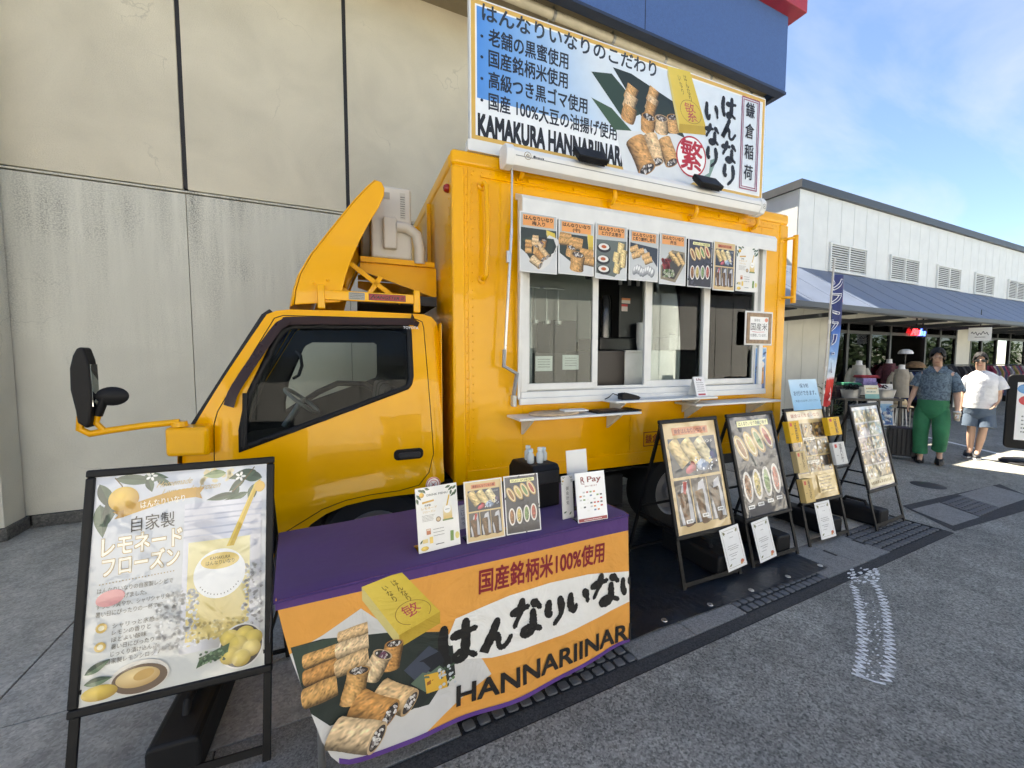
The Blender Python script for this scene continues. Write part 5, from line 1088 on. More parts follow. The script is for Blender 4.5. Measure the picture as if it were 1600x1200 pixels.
# framed rice sign and the tall blue poster on the rear post
xa, za = tk(1163,539,-.048); xb, zb = tk(1208,488,-.048); W_, H_ = xb-xa, zb-za
t = thing('framed_sign', 'square wood-framed white card sign about rice beside the serving window', 'sign', on_truck(xa,-.048,za), TA)
b = MB(); b.box(0,.002,0,W_,.0045,H_); b.build('backing', M_PAPER, t, bevel=.006)
b = MB(); b.box(W_*.06,-.006,H_*.05,W_*.94,.001,H_*.16); b.box(W_*.06,-.006,H_*.84,W_*.94,.001,H_*.95); b.box(W_*.06,-.0055,H_*.16,W_*.16,.001,H_*.84); b.box(W_*.84,-.0055,H_*.16,W_*.94,.001,H_*.84); b.build('frame', mat('wood_frame', (.33,.22,.13), .6, var=.3, vscale=30), t)
b = MB(); b.box(W_*.62,.0046,H_*.4,W_*.8,.046,H_*.6); b.build('hook_pad', M_WHT, t)
p = Print(); p.rect(W_*.16,H_*.16,W_*.84,H_*.84,(236,236,234)); p.text('当店は',W_*.32,H_*.70,H_*.075,(70,70,72),.005); p.text('国産米',W_*.20,H_*.44,H_*.20,(58,58,60),.004,wd=W_*.60); p.ell(W_*.76,H_*.75,W_*.06,W_*.05,(226,140,110)); p.line([(W_*.25,H_*.40),(W_*.45,H_*.385),(W_*.7,H_*.40)],.004,(200,60,60)); p.text('を使用しています。',W_*.20,H_*.25,H_*.085,(70,70,72),.004,wd=W_*.58); p.build('card_print', M_PRINT, t, lambda x, y, z: (x,-.001-z,y))
xa, za = tk(1177,613,-.02); xb, zb = tk(1198,543,-.02); W_, H_ = xb-xa, zb-za
t = thing('beer_poster', 'narrow tall blue and white draught beer poster below the wood-framed sign', 'poster', on_truck(xa,-.022,za), TA)
b = MB(); b.box(0,.002,0,W_,.006,H_); b.build('board', M_PAPER, t); p = Print(); p.grect(W_*.06,H_*.02,W_*.94,H_*.98, lambda a, c: mixc((46,84,140),(120,168,214),c), 4, 8)
for k in range(8): p.ell(W_*(.2+.09*k % .7), H_*(.10+.11*k), W_*.16, H_*.025, [(222,230,236),(40,70,120),(150,186,220)][k % 3], .5)
p.add([(W_*.52,H_*.16),(W_*.84,H_*.20),(W_*.80,H_*.56),(W_*.46,H_*.54)], [(0,1,2,3)], (214,150,70)); p.ell(W_*.64,H_*.62,W_*.2,H_*.07,(232,222,206)); p.text('生',W_*.10,H_*.44,H_*.14,(22,24,30),.03); p.text('ビール',W_*.36,H_*.46,H_*.07,(22,24,30),.03,wd=W_*.42)
p.build('poster_print', M_PRINT, t, lambda x, y, z: (x,.001-z,y))
# ================================================================== TABLE WITH BANNER CLOTH
TH = .80; TFL, TFR = onz(430,938,TH), onz(980,803,TH); TFL[2] = TFR[2] = 0; TL = float(np.linalg.norm(TFR-TFL)); TTA = math.atan2(TFR[1]-TFL[1], TFR[0]-TFL[0]); TTX = (TFR-TFL)/TL; TTY = np.array([-TTX[1], TTX[0], 0]); TD = .60; KT = TL/1.828
FLARE = .03                                  # the front of the cloth stands off towards the bottom
def tb(u, v, ty=-.006, k=FLARE):
    d = ray(u, v); t = ((TFL-_O)@TTY+ty-k*(TH-CAMH))/((d@TTY)-k*d[2]); q = _O+d*t-TFL; return float(q@TTX), float(q[2])
C7 = lambda x, y: tb(420+x*.4167, 700+y*.4167)
tbl = thing('folding_table', 'long folding table on thin grey legs hidden under a purple cloth', 'table', (TFL[0],TFL[1],0), TTA)
b = MB(); b.box(.01,.01,TH-.035,TL-.01,TD-.01,TH-.006); b.build('tabletop', mat('table_top_white', (.5,.5,.48), .5), tbl)
for xx in (.13, TL-.13):
    for yy in (.07, TD-.09): b = MB(); b.tube([(xx,yy,0),(xx,yy,TH-.04)], .014, 10); b.build('leg', M_STEEL, tbl, smooth=40)
    b = MB(); b.tube([(xx,.07,.12),(xx,TD-.09,.12)], .011, 8); b.build('stretcher', M_STEEL, tbl, smooth=40)
M_PURP = mat('purple_cloth', (.072,.027,.135), .75, var=.12, vscale=5, bump=.25, bscale=12, sheen=.1)
M_ORNG = mat('orange_cloth_back', (.6,.26,.06), .8)
def fold(x, y): return .013*math.sin(x*7.3+.6)*(1-y/.82)+.008*math.sin(x*15.1+y*4)*(1-y/.82)**2+.012*(1-y/.80)
cl = thing('tablecloth', 'purple and orange advertising cloth with sushi roll picture over the table', 'tablecloth', (TFL[0],TFL[1],0), TTA)
b = MB(); b.grid(lambda s, t: (-.006+s*(TL+.012), -.016+t*(TD+.018), TH+.004+.0025*math.sin(s*9+t*5)*math.sin(t*6)+.0015*math.sin(s*31)-(.010 if t < .01 else .0)), 40, 16)
b.build('cloth_top', M_PURP, cl, smooth=60)
b = MB(); b.grid(lambda s, t: (-.012-.01*t, -.002+s*(TD+.004), TH+.003-t*(.15+.05*s)), 10, 4); b.build('side_hem', mat('hem_white_violet', (.52,.48,.56), .7), cl, smooth=60)
b = MB(); b.grid(lambda s, t: (TL+.006+.01*t, -.002+s*(TD+.004), TH+.003-t*.45), 10, 6); b.build('cloth_end', M_ORNG, cl, smooth=60)
edge = [C7(*q) for q in ((28,560),(34,610),(52,680),(78,770),(120,880),(158,985),(198,1085),(232,1140),(262,1165),(300,1172),(350,1165),(430,1140),(560,1090),(800,990),(1050,880),(1250,780),(1335,728),(1346,690))]
edge = [(max(0.0, e[0]) if i < 3 else e[0], max(.012, e[1])) for i, e in enumerate(edge)]
ZR = max(.012, C7(1335,728)[1]); edge = [e for e in edge if e[0] < TL-.02] + [(TL, ZR)]
flap = edge + [(TL, TH), (0, TH)]
def cpoly(p, P, col, step=.05):
    loop = dens(P, step); vs = list(loop); nb = len(vs); es = [(i, (i+1) % nb) for i in range(nb)]
    xs = [q[0] for q in P]; ys = [q[1] for q in P]; x = min(xs)+step/2
    while x < max(xs):
        y = min(ys)+step/2
        while y < max(ys):
            if inside((x, y), P): vs.append((x, y))
            y += step
        x += step
    r = delaunay_2d_cdt([Vector(q) for q in vs], es, [], 0, 1e-6); V = [tuple(q) for q in r[0]]
    F = [tuple(f) for f in r[2] if inside((sum(V[i][0] for i in f)/len(f), sum(V[i][1] for i in f)/len(f)), P)]
    p.add(V, F, col if isinstance(col[0], (int, float)) else [col[0] for _ in V])
def cloth_print():
    p = Print(.00028); OR = (226,158,72); PU = (80,50,112)
    cpoly(p, flap, OR); p.z = .0004
    cpoly(p, [(0,TH),(0,C7(35,607)[1]),(TL,C7(1340,310)[1]),(TL,TH)], PU)
    # paper and leaves of the picture, cut at the cloth edge
    cpoly(p, [edge[3]]+[C7(*q) for q in ((200,700),(345,600),(480,690),(690,700),(800,790),(830,840),(700,960),(560,1090))]+[edge[11],edge[10],edge[9],edge[8],edge[7],edge[6],edge[5],edge[4]], (206,204,200))
    cpoly(p, [C7(*q) for q in ((82,745),(200,712),(330,700),(440,690),(640,690),(690,760),(690,830),(600,960),(520,980),(420,930),(330,1000),(228,1030))]+[edge[5],edge[4]], (40,48,42))
    cpoly(p, [C7(*q) for q in ((84,745),(230,710),(330,712),(250,760),(150,800))]+[edge[4]], (56,70,58))
    cpoly(p, [C7(*q) for q in ((560,760),(690,740),(700,850),(560,970),(500,960))], (34,40,38))
    p.z = .0014; gift_box(p, (C7(348,520), C7(495,462), C7(642,612), C7(488,700), (0,-.05)))
    for q, c in (((505,830,600,740,650,770,560,880),(64,70,84)),((530,880,620,800,660,830,600,920),(92,110,92)),((560,800,640,760,660,800,590,850),(30,32,38))):
        p.add([C7(q[0],q[1]),C7(q[2],q[3]),C7(q[4],q[5]),C7(q[6],q[7])], [(0,1,2,3)], c)
    p.add([C7(*q) for q in ((582,850),(660,832),(672,895),(590,918))], [(0,1,2,3)], (222,172,62)); c = C7(592,888); p.scribble(c[0], C7(655,880)[0], c[1], .018, (150,90,40)); p.speck(*C7(640,900),*C7(700,800),[(92,122,80),(190,196,200),(60,80,60)],24,.008)
    p.z = .0017
    RL = [(195,775,105,.020,3,0),(318,688,100,.018,3,0),(200,832,110,.024,4,0),(316,738,108,.024,2,0),(196,905,106,.030,4,0),(315,798,110,.027,4,0),
          (462,775,95,.028,80,1),(400,812,90,.032,55,1),(322,885,115,.032,76,1),(470,925,150,.040,-40,1),(390,968,150,.043,-38,1),(325,1062,175,.046,-32,1)]
    for i, (cx, cy, ln, rd, an, e) in enumerate(RL):
        x, y = C7(cx, cy); sc = .00135+.00030*(cy-700)/400*0
        p.roll(x, y, ln*.00100, rd*1.28, R(an), tone=[(206,158,96),(214,178,130),(196,142,80),(222,192,150)][i % 4], end=bool(e), seed=700+i, fill=(116,74,92) if i == 7 else None, nu=20, nv=12)
    # white brush band
    p.z = .0013
    cpoly(p, [C7(*q) for q in ((700,640),(760,612),(830,580),(900,550),(1050,503),(1200,473),(1290,466))]+[(TL-.002,C7(1340,462)[1]),(TL-.002,C7(1340,575)[1])]+[C7(*q) for q in ((1250,630),(1100,695),(950,745),(830,780),(740,790),(690,780),(676,700))], (232,230,224))
    p.z = .0021
    A_, B_ = C7(787,545), C7(1256,425); p.text('国産銘柄米100%使用', A_[0], A_[1], C7(790,462)[1]-A_[1], (136,34,42), .022, wd=B_[0]-A_[0], rot=math.atan2(B_[1]-A_[1], B_[0]-A_[0]))
    for ch, x0, y0, x1, y1 in (('は',640,835,778,625),('ん',793,775,905,618),('な',905,722,1018,540),('り',1028,672,1108,548),('い',1118,622,1202,512),('な',1208,612,1312,452)):
        a_, b_ = C7(x0, y0), C7(x1, y1); zc = (a_[1]+b_[1])/2; h = abs(b_[1]-a_[1])*.93; p.brush(ch, a_[0], zc-h/2, b_[0]-a_[0], h, .041, col=(24,22,20))
    a_ = C7(1320,545); p.brush('い', a_[0], a_[1]-.01, TL-.004-a_[0]+.02, .10, .032, col=(24,22,20))
    A_, B_ = C7(705,968), C7(1343,712); hh = C7(720,890)[1]-C7(720,968)[1]
    p.text('HANNARIINARI', A_[0], A_[1], hh*.98, (30,26,24), .022, wd=TL+.008-A_[0], rot=math.atan2(B_[1]-A_[1], B_[0]-A_[0]))
    p.z = .0022
    # purple hem
    low = [q for q in dens(edge[8:]+[edge[8]], .04)]; low = [q for q in low[:[i for i, q in enumerate(low) if q == edge[-1]][0]+1]]; n = len(low)
    for i in range(n-1):
        a_, b_ = low[i], low[i+1]; p.add([a_, b_, (b_[0],b_[1]+.020), (a_[0],a_[1]+.020)], [(0,1,2,3)], (92,58,132)); p.z -= p.eps
    def xf(x, y, z):
        return (min(x, TL+.004), -.006-FLARE*(TH-y)-fold(x, y)-z, y)
    return p.build('cloth_front', M_PRINTC, cl, xf)
cloth_print()
b = MB(); bk = dens(flap, .05); 
o = skin('cloth_back', flap, [], lambda x, y: (x, -.003-FLARE*(TH-y)-fold(x, y), y), M_PURP, cl, step=.06)
# ---- things on the table
def on_table(x, y, z=TH+.006): q = TFL+TTX*x+TTY*y; return (float(q[0]), float(q[1]), z)
M_ACR = glassmat('acrylic', (.93,.94,.93), 1.45)
def stand_card(name, label, cat, bl, br, h, fn, tilt=R(10), foot=True, group=None, pm=None, thick=.004):
    A_, B_ = onz(*bl, TH+.006), onz(*br, TH+.006); d = B_-A_; W_ = float(np.linalg.norm(d)); an = math.atan2(d[1], d[0])
    t = thing(name, label, cat, (A_[0],A_[1],TH+.006), an, group); cs, sn = math.cos(tilt), math.sin(tilt)
    b = MB(); b.obox((0,.0015,0), (W_,0,0), (0,thick*cs,-thick*sn), (0,h*sn,h*cs)); b.build('panel', M_PAPER, t)
    if foot: b = MB(); b.box(0,.004,.0002,W_,.085,.003); b.build('foot', M_ACR, t); 
    p = Print(); fn(p, W_, h); p.build('print', pm or M_PRINTG, t, lambda x, y, z: (x, y*sn-z*cs+.001, y*cs+z*sn))
    return t
stand_card('drink_menu', 'white drink menu in clear stand at the left of the table items', 'menu', (655,866), (720,850), .27, lambda p, W_, H_: drink_menu(p, W_, H_), group='menus standing on the table')
stand_card('roll_menu', 'beige framed stick roll menu standing on the purple cloth', 'menu', (730,850), (790,838), .27, lambda p, W_, H_: (p.rect(0,0,W_,H_,(228,224,214)), stick_menu(p,W_*.03,H_*.02,W_*.97,H_*.98)), group='menus standing on the table')
stand_card('cut_roll_menu', 'dark grey cut roll menu standing beside the beige one on the table', 'menu', (792,837), (846,828), .27, lambda p, W_, H_: (p.rect(0,0,W_,H_,(228,226,222)), cut_menu(p,W_*.03,H_*.02,W_*.97,H_*.98)), group='menus standing on the table')
def pay_print(p, W_, H_):
    p.rect(0,0,W_,H_,(238,238,238)); p.text('R',W_*.18,H_*.80,H_*.115,(120,20,34),.03); p.text('Pay',W_*.40,H_*.80,H_*.115,(120,20,34),.02,wd=W_*.46); p.line([(W_*.18,H_*.78),(W_*.30,H_*.765)],.004,(120,20,34))
    p.text('後払いで使えます',W_*.30,H_*.70,H_*.032,(130,50,56),.01,wd=W_*.42)
    for r_ in range(6):
        for c in range(7):
            if random.random() < .72: x, y = W_*(.10+.115*c), H_*(.58-.075*r_); p.rect(x,y,x+W_*.075,y+H_*.032,random.choice([(206,120,60),(80,110,150),(60,60,66),(190,190,190),(180,60,60),(120,150,90),(230,230,226)])); p.z -= p.eps
    p.z += p.eps; p.rect(W_*.02,H_*.01,W_*.98,H_*.075,(150,52,58)); p.scribble(W_*.2,W_*.8,H_*.03,H_*.02,(236,220,220))
stand_card('payment_sign', 'white cashless payment sign with dark red letters at the right table end', 'sign', (904,818), (950,810), .245, pay_print)
qa = thing('code_card', 'blank white card raised behind the payment sign on the table', 'card', on_table(1.575*KT,.15), TTA-.05)
b = MB(); b.obox((-.055,.0,.17), (.13,0,0), (0,.004,0), (0,.02,.16)); b.build('card', M_PAPER, qa); b = MB(); b.box(-.04,.01,.0,.04,.05,.006); b.bar((0,.03,0),(0,.012,.20),.012); b.build('card_stand', M_BLKP, qa)
# receipt printer / till with bottles on it
px_, py_ = 1.36*KT, .27
rp = thing('receipt_printer', 'black receipt printer at the back right corner of the purple table', 'printer', on_table(px_,py_), TTA)
b = MB(); b.prism([(0,0),(.30,0),(.30,.18),(.26,.225),(.02,.235),(0,.21)], 0, 0, .17); b.build('body', M_BLKP, rp, bevel=.012, segs=3)
b = MB(); b.prism([(-.004,.135),(.03,.128),(.03,.20),(-.004,.205)], 0, .012, .158); b.build('paper_door', M_INT, rp, bevel=.006); b = MB(); b.box(.055,-.003,.15,.095,-.0005,.165); b.build('badge', M_PAPER, rp)
def lemon_card(p, W_, H_): p.rect(0,0,W_,H_,(222,220,216)); leaves_corner(p, W_, H_); p.leaf(W_*.1,H_*.14,W_*.3,W_*.12,.3); p.leaf(W_*.6,H_*.08,W_*.3,W_*.12,.8); p.vtext('御会計処',W_*.5,H_*.74,H_*.085,H_*.11,(60,60,60))
stand_card('lemon_card', 'narrow lemon leaf card leaning on the black receipt printer', 'card', (880,812), (897,808), .22, lemon_card, foot=False, tilt=R(5))
for i, (dx_, dy_, h, c) in enumerate(((.035,.10,.075,(.55,.68,.74)),(.085,.08,.082,(.70,.72,.70)),(.135,.12,.070,(.55,.68,.74)),(.06,.17,.078,(.7,.72,.7)))):
    q = on_table(px_+dx_, py_+dy_, TH+.006+.2335); bo = thing('sauce_bottle', ['pale blue capped bottle on the printer, nearest the left edge','clear bottle in front on the black printer','pale blue bottle at the right on the black printer','clear bottle at the back on the black printer'][i], 'bottle', q, 0, 'small bottles on the printer')
    b = MB(); b.lathe([(.0,0),(.019,0),(.021,.01),(.021,h*.6),(.012,h*.8),(.012,h*.86),(.0,h*.86)], 12); b.build('bottle', mat('bottle_clear', (.6,.64,.62), .15), bo, smooth=40); b = MB(); b.lathe([(.0,h*.86),(.015,h*.86),(.014,h*1.06),(.0,h*1.06)], 10); b.build('cap', mat('cap%d' % i, c, .4), bo, smooth=40)
t = thing('paper_box', 'small white carton beside the black receipt printer', 'box', on_table(1.27*KT,.29), TTA); b = MB(); b.box(0,0,0,.055,.05,.075); b.build('carton', M_PAPER, t, bevel=.002); p = Print(); p.rect(.006,.004,.05,.045,(196,160,160)); p.build('print', M_PRINT, t, lambda x, y, z: (x,-.0005-z,y))
t = stand_card('table_tag', 'small white lettered tag peeking out between two table menus', 'card', (714,836), (727,833), .115, lambda p, W_, H_: (p.rect(0,0,W_,H_,(230,234,240)), p.vtext('ごじゆう',W_*.45,H_*.9,H_*.14,H_*.2,(60,70,120))), tilt=R(4), foot=False)
t.location.x += .03; t.location.y += .05
ezx, ezz = tb(677,757,.2,0); ezz -= TH+.006; q = on_table(ezx,.2); t = thing('emblem_card', 'round white emblem card standing behind the drink menu', 'card', q, TTA); b = MB(); b.lathe([(.034,0),(.034,.003)], 28, (0,0,ezz), axis=1); b.bar((0,.002,0),(0,.002,ezz-.03),.006); b.box(-.03,-.02,0,.03,.03,.005); b.build('card', M_PAPER, t); p = Print(); p.ell(0,0,.034,.034,(232,226,218)); p.ring(0,0,.033,.033,.004,(190,60,50)); p.ring(0,0,.022,.022,.003,(190,60,50)); [p.line([(-.014*math.cos(a),-.014*math.sin(a)),(.014*math.cos(a),.014*math.sin(a))],.003,(190,60,50)) for a in (.7,2.3)]; p.build('print', M_PRINT, t, lambda x, y, z: (x,-.0008-z,ezz+y))
q = on_table(1.70*KT,.2); t = thing('computer_mouse', 'grey computer mouse on the right end of the purple table', 'mouse', q, TTA+.4); b = MB(); b.lathe([(.0,0),(.03,0),(.034,.01),(.028,.026),(.012,.036),(.0,.037)], 16, sx=1.0, sy=1.8); b.build('shell', mat('mouse_grey', (.12,.12,.13), .3), t, smooth=60); b = MB(); b.lathe([(.0,0),(.004,0),(.004,.012),(.0,.012)], 8, (0,-.03,.026)); b.build('scroll_wheel', M_RUB, t)
# ================================================================== A-BOARDS
PH = R(13.6); CP, SP = math.cos(PH), math.sin(PH)
M_FRM = mat('board_frame_black', (.008,.008,.009), .45, var=.2, vscale=20, spec=.25)
def BPt(s, h, d=0.0): return (s, h*SP-d*CP, h*CP+d*SP)
def aboard(x, y, th, label, fn, w=.60, b0=.345, t0=1.205, group='folding menu boards in front of the truck', rear=.62):
    t = thing('sign_board', label, 'sign board', (x,y,0), th, group); fw_ = .030
    ax = lambda s0, h0, s1, h1, m_: m_.obox(BPt(s0,h0,.008), (s1-s0,0,0), tuple(np.array(BPt(0,h1-h0))), tuple(np.array(BPt(0,0,-.022))))
    for a_ in ((0,t0-fw_,w,t0),(0,b0,w,b0+fw_),(0,b0+fw_,fw_,t0-fw_),(w-fw_,b0+fw_,w,t0-fw_)):
        b = MB(); ax(*a_, b); b.build('frame_rail', M_FRM, t, bevel=.007, segs=3)
    b = MB(); b.obox(BPt(fw_,b0+fw_,-.004), (w-2*fw_,0,0), BPt(0,t0-b0-2*fw_), BPt(0,0,-.004)); b.build('back_panel', M_FRM, t)
    for s in (.004, w-.034):
        b = MB(); b.obox(BPt(s,-.005,-.003), (.030,0,0), BPt(0,b0+.004), BPt(0,0,-.014)); b.build('leg', M_FRM, t, bevel=.003)
    b = MB(); b.obox(BPt(.034,.03,-.004), (w-.068,0,0), BPt(0,.028), BPt(0,0,-.010)); b.build('crossbar', M_FRM, t)
    top = np.array(BPt(0,t0-.06,-.02))
    for s in (.015, w-.04):
        b = MB(); b.bar((s+.012,top[1],top[2]),(s+.012,rear,.006),.024,.016); b.build('rear_leg', M_FRM, t)
    for zz in (.05, .45):
        f_ = (top[2]-zz)/(top[2]-.006); yy = top[1]+(rear-top[1])*f_; b = MB(); b.bar((.03,yy,zz),(w-.03,yy,zz),.02,.014); b.build('crossbar', M_FRM, t)
    for s in (.03, w-.03):
        b = MB(); b.bar((s,.45*SP/CP*.9,.40),(s,top[1]+(rear-top[1])*(top[2]-.40)/(top[2]-.006),.40),.01,.016); b.build('spreader', M_FRM, t)
    p = Print(); fn(p, w-2*fw_, t0-b0-2*fw_); p.build('board_print', M_PRINTF, t, lambda x_, y_, z_: BPt(fw_+x_, b0+fw_+y_, -.003+z_))
    return t
def board_px(B_, u, v, d=.02):               # pixel to board coordinates (s, h)
    x, y, th = B_; e = np.array([math.cos(th), math.sin(th), 0]); n = np.array([-math.sin(th), math.cos(th), 0]); U = n*SP+_up*CP; Nn = -n*CP+_up*SP; o = np.array([x, y, 0])+Nn*d
    r = ray(u, v); q = _O+r*(((o-_O)@Nn)/(r@Nn))-o; return float(q@e), float(q@U)
BS = [(-.891,1.855,-.070),(2.222,1.958,-.021),(2.966,1.966,.003),(3.756,1.998,-.028),(4.686,1.925,.037)]
def lemonade(p, W_, H_):
    X = lambda a, b: (W_*a, H_*b)
    p.grect(0,0,W_,H_, lambda a, b: mixc((214,214,206),(206,210,218),b), 6, 6)
    p.speck(*X(.58,.93),*X(.80,.99),[(222,206,160),(226,214,180)],16,W_*.02)
    for x, y, ln, wd, a, c1, c2 in ((.02,.965,.20,.075,-1.15,(70,92,70),(46,66,54)),(.10,.985,.24,.07,-.15,(54,76,58),(72,96,74)),(.03,.87,.22,.08,-1.45,(60,84,66),(84,106,84)),(.10,.90,.20,.07,-1.75,(58,80,62),(40,58,48)),(.28,.975,.10,.05,-1.3,(70,96,72),(52,74,58)),(.33,.965,.10,.045,-.5,(70,96,72),(52,74,58)),(.26,.99,.14,.05,-.2,(84,106,84),(64,88,68)),
        (.97,.93,.16,.08,2.9,(60,84,66),(44,64,52)),(.93,.97,.18,.07,3.4,(70,94,72),(52,74,58)),(.86,.94,.14,.05,3.9,(64,88,68),(48,68,54)),(.82,.90,.12,.045,4.3,(64,88,68),(48,68,54)),(.88,.86,.18,.05,3.5,(90,112,88),(70,92,72)),(.80,.86,.18,.05,3.3,(60,84,66),(44,64,52)),(.80,.84,.17,.055,3.75,(90,112,88),(60,82,64)),(.92,.90,.14,.06,4.5,(54,78,60),(70,94,74)),(.74,.97,.14,.06,3.2,(150,166,120),(120,140,96))):
        p.leaf(W_*x, H_*y, W_*ln, W_*wd, a, c1, c2)
    p.line([X(.10,.99),X(.14,.95),X(.16,.91)],.004,(110,90,60)); p.line([X(.92,.99),X(.86,.93),X(.78,.87)],.004,(110,90,60))
    for x, y in ((.30,.985),(.83,.945)): [p.ell(W_*x+.012*math.cos(a), H_*y+.012*math.sin(a), .009, .005, (240,238,232), a, n=10) for a in (0,1.26,2.5,3.77,5.0)]
    p.ell(*X(.155,.885), W_*.083, W_*.083, (226,186,84), n=32, col2=(176,128,40))
    p.text('Homemade',*X(.33,.925),H_*.030,(196,170,110),.0,wd=W_*.20,rot=.06,shear=.5); p.text('Lemonade Frozen',*X(.36,.885),H_*.030,(196,170,110),.0,wd=W_*.34,rot=.06,shear=.5)
    # ribbon
    p.add([X(.11,.795),X(.16,.80),X(.19,.835),X(.10,.83),X(.13,.812)], [tuple(range(5))], (168,122,40)); n = 12; P = [X(.16+.40*i/n,.815+.035*math.sin(i/n*2.2-.4)+.012*i/n) for i in range(n+1)]; P2_ = [(x, y+H_*.048) for x, y in P]
    p.add(P+P2_, [(i,i+1,n+2+i,n+1+i) for i in range(n)], (198,150,56)); p.add([P[-1],P2_[-1],X(.61,.905),X(.585,.88),X(.60,.85)], [(0,4,3,2,1)], (186,140,52))
    p.text('はんなりいなり',*X(.25,.832),H_*.032,(244,238,222),.006,wd=W_*.25,rot=.08)
    p.text('自家製',*X(.205,.725),H_*.068,(50,48,50),.004,wd=W_*.24,rot=.03)
    for c, bo in (((190,156,90),.05),((246,240,222),.02)): p.text('レモネード',*X(.06,.625),H_*.085,c,bo,wd=W_*.43,rot=.03); p.text('フローズン',*X(.07,.535),H_*.082,c,bo,wd=W_*.41,rot=.03)
    for k in range(24): p.ell(*X(.06+.017*k,.505+.0006*k),.0025,.0025,(170,150,110),n=6); p.z -= p.eps
    for k, t in enumerate(('はんなりいなりの自家製レシピで','丁寧に仕上げました。','すっきり爽やか、シャリシャリ食感。','暑い日にぴったりの一杯です。')): p.text(t,*X(.05,.465-.034*k),H_*.022,(120,112,96),0,wd=W_*[.40,.26,.42,.36][k])
    p.ell(*X(.12,.44),W_*.075,H_*.035,(222,150,150),.2)
    for k, t in enumerate(('シャリっと氷感','レモンの香りと','ほどよい酸味','暑い日にぴったり','じっくり漬け込んだ','自家製レモンシロップ')): p.text(t,*X(.14+(.0 if k < 5 else -.02),.305-.030*k),H_*.021,(104,96,82),.002 if k == 2 else 0,wd=W_*[.22,.20,.18,.22,.24,.28][k])
    for y in (.315,.235): p.ell(*X(.085,y),W_*.03,W_*.03,(214,178,92),n=14); p.ell(*X(.085,y),W_*.016,W_*.016,(240,230,196),n=10)
    # clear pouch with drink, straw and label
    p.grect(*X(.50,.13),*X(.97,.83), lambda a, b: mixc(mixc((176,172,166),(206,206,214),b), (230,230,236), .4+.4*math.sin(a*9+b*3)), 12, 18)
    for y in (.80,.765,.74,.70,.665): p.rect(*X(.50,y),*X(.97,y+.008),(186,188,200))
    p.grect(*X(.53,.18),*X(.90,.64), lambda a, b: mixc((214,188,104),(236,226,176), min(1, b*.8+.4*abs(a-.5))), 8, 10)
    p.speck(*X(.36,.16),*X(.60,.42),[(206,206,202),(174,172,168),(232,232,230),(188,186,182)],230,W_*.013); p.speck(*X(.86,.20),*X(.98,.50),[(206,206,202),(160,158,156),(226,226,224)],120,W_*.012)
    p.speck(*X(.55,.16),*X(.88,.26),[(206,184,110),(226,210,150),(190,166,96)],90,W_*.012)
    p.add([X(.925,.905),X(.965,.925),X(.80,.60),X(.755,.60)], [(0,1,2,3)], (206,168,40)); p.ell(*X(.955,.885),W_*.035,W_*.04,(222,176,70)); p.add([X(.925,.905),X(.94,.912),X(.772,.60),X(.755,.60)], [(0,1,2,3)], (226,194,80))
    c = X(.72,.475); p.ell(c[0],c[1],W_*.155,W_*.165,(240,240,236),n=40); p.ell(c[0],c[1]+W_*.085,W_*.115,W_*.055,(226,196,110),n=30); p.text('KAMAKURA',c[0]-W_*.06,c[1]+W_*.095,W_*.022,(120,96,50),.01,wd=W_*.12); p.text('はんなりいなり',c[0]-W_*.085,c[1]+W_*.06,W_*.028,(120,96,50),.006,wd=W_*.17)
    for k in range(14): a = math.pi*1.18+math.pi*.64*k/13; p.ell(c[0]+W_*.132*math.cos(a), c[1]+W_*.14*math.sin(a), .003, .002, (110,104,96), a, n=6)
    # bowl of lemons and plate
    c = X(.86,.115); p.ell(c[0],c[1],W_*.135,W_*.145,(232,228,220),n=36); p.ell(c[0],c[1],W_*.125,W_*.135,(70,58,46),n=36)
    for a_, b_ in ((.79,.16),(.88,.165),(.93,.14),(.84,.125),(.92,.095),(.79,.08),(.86,.06)): p.ell(*X(a_,b_),W_*.058,W_*.055,(220,196,96),n=20,col2=(170,140,50))
    p.add([X(.60,.055),X(.78,.10),X(.79,.14),X(.62,.10)], [(0,1,2,3)], (62,92,58)); p.speck(*X(.62,.07),*X(.78,.12),[(90,124,84),(50,76,50),(130,156,120)],40,.006)
    c = X(.30,.075); p.ell(c[0],c[1],W_*.155,W_*.10,(226,218,204),n=34); p.ell(c[0],c[1]-W_*.01,W_*.145,W_*.085,(110,88,68),n=34); p.ell(c[0]-W_*.01,c[1],W_*.115,W_*.058,(222,196,140),n=28,col2=(190,150,90)); p.ell(c[0]+W_*.02,c[1]+W_*.01,W_*.055,W_*.03,(206,164,92),.2)
    p.leaf(*X(.02,.13),W_*.14,W_*.05,.5); p.leaf(*X(.02,.09),W_*.14,W_*.05,.1); p.ell(*X(.10,.045),W_*.09,W_*.045,(214,184,80),col2=(170,134,50))
def photo_grid(p, W_, H_, pal, cols=2, rows=3, y0=.1, y1=.88):
    for r_ in range(rows):
        for c in range(cols):
            x0, x1 = W_*(.04+.93*c/cols), W_*(.04+.93*(c+1)/cols-.02); ya, yb = H_*(y0+(y1-y0)*r_/rows), H_*(y0+(y1-y0)*(r_+1)/rows-.02); base = pal[(r_*cols+c) % len(pal)]
            p.grect(x0,ya,x1,yb, lambda a, b: mixc(base, tuple(v*.55 for v in base), abs(a-.5)+.3*b), 5, 5)
            for k in range(16): x, y = random.uniform(x0,x1), random.uniform(ya,yb); r2 = W_*random.uniform(.02,.06); x = min(max(x,x0+r2),x1-r2); y = min(max(y,ya+r2),yb-r2); cc = random.choice([(206,170,110),(60,50,46),(224,220,212),(150,110,70),base,(180,150,90)]); p.ell(x, y, r2, r2*.7, cc, random.uniform(0,3), n=12, col2=tuple(v*.6 for v in cc))
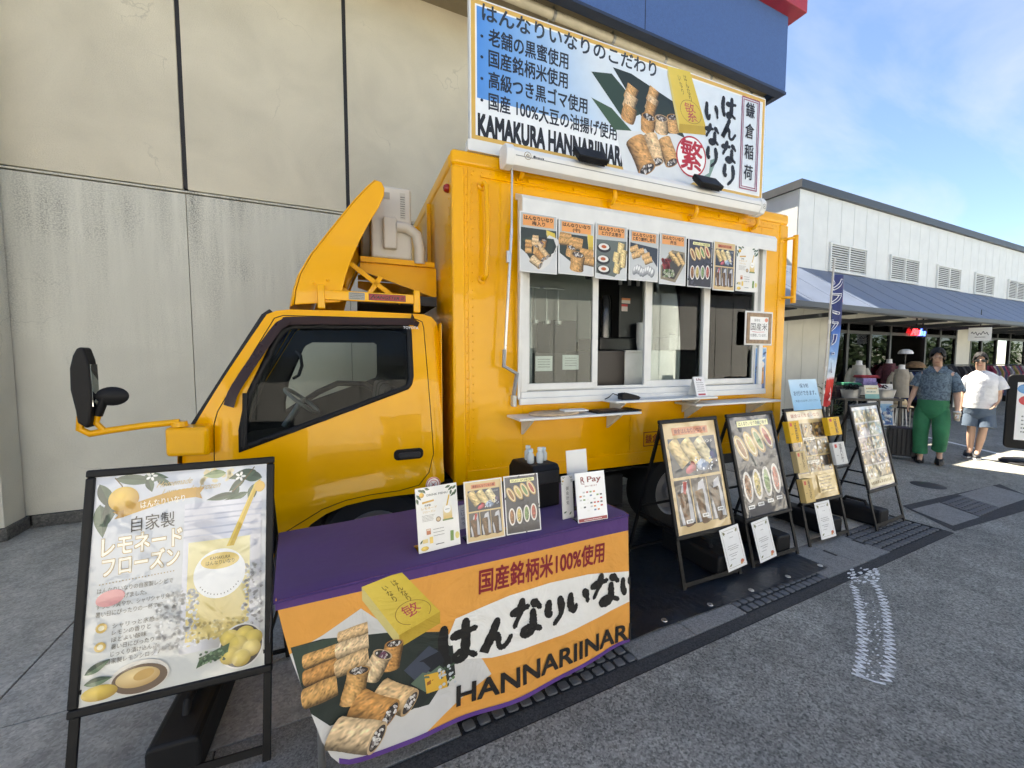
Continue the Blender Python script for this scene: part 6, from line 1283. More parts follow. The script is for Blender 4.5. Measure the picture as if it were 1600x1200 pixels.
def gift_board(p, W_, H_):
    p.rect(0,0,W_,H_,(206,178,118)); p.grect(0,0,W_,H_, lambda a, b: mixc((190,160,96),(214,190,140),b), 3, 6); p.rect(W_*.02,H_*.90,W_*.98,H_*.99,(222,206,176)); p.text('鎌倉はんなりいなり',W_*.12,H_*.925,H_*.04,(170,80,60),.01,wd=W_*.76)
    photo_grid(p, W_, H_*.82, [(120,110,104),(196,176,140),(90,80,72),(170,140,90)], 3, 3, .36, 1.06)
    for y in (.66,.40): p.rect(W_*.30,H_*y,W_*.62,H_*(y+.03),(228,222,206)); p.scribble(W_*.34,W_*.58,H_*(y+.006),H_*.016,(90,70,50))
    p.rect(W_*.48,H_*.06,W_*.94,H_*.26,(216,190,130)); [p.scribble(W_*.52,W_*random.uniform(.8,.9),H_*(.22-.035*k),H_*.016,(80,56,36)) for k in range(5)]
def craft_board(p, W_, H_):
    p.rect(0,0,W_,H_,(214,212,206)); p.grect(0,0,W_,H_, lambda a, b: mixc((150,140,140),(206,204,210),b), 3, 6)
    photo_grid(p, W_, H_, [(196,184,150),(130,116,96),(120,96,90),(90,84,116),(170,140,146),(110,130,130),(180,170,186),(150,160,140)], 2, 5, .12, .98)
    p.rect(W_*.04,H_*.02,W_*.96,H_*.12,(216,204,170)); p.scribble(W_*.1,W_*.9,H_*.05,H_*.04,(150,130,80))
aboard(*BS[0], 'black framed sign board with lemonade poster, nearest the viewer', lemonade, w=.652, b0=.33, t0=1.22)
aboard(*BS[1], 'black framed menu board with beige stick roll poster, first right of the table', lambda p, W_, H_: (p.rect(0,0,W_,H_,(216,190,140)), stick_menu(p,0,0,W_,H_,True)))
aboard(*BS[2], 'black framed menu board with dark cut roll poster and yellow title', lambda p, W_, H_: cut_menu(p,0,0,W_,H_,True))
aboard(*BS[3], 'black framed menu board with gold gift poster and boxes hung round it', gift_board)
aboard(*BS[4], 'black framed menu board with small pastel photos, farthest of the row', craft_board)
# ballast cases that hold the boards down
M_CASE = mat('ballast_black', (.010,.010,.011), .55, var=.2, vscale=10, spec=.25)
for i, (s, y0, y1, lb) in enumerate(((.235,.02,.62,'black ballast case lying behind the lemonade sign board'),(.37,.03,.60,'black ballast case behind the beige stick roll board'),(.36,.04,.60,'black ballast case behind the dark cut roll board'),(.36,.04,.62,'black ballast case behind the gold gift board'),(.10,.02,.66,'black ballast case behind the farthest pastel photo board'))):
    x, y, th = BS[i]; t = thing('ballast_case', lb, 'ballast case', (x+math.cos(th)*s-math.sin(th)*0, y+math.sin(th)*s, 0), th, 'ballast cases under the boards')
    b = MB(); b.prism(round_rect(0,0,.175,.17,.03,3), 1, y0, y1); b.build('shell', M_CASE, t, bevel=.015, segs=3)
    b = MB(); b.tube([(.0875,y0+.14,.165),(.0875,y0+.16,.205),(.0875,y0+.32,.205),(.0875,y0+.34,.165)], .016, 8); b.build('handle', M_CASE, t, smooth=50)
    b = MB(); b.lathe([(.0,0),(.028,0),(.028,.015),(.0,.015)], 16, (.0875,y1-.09,.168)); b.build('filler_cap', M_CASE, t, smooth=40)
# notices clipped to the boards, product boxes, blue sign
def board_sheet(name, label, cat, bi, px4, fn, group=None, th_=.003, d=.022):
    Q = [board_px(BS[bi], *q, d) for q in px4]                 # tl, tr, br, bl
    bl = np.array(Q[3]); ex_ = (np.array(Q[2])-bl+np.array(Q[1])-np.array(Q[0]))/2; W_ = float(np.linalg.norm(ex_)); an = math.atan2(ex_[1], ex_[0]); H_ = float(np.linalg.norm((np.array(Q[0])-bl+np.array(Q[1])-np.array(Q[2]))/2))
    x, y, th = BS[bi]; t = thing(name, label, cat, (x,y,0), th, group); c, s_ = math.cos(an), math.sin(an)
    f = lambda a, b_, z: BPt(bl[0]+a*c-b_*s_, bl[1]+a*s_+b_*c, d+z)
    m = MB(); m.add([f(0,0,-th_),f(W_,0,-th_),f(W_,H_,-th_),f(0,H_,-th_),f(0,0,-.0003),f(W_,0,-.0003),f(W_,H_,-.0003),f(0,H_,-.0003)], [(0,3,2,1),(4,5,6,7),(0,1,5,4),(1,2,6,5),(2,3,7,6),(3,0,4,7)])
    m.build('sheet', M_PAPER, t); p = Print(); fn(p, W_, H_); p.build('print', M_PRINT, t, f)
    return t, f, W_, H_
c8 = lambda *q: [(980+q[i]*.2916, 580+q[i+1]*.2916) for i in range(0, 8, 2)]
def notice(p, W_, H_):
    p.rect(0,0,W_,H_,(234,234,232)); p.frame(W_*.08,H_*.06,W_*.92,H_*.94,.002,(150,140,110))
    for x, y, a in ((.12,.92,-.6),(.88,.92,-2.5),(.88,.92,-2.1),(.12,.92,-1.1),(.12,.10,.5)): p.leaf(W_*x,H_*y,W_*.16,W_*.06,a,(110,116,80),(140,140,96))
    for y, a, b_ in ((.86,.34,.66),(.74,.42,.60),(.55,.22,.70),(.50,.20,.78),(.46,.3,.74),(.36,.2,.66),(.31,.3,.60),(.24,.22,.5)): p.scribble(W_*a,W_*b_,H_*y,H_*.014,(110,106,104))
    p.ell(W_*.80,H_*.13,W_*.09,H_*.045,(196,110,84)); p.ell(W_*.74,H_*.09,W_*.05,H_*.03,(206,150,80))
for bi, q, lb in ((1,c8(487,852,590,817,640,1030,545,1078),'white bordered notice below the beige stick roll board'),(2,c8(663,810,750,778,803,985,715,1030),'white bordered notice below the dark cut roll board'),(3,c8(990,710,1070,692,1120,880,1043,905),'white bordered notice below the gold gift board')):
    board_sheet('notice_sheet', lb, 'notice', bi, q, notice, 'notices clipped under the boards')
board_sheet('blue_sign', 'pale blue take-away sign card on top of the gold gift board', 'sign', 3, c8(850,45,1003,42,1040,200,895,212), lambda p, W_, H_: (p.grect(0,0,W_,H_, lambda a, b: mixc((120,176,214),(196,222,238),b), 3, 6), p.text('保冷剤',W_*.36,H_*.72,H_*.13,(50,80,116),.01,wd=W_*.30), p.text('お付けできます。',W_*.10,H_*.47,H_*.15,(50,80,116),.012,wd=W_*.80), p.text('ご希望の方はお申し付けください',W_*.08,H_*.26,H_*.07,(70,100,130),.004,wd=W_*.84)))
def gift_carton(bi, q, dep, col, txt, label, off=.03):
    Q = [board_px(BS[bi], *z, off+dep) for z in q]; xs = [z[0] for z in Q]; hs = [z[1] for z in Q]; x, y, th = BS[bi]
    s0, s1, h0, h1 = (Q[0][0]+Q[3][0])/2, (Q[1][0]+Q[2][0])/2, (Q[3][1]+Q[2][1])/2, (Q[0][1]+Q[1][1])/2
    t = thing('gift_carton', label, 'box', (x,y,0), th, 'gift cartons hung on the gold board')
    m = MB(); m.obox(BPt(s0,h0,off+dep), (s1-s0,0,0), BPt(0,h1-h0), BPt(0,0,-dep)); m.build('carton', mat('carton_'+txt, lin(col), .55, var=.08), t, bevel=.002)
    m = MB(); m.obox(BPt((s0+s1)/2-.01,h1-.02,off), (.02,0,0), BPt(0,.015), BPt(0,0,-off+.001)); m.build('hanger', M_BLKP, t)
    W_, H_ = s1-s0, h1-h0; p = Print(); dark = (92,62,24) if txt != 'w' else (110,110,110)
    p.vtext('はんなりいなり' if txt == 'y' else '鎌倉いなり',W_*.62,H_*.92,W_*.24,H_*.78/(7 if txt == 'y' else 5),dark,.01); p.rect(W_*.12,H_*.76,W_*.32,H_*.92,(196,60,44)); p.scribble(W_*.15,W_*.30,H_*.4,H_*.03,dark)
    p.build('print', M_PRINT, t, lambda a, b_, z: BPt(s0+a, h0+b_, off+dep+.0005+z))
for q, dep, col, tx, lb in ((c8(862,272,920,262,938,378,880,388),.05,(226,176,30),'y','yellow gift carton at the upper left of the gold board'),(c8(905,432,955,425,972,540,925,548),.05,(206,182,130),'b','beige gift carton at the middle left of the gold board'),(c8(945,580,995,572,1005,700,955,710),.05,(206,176,110),'c','tan gift carton at the lower left of the gold board'),(c8(1072,248,1135,243,1152,338,1090,345),.05,(226,176,30),'y','yellow gift carton at the upper right of the gold board'),(c8(1100,382,1162,378,1184,495,1122,502),.03,(200,200,196),'w','white gift carton at the right of the gold board')):
    gift_carton(3, q, dep, col, tx, lb)
# tarpaulin on the ground
tp = thing('tarpaulin', 'black blue plastic tarpaulin spread on the ground by the truck', 'tarpaulin', (0,0,0))
tx0, tx1 = 1.42, 3.50
def tarp(s, t):
    x = tx0+s*(tx1-tx0); y = 1.735+.02*math.sin(s*5)*.3+t*2.3; z = .006+.006*(math.sin(x*13+y*7)*math.sin(y*9-x*4)*.5+.5)+.008*max(0, math.sin(x*5.2-y*8.1))**4
    return (x+.01*math.sin(t*20), y, z)
b = MB(); b.grid(tarp, 70, 60); b.build('sheet', mat('tarp_navy', (.008,.013,.020), .38, var=.3, vscale=9, bump=.6, bscale=22), tp, smooth=80)
for k in range(6):
    s = .015+k*.194; x, y, z = tarp(s, .012); b = MB(); b.lathe([(.008,.003),(.008,.0065),(.017,.0065),(.019,.003)], 14, (x,y+.012,z)); b.build('eyelet', mat('eyelet_metal', (.6,.6,.58), .3, metal=.8), tp, smooth=40)
# ---- things on the serving shelves and inside
def on_shelf(x, y, z): return on_truck(x, y, z)
x, z = tk(836,648,-.22)[0], SH1[2]
t = thing('wooden_tray', 'round pale wooden tray on the lowest left serving shelf', 'tray', on_shelf(x+.20,-.14,z), TA); b = MB(); b.lathe([(.0,0),(.17,0),(.18,.006),(.18,.018),(.17,.022),(.0,.022)], 32, sx=1.15, sy=.62); b.build('board', mat('pale_wood', (.52,.38,.24), .6, var=.25, vscale=18), t, smooth=40)
t = thing('menu_folder', 'black folder lying open on the left serving shelf', 'folder', on_shelf(x+.52,-.24,z), TA+.05); b = MB(); b.box(0,0,0,.44,.17,.012); b.build('cover', M_BLKP, t, bevel=.003); b = MB(); b.box(.06,.03,.0125,.30,.15,.016); b.build('pages', mat('page_dark', (.06,.04,.04), .4), t)
t = thing('paper_pad', 'white paper pad on the wooden tray of the left shelf', 'paper', on_shelf(x+.26,-.19,z+.0225), TA-.1); b = MB(); b.box(0,0,0,.20,.10,.01); b.build('pad', M_PAPER, t)
x2 = tk(972,622,-.2)[0]; t = thing('card_terminal', 'black card payment terminal on the middle serving shelf', 'card terminal', on_shelf(x2,-.20,SH2[2]), TA-.15)
b = MB(); b.prism([(0,0),(.15,0),(.17,.015),(.15,.03),(.04,.055),(.0,.05)], 1, 0, .075); b.build('body', M_BLKP, t, bevel=.006, segs=3); b = MB(); b.obox((.05,.01,.0535), (.09,0,-.0225), (0,.055,0), (.0008,0,.003)); b.build('screen', mat('screen_dark', (.02,.025,.03), .15), t); b = MB(); b.tube([(.0,.03,.03),(-.06,.04,.05),(-.09,.05,.02),(-.12,.06,.004)], .004, 6); b.build('cable', M_RUB, t)
x3 = tk(1089,612,-.2)[0]; t = thing('tent_card', 'white folded tent card standing on the middle serving shelf', 'card', on_shelf(x3,-.2,SH2[2]), TA); b = MB(); b.obox((0,0,0), (.125,0,0), (0,.05,.17), (0,-.002,.0006)); b.build('front', M_PAPER, t); b = MB(); b.obox((0,.10,0), (.125,0,0), (0,-.05,.17), (0,.002,.0006)); b.build('back', M_PAPER, t)
p = Print(); p.rect(0,0,.125,.165,(234,232,230)); p.text('R Pay',.03,.135,.02,(120,20,34),.02); [p.scribble(.02,.105,.115-.018*k,.007,(120,110,110)) for k in range(5)]; p.rect(.02,.01,.105,.025,(170,60,66)); p.build('print', M_PRINT, t, lambda a, b_, c: (a, .05*b_/.17-.0025-c, b_))
# kitchen inside the box
M_KB = mat('kitchen_black', (.010,.010,.011), .35); M_KW = mat('kitchen_white', (.66,.66,.63), .35)
kx0, kx1 = tk(936,560,.20)[0], tk(976,560,.20)[0]; kzt = tk(960,548,.20)[1]
t = thing('kitchen_cabinet', 'dark brown cabinet door seen inside the open serving window', 'cabinet', on_truck(0,0,BH0+.12), TA); b = MB(); b.box(kx0-.05,.20,0,kx1,.7,kzt-BH0-.12); b.build('carcass', mat('cabinet_dark', (.020,.014,.012), .4), t, bevel=.004); b = MB(); b.box(kx0+.05,.193,.45,kx0+.2,.199,.48); b.build('handle', M_ALU, t)
t = thing('white_counter', 'white kitchen counter inside the truck behind the window glass', 'counter', on_truck(0,0,BH0+.12), TA); b = MB(); b.box(kx1+.005,.20,0,BL-.09,.7,kzt-BH0-.135); b.build('carcass', M_KW, t, bevel=.004); b = MB(); b.box(kx1+.005,.19,kzt-BH0-.134,BL-.09,.7,kzt-BH0-.115); b.build('worktop', M_KW, t)
mx0, mx1 = tk(938,500,.35)[0], tk(1006,500,.35)[0]
t = thing('drink_machine', 'tall black drink machine with steel nozzles inside the serving window', 'machine', on_truck(mx0,.23,kzt+.006), TA); mw = mx1-mx0
b = MB(); b.box(0,.12,0,mw,.50,.12); b.box(mw*.45,.14,.12,mw,.50,.75); b.build('body', M_KB, t, bevel=.01); b = MB(); b.box(mw*.12,.06,.72,mw*.95,.50,1.05); b.build('head', M_KB, t, bevel=.02)
b = MB(); b.lathe([(.0,0),(.075,0),(.075,.34),(.06,.40),(.0,.40)], 20, (mw*.22,.22,.12)); b.build('canister', mat('dark_steel', (.10,.10,.10), .2, metal=.9), t, smooth=40)
for k in range(3): b = MB(); b.tube([(mw*(.3+.2*k),.06,.70),(mw*(.3+.2*k),.03,.66),(mw*(.3+.2*k),.03,.60)], .016, 8); b.build('nozzle', M_ALU, t, smooth=40)
p = Print(); p.rect(0,0,.10,.05,(200,190,180)); p.rect(0,.03,.10,.05,(206,120,70)); p.rect(0,-.075,.07,-.01,(214,200,196)); p.rect(0,-.03,.07,-.01,(200,60,60)); p.build('sticker', M_PRINT, t, lambda a, b_, c: (mw*.5+a,.139-c,.45+b_))
for i, (u, v, lb) in enumerate(((838,570,'white notice sheet on the inside of the left sash, left one'),(880,568,'white notice sheet on the inside of the left sash, right one'))):
    x, z = tk(u, v, .06); t = thing('window_notice', lb, 'notice', on_truck(x-.02,.035,z-.05), TA, 'notices behind the left sash'); b = MB(); b.box(0,0,0,.15,.002,.12); b.build('sheet', M_PAPER, t); p = Print(); p.rect(0,0,.15,.12,(226,228,226)); [p.scribble(.02,.13,.09-.02*k,.008,(120,124,124)) for k in range(4)]; p.build('print', M_PRINT, t, lambda a, b_, c: (a,-.0005-c,b_))
t = thing('wall_shelf', 'dark shelf with stacked boxes along the far kitchen wall', 'shelf', on_truck(.3,1.35,BH0+.12), TA); b = MB(); b.box(0,0,0,2.8,.5,.85); b.build('carcass', mat('shelf_grey', (.12,.12,.12), .5), t)
for k in range(5): b = MB(); b.box(.1+.55*k,.05,.852,.45+.55*k,.4,1.0+.12*(k % 3)); b.build('storage_box', mat('box_tone%d' % (k % 3), ((.25,.2,.14),(.5,.5,.48),(.06,.06,.06))[k % 3], .6), t)

wt = kzt+.006
for i, (xx, yy, n_, lb) in enumerate(((1.90,.30,9,'white paper cup stack on the truck counter, leftmost'),(2.02,.34,7,'white paper cup stack on the truck counter, middle'),(2.95,.32,10,'white paper cup stack on the truck counter, rightmost'))):
    k = thing('cup_stack', lb, 'cups', on_truck(xx,yy,wt), TA, 'paper cup stacks on the counter')
    for j in range(n_): b = MB(); b.lathe([(.030,.0),(.043,.085),(.045,.088),(.042,.088),(.0,.01)], 16, (0,0,.022*j)); b.build('cup', M_PAPER, k, smooth=40)
for i, (xx, w_, h, lb) in enumerate(((2.2,.26,.14,'shallow steel food container on the truck counter'),(2.52,.30,.20,'deep steel food container on the truck counter'))):
    k = thing('steel_container', lb, 'container', on_truck(xx,.24,wt), TA); b = MB(); b.box(0,0,0,w_,.22,h); b.build('pan', M_STEEL, k, bevel=.012); b = MB(); b.box(-.008,-.008,h,w_+.008,.228,h+.008); b.build('lid', M_ALU, k); b = MB(); b.tube([(w_*.4,.11,h+.008),(w_*.4,.11,h+.03),(w_*.6,.11,h+.03),(w_*.6,.11,h+.008)], .006, 6); b.build('lid_handle', M_STEEL, k)
k = thing('utensil_rail', 'steel rail with ladles hung inside the left sash window', 'rail', on_truck(.6,.55,0), TA); b = MB(); b.tube([(0,0,2.28),(.6,0,2.28)], .009, 8); b.build('rail', M_ALU, k)
for j in range(5): b = MB(); b.tube([(.06+.12*j,0,2.27),(.06+.12*j,0,1.98)], .006, 6); b.lathe([(.0,-.03),(.03,-.02),(.036,.01),(.0,.0)], 12, (.06+.12*j,0,1.97)); b.build('ladle', M_ALU, k, smooth=40)
k = thing('steel_fridge', 'tall grey steel fridge inside the truck behind the left sash', 'fridge', on_truck(.12,.75,BH0+.12), TA); b = MB(); b.box(0,0,0,.85,.6,1.5); b.build('cabinet', mat('fridge_steel', (.42,.44,.44), .35, metal=.3), k, bevel=.01)
for z0, z1 in ((.03,.72),(.75,1.47)): b = MB(); b.box(.03,-.02,z0,.82,-.001,z1); o = b.build('door', mat('fridge_steel', (.42,.44,.44), .35), k, bevel=.006); b = MB(); b.box(.74,-.045,z0+.2,.76,-.021,z1-.2); b.build('handle', M_BLKP, o)
# ================================================================== PEOPLE
M_SKIN = mat('skin', (.53,.33,.235), .55, var=.06); M_HAIR = mat('hair_black', (.008,.007,.007), .75, var=.3, vscale=60, bump=.4, bscale=90)
M_SHIRT = None
def patterned(name, c1, c2, sc):
    m = bpy.data.materials.new(name); MATS[name] = m; m.use_nodes = True; n, l, b = nodes_of(m); t = n.new('ShaderNodeTexCoord'); v = n.new('ShaderNodeTexNoise'); v.inputs['Scale'].default_value = sc; v.inputs['Detail'].default_value = 3; v.inputs['Distortion'].default_value = 2.5; l.new(t.outputs['Object'], v.inputs['Vector'])
    r = n.new('ShaderNodeValToRGB'); r.color_ramp.elements[0].position = .42; r.color_ramp.elements[0].color = (*c1, 1); r.color_ramp.elements[1].position = .56; r.color_ramp.elements[1].color = (*c2, 1); l.new(v.outputs['Fac'], r.inputs[0]); l.new(r.outputs[0], b.inputs['Base Color']); b.inputs['Roughness'].default_value = .8
    y = n.new('ShaderNodeTexNoise'); y.inputs['Scale'].default_value = 9; y.inputs['Detail'].default_value = 3; l.new(t.outputs['Object'], y.inputs['Vector']); bp = n.new('ShaderNodeBump'); bp.inputs['Strength'].default_value = .6; bp.inputs['Distance'].default_value = .03; l.new(y.outputs['Fac'], bp.inputs['Height']); l.new(bp.outputs[0], b.inputs['Normal'])
    return m
def cloth(name, c): return mat(name, c, .8, var=.16, vscale=9, bump=1.0, bscale=17)
def skin_body(name, J, E, parent, m):
    me = bpy.data.meshes.new(name); ks = list(J); me.from_pydata([J[k][:3] for k in ks], [(ks.index(a), ks.index(b)) for a, b in E], []); me.materials.append(m)
    o = link(name, me, parent); s = o.modifiers.new('skin', 'SKIN'); s.use_smooth_shade = True
    for i, k in enumerate(ks):
        r = J[k][3]; d = me.skin_vertices[0].data[i]; d.radius = r if isinstance(r, tuple) else (r, r); d.use_root = (k == 'pelvis')
    u = o.modifiers.new('sub', 'SUBSURF'); u.levels = 2; u.render_levels = 2
    return o
def rings(m_, R_, n=20):                     # closed loft through horizontal ellipses (cx, cy, z, rx, ry)
    vs = []
    for cx, cy, z, rx, ry in R_:
        for j in range(n):
            a = 2*math.pi*j/n; k = 1+.03*math.sin(3*a+z*23)+.02*math.sin(5*a-z*31); vs.append((cx+rx*k*math.cos(a), cy+ry*k*math.sin(a), z))
    k = len(R_); m_.add(vs, [(i*n+j, i*n+(j+1) % n, (i+1)*n+(j+1) % n, (i+1)*n+j) for i in range(k-1) for j in range(n)])
def hand_chain(J, E, side, wr, hd, tip, curl):
    # palm and five bent fingers
    w, h = np.array(wr), np.array(hd); d = (h-w)/np.linalg.norm(h-w); sx_ = np.array([1,0,0])*side; fy = np.array([0,-1,0])
    J['palm'+tip] = (*(h+d*.02), (.030,.016)); E.append(('wrist'+tip, 'palm'+tip))
    for i, (o_, ln) in enumerate(((-.026,.062),(-.009,.074),(.009,.070),(.025,.056))):
        a = h+d*.055+np.array([0,1,0])*o_*.9; b_ = a+d*ln*.55+fy*0+sx_*-.006; c = b_+(d*(1-curl)+np.array([-side,0,0])*curl)*ln*.55
        for nm, q, r in (('a', a, .010), ('b', b_, .009), ('c', c, .008)): J['f%d%s%s' % (i, nm, tip)] = (*q, r)
        E += [('palm'+tip, 'f%da%s' % (i, tip)), ('f%da%s' % (i, tip), 'f%db%s' % (i, tip)), ('f%db%s' % (i, tip), 'f%dc%s' % (i, tip))]
    a = h+d*.005+fy*.035; b_ = a+d*.035+fy*.018; J['tha'+tip] = (*a, .011); J['thb'+tip] = (*b_, .009); E += [('palm'+tip, 'tha'+tip), ('tha'+tip, 'thb'+tip)]
def person(label, loc, rotz, D):
    t = thing('person', label, 'person', loc, rotz, None); J = {}; E = []
    J['pelvis'] = (*D['pelvis'], (.11,.09)); J['belly'] = (*D['belly'], (.11,.09)); J['chest'] = (*D['chest'], (.12,.095)); J['neck'] = (*D['neck'], (.046,.05)); hx, hy, hz = D['head']
    J['jaw'] = (hx, hy-.012, hz-.075, (.046,.060)); J['skull'] = (hx, hy+.005, hz+.03, (.070,.090)); J['crown'] = (hx, hy+.01, hz+.098, (.045,.055))
    J['nose'] = (hx, hy-.100, hz-.018, .011); J['noseb'] = (hx, hy-.085, hz+.02, .009)
    E += [('pelvis','belly'),('belly','chest'),('chest','neck'),('neck','jaw'),('jaw','skull'),('skull','crown'),('skull','noseb'),('noseb','nose')]
    for sd_ in (-1, 1):
        g_ = 'L' if sd_ < 0 else 'R'; sh_, el, wr, hd = D['arm'+g_]; J['shoulder'+g_] = (*sh_, .055); J['elbow'+g_] = (*el, .044); J['fore'+g_] = (*(np.array(el)*.6+np.array(wr)*.4), .042); J['wrist'+g_] = (*wr, .027)
        E += [('chest','shoulder'+g_),('shoulder'+g_,'elbow'+g_),('elbow'+g_,'fore'+g_),('fore'+g_,'wrist'+g_)]; hand_chain(J, E, sd_, wr, hd, g_, D.get('curl', .5))
        hp, kn, an, toe = D['leg'+g_]; J['hip'+g_] = (*hp, .075); J['knee'+g_] = (*kn, .052); J['calf'+g_] = (*(np.array(kn)*.65+np.array(an)*.35), .054); J['ankle'+g_] = (*an, .036); J['toe'+g_] = (*toe, .030)
        E += [('pelvis','hip'+g_),('hip'+g_,'knee'+g_),('knee'+g_,'calf'+g_),('calf'+g_,'ankle'+g_),('ankle'+g_,'toe'+g_)]
    skin_body('body', J, E, t, M_SKIN)
    for s in (-1, 1):
        b = MB(); b.lathe([(.0,-.008),(.018,-.006),(.020,.004),(.0,.008)], 10, (hx+s*.074,hy+.012,hz), axis=0, sx=.7, sy=1.3); b.build('ear', M_SKIN, t, smooth=60)
        b = MB(); b.lathe([(.0,-.004),(.011,-.002),(.011,.002),(.0,.004)], 10, (hx+s*.032,hy-.086,hz+.012), axis=1, sx=1.2, sy=.55); b.build('eye', mat('eye_dark', (.02,.015,.012), .3), t, smooth=60)
    b = MB(); b.lathe([(.0,-.004),(.024,-.001),(.024,.001),(.0,.004)], 12, (hx,hy-.077,hz-.060), axis=1, sx=1, sy=.28); b.build('mouth', mat('lips', (.33,.13,.10), .5), t, smooth=60)
    # hair
    hr = D['hair']; m_ = MB(); n = 28; vs = []; k_ = 9; rn = random.Random(5)
    for i in range(k_+1):
        for j in range(n):
            a = 2*math.pi*j/n; fr_ = max(0, -math.sin(a))**.7; low = hr['back']*(1-fr_)+hr['front']*fr_+.16*math.sin(j*2.3+hr['back']*9)*(i/k_); ph = math.pi/2*(1-i/k_)+(-low)*(i/k_)
            rr = 1+hr.get('puff', .08)+rn.uniform(-.05,.05)+.05*math.sin(j*1.9+i*.7); vs.append((hx+.078*rr*math.cos(ph)*math.cos(a), hy+.008+.104*rr*math.cos(ph)*math.sin(a), hz+.032+.112*rr*math.sin(ph)))
    m_.add(vs, [(i*n+j, i*n+(j+1) % n, (i+1)*n+(j+1) % n, (i+1)*n+j) for i in range(k_) for j in range(n)]); m_.build('hair', M_HAIR, t, smooth=70)
    return t
def face_cam(x, y, off=0): a = math.atan2(-y, -x); return a+math.pi/2+off     # local -Y looks at the camera
S1 = .001845; XS = .63; q1 = lambda cx, cy, y=0.0: ((cx-385)*S1*XS, y, (1130-cy)*S1)   # the wide lens widens things near the edge of the frame
P1 = onz(1452,724); r1 = face_cam(P1[0], P1[1])
pa = person('man in patterned blue shirt and green trousers pulling a suitcase', (P1[0],P1[1],0), r1, dict(pelvis=q1(385,640),belly=q1(390,520),chest=q1(400,400),neck=q1(405,312),head=(q1(398,245)[0],-.05,q1(398,245)[2]),
  armL=(q1(262,372),q1(215,500,.02),q1(165,612,-.02),q1(158,640,-.03)), armR=(q1(545,372),q1(592,535,.03),q1(600,650,-.06),q1(600,672,-.08)), legL=(q1(300,690),q1(290,860,-.02),q1(293,1075,.02),q1(292,1108,-.10)), legR=(q1(455,690),q1(468,850,-.10),q1(470,1040,.02),q1(478,1085,-.09)), hair=dict(back=.95,front=-.42,puff=.17)))
m_ = MB(); rings(m_, [(q1(383,0)[0],0,q1(0,590)[2],0.177,0.130),(q1(383,0)[0],0,q1(0,560)[2],0.184,0.139),(q1(388,0)[0],0,q1(0,480)[2],0.177,0.139),(q1(396,0)[0],0,q1(0,400)[2],0.184,0.130),(q1(400,0)[0],0,q1(0,355)[2],0.167,0.109),(q1(402,0)[0],.01,q1(0,328)[2],0.110,0.084),(q1(404,0)[0],.015,q1(0,312)[2],0.055,0.072)], 28); m_.build('shirt', patterned('shirt_blue_pattern', (.055,.085,.12), (.13,.19,.24), 16), pa, smooth=70)
for sg, a_, b_ in (((-1), q1(268,360), q1(208,478,.01)), (1, q1(540,362), q1(606,515,.02))):
    m_ = MB(); a_, b_ = np.array(a_), np.array(b_); m_.tube([tuple(a_+(b_-a_)*.02), tuple(a_*.75+b_*.25), tuple(a_*.4+b_*.6), tuple(b_)], [.040,.062,.068,.074], 16, caps=False); m_.build('sleeve', MATS['shirt_blue_pattern'], pa, smooth=70)
m_ = MB(); c = q1(403,318,-.085)
for s in (-1, 1): m_.add([(c[0],-.152,c[2]-.075),(c[0]+s*.085,-.085,c[2]+.025),(c[0]+s*.115,-.105,c[2]-.035),(c[0]+s*.06,-.150,c[2]-.095)], [(0,1,2,3)])
o = m_.build('collar', MATS['shirt_blue_pattern'], pa); so_ = o.modifiers.new('s','SOLIDIFY'); so_.thickness = .006
m_ = MB(); m_.add([(c[0],-.150,c[2]-.085),(c[0]-.045,-.118,c[2]+.005),(c[0],-.10,c[2]+.01),(c[0]+.045,-.118,c[2]+.005)], [(0,1,2,3)]); m_.build('neckline', M_SKIN, pa)
M_GRN = cloth('green_cotton', (.022,.17,.075))
m_ = MB(); rings(m_, [(q1(378,0)[0],0,q1(0,748)[2],0.096,0.084),(q1(378,0)[0],0,q1(0,725)[2],0.144,0.116),(q1(380,0)[0],0,q1(0,690)[2],0.177,0.134),(q1(382,0)[0],0,q1(0,610)[2],0.175,0.130),(q1(384,0)[0],0,q1(0,562)[2],0.169,0.124)], 26)
m_.tube([q1(322,600),q1(298,690),q1(288,780,-.01),q1(284,880,-.02),q1(288,980,.0),q1(291,1046,.02)], [.078,.102,.102,.090,.084,.088], 18); m_.tube([q1(435,600),q1(458,690),q1(466,780,-.05),q1(470,860,-.10),q1(468,940,-.05),q1(460,1003,.01)], [.078,.102,.102,.092,.082,.082], 18)
m_.build('trousers', M_GRN, pa, smooth=70)
def shoe(p_, h, m_name, c, par, sole=None):
    b = MB(); x, y, z = p_; prof = [(-.05,.0),(-.055,.06),(-.045,.13),(0,.19),(.045,.13),(.052,.06),(.045,.0),(0,-.06),(-.045,-.04)]
    L = [(x+a*.95, y+.07-b_*1.05) for a, b_ in prof]; n = len(L); vs = [(a, b_, z) for a, b_ in L]+[(a, b_, z+.03) for a, b_ in L]+[(x+(a-x)*.82, y+(b_-y)*.80+.012, z+.062+(.035 if b_ > y else 0)) for a, b_ in L]
    b.add(vs, [(i,(i+1) % n,n+(i+1) % n,n+i) for i in range(n)]+[(n+i,n+(i+1) % n,2*n+(i+1) % n,2*n+i) for i in range(n)]+[tuple(range(n))[::-1],tuple(range(2*n,3*n))]); o = b.build('shoe', mat(m_name, c, .6), par, smooth=60)
    if sole: b = MB(); b.prism([(a+(a-x)*.05, b_+(b_-y)*.04) for a, b_ in L], 2, z-.002, z+.022); b.build('sole', mat('sole_white', (.7,.7,.7), .6), o)
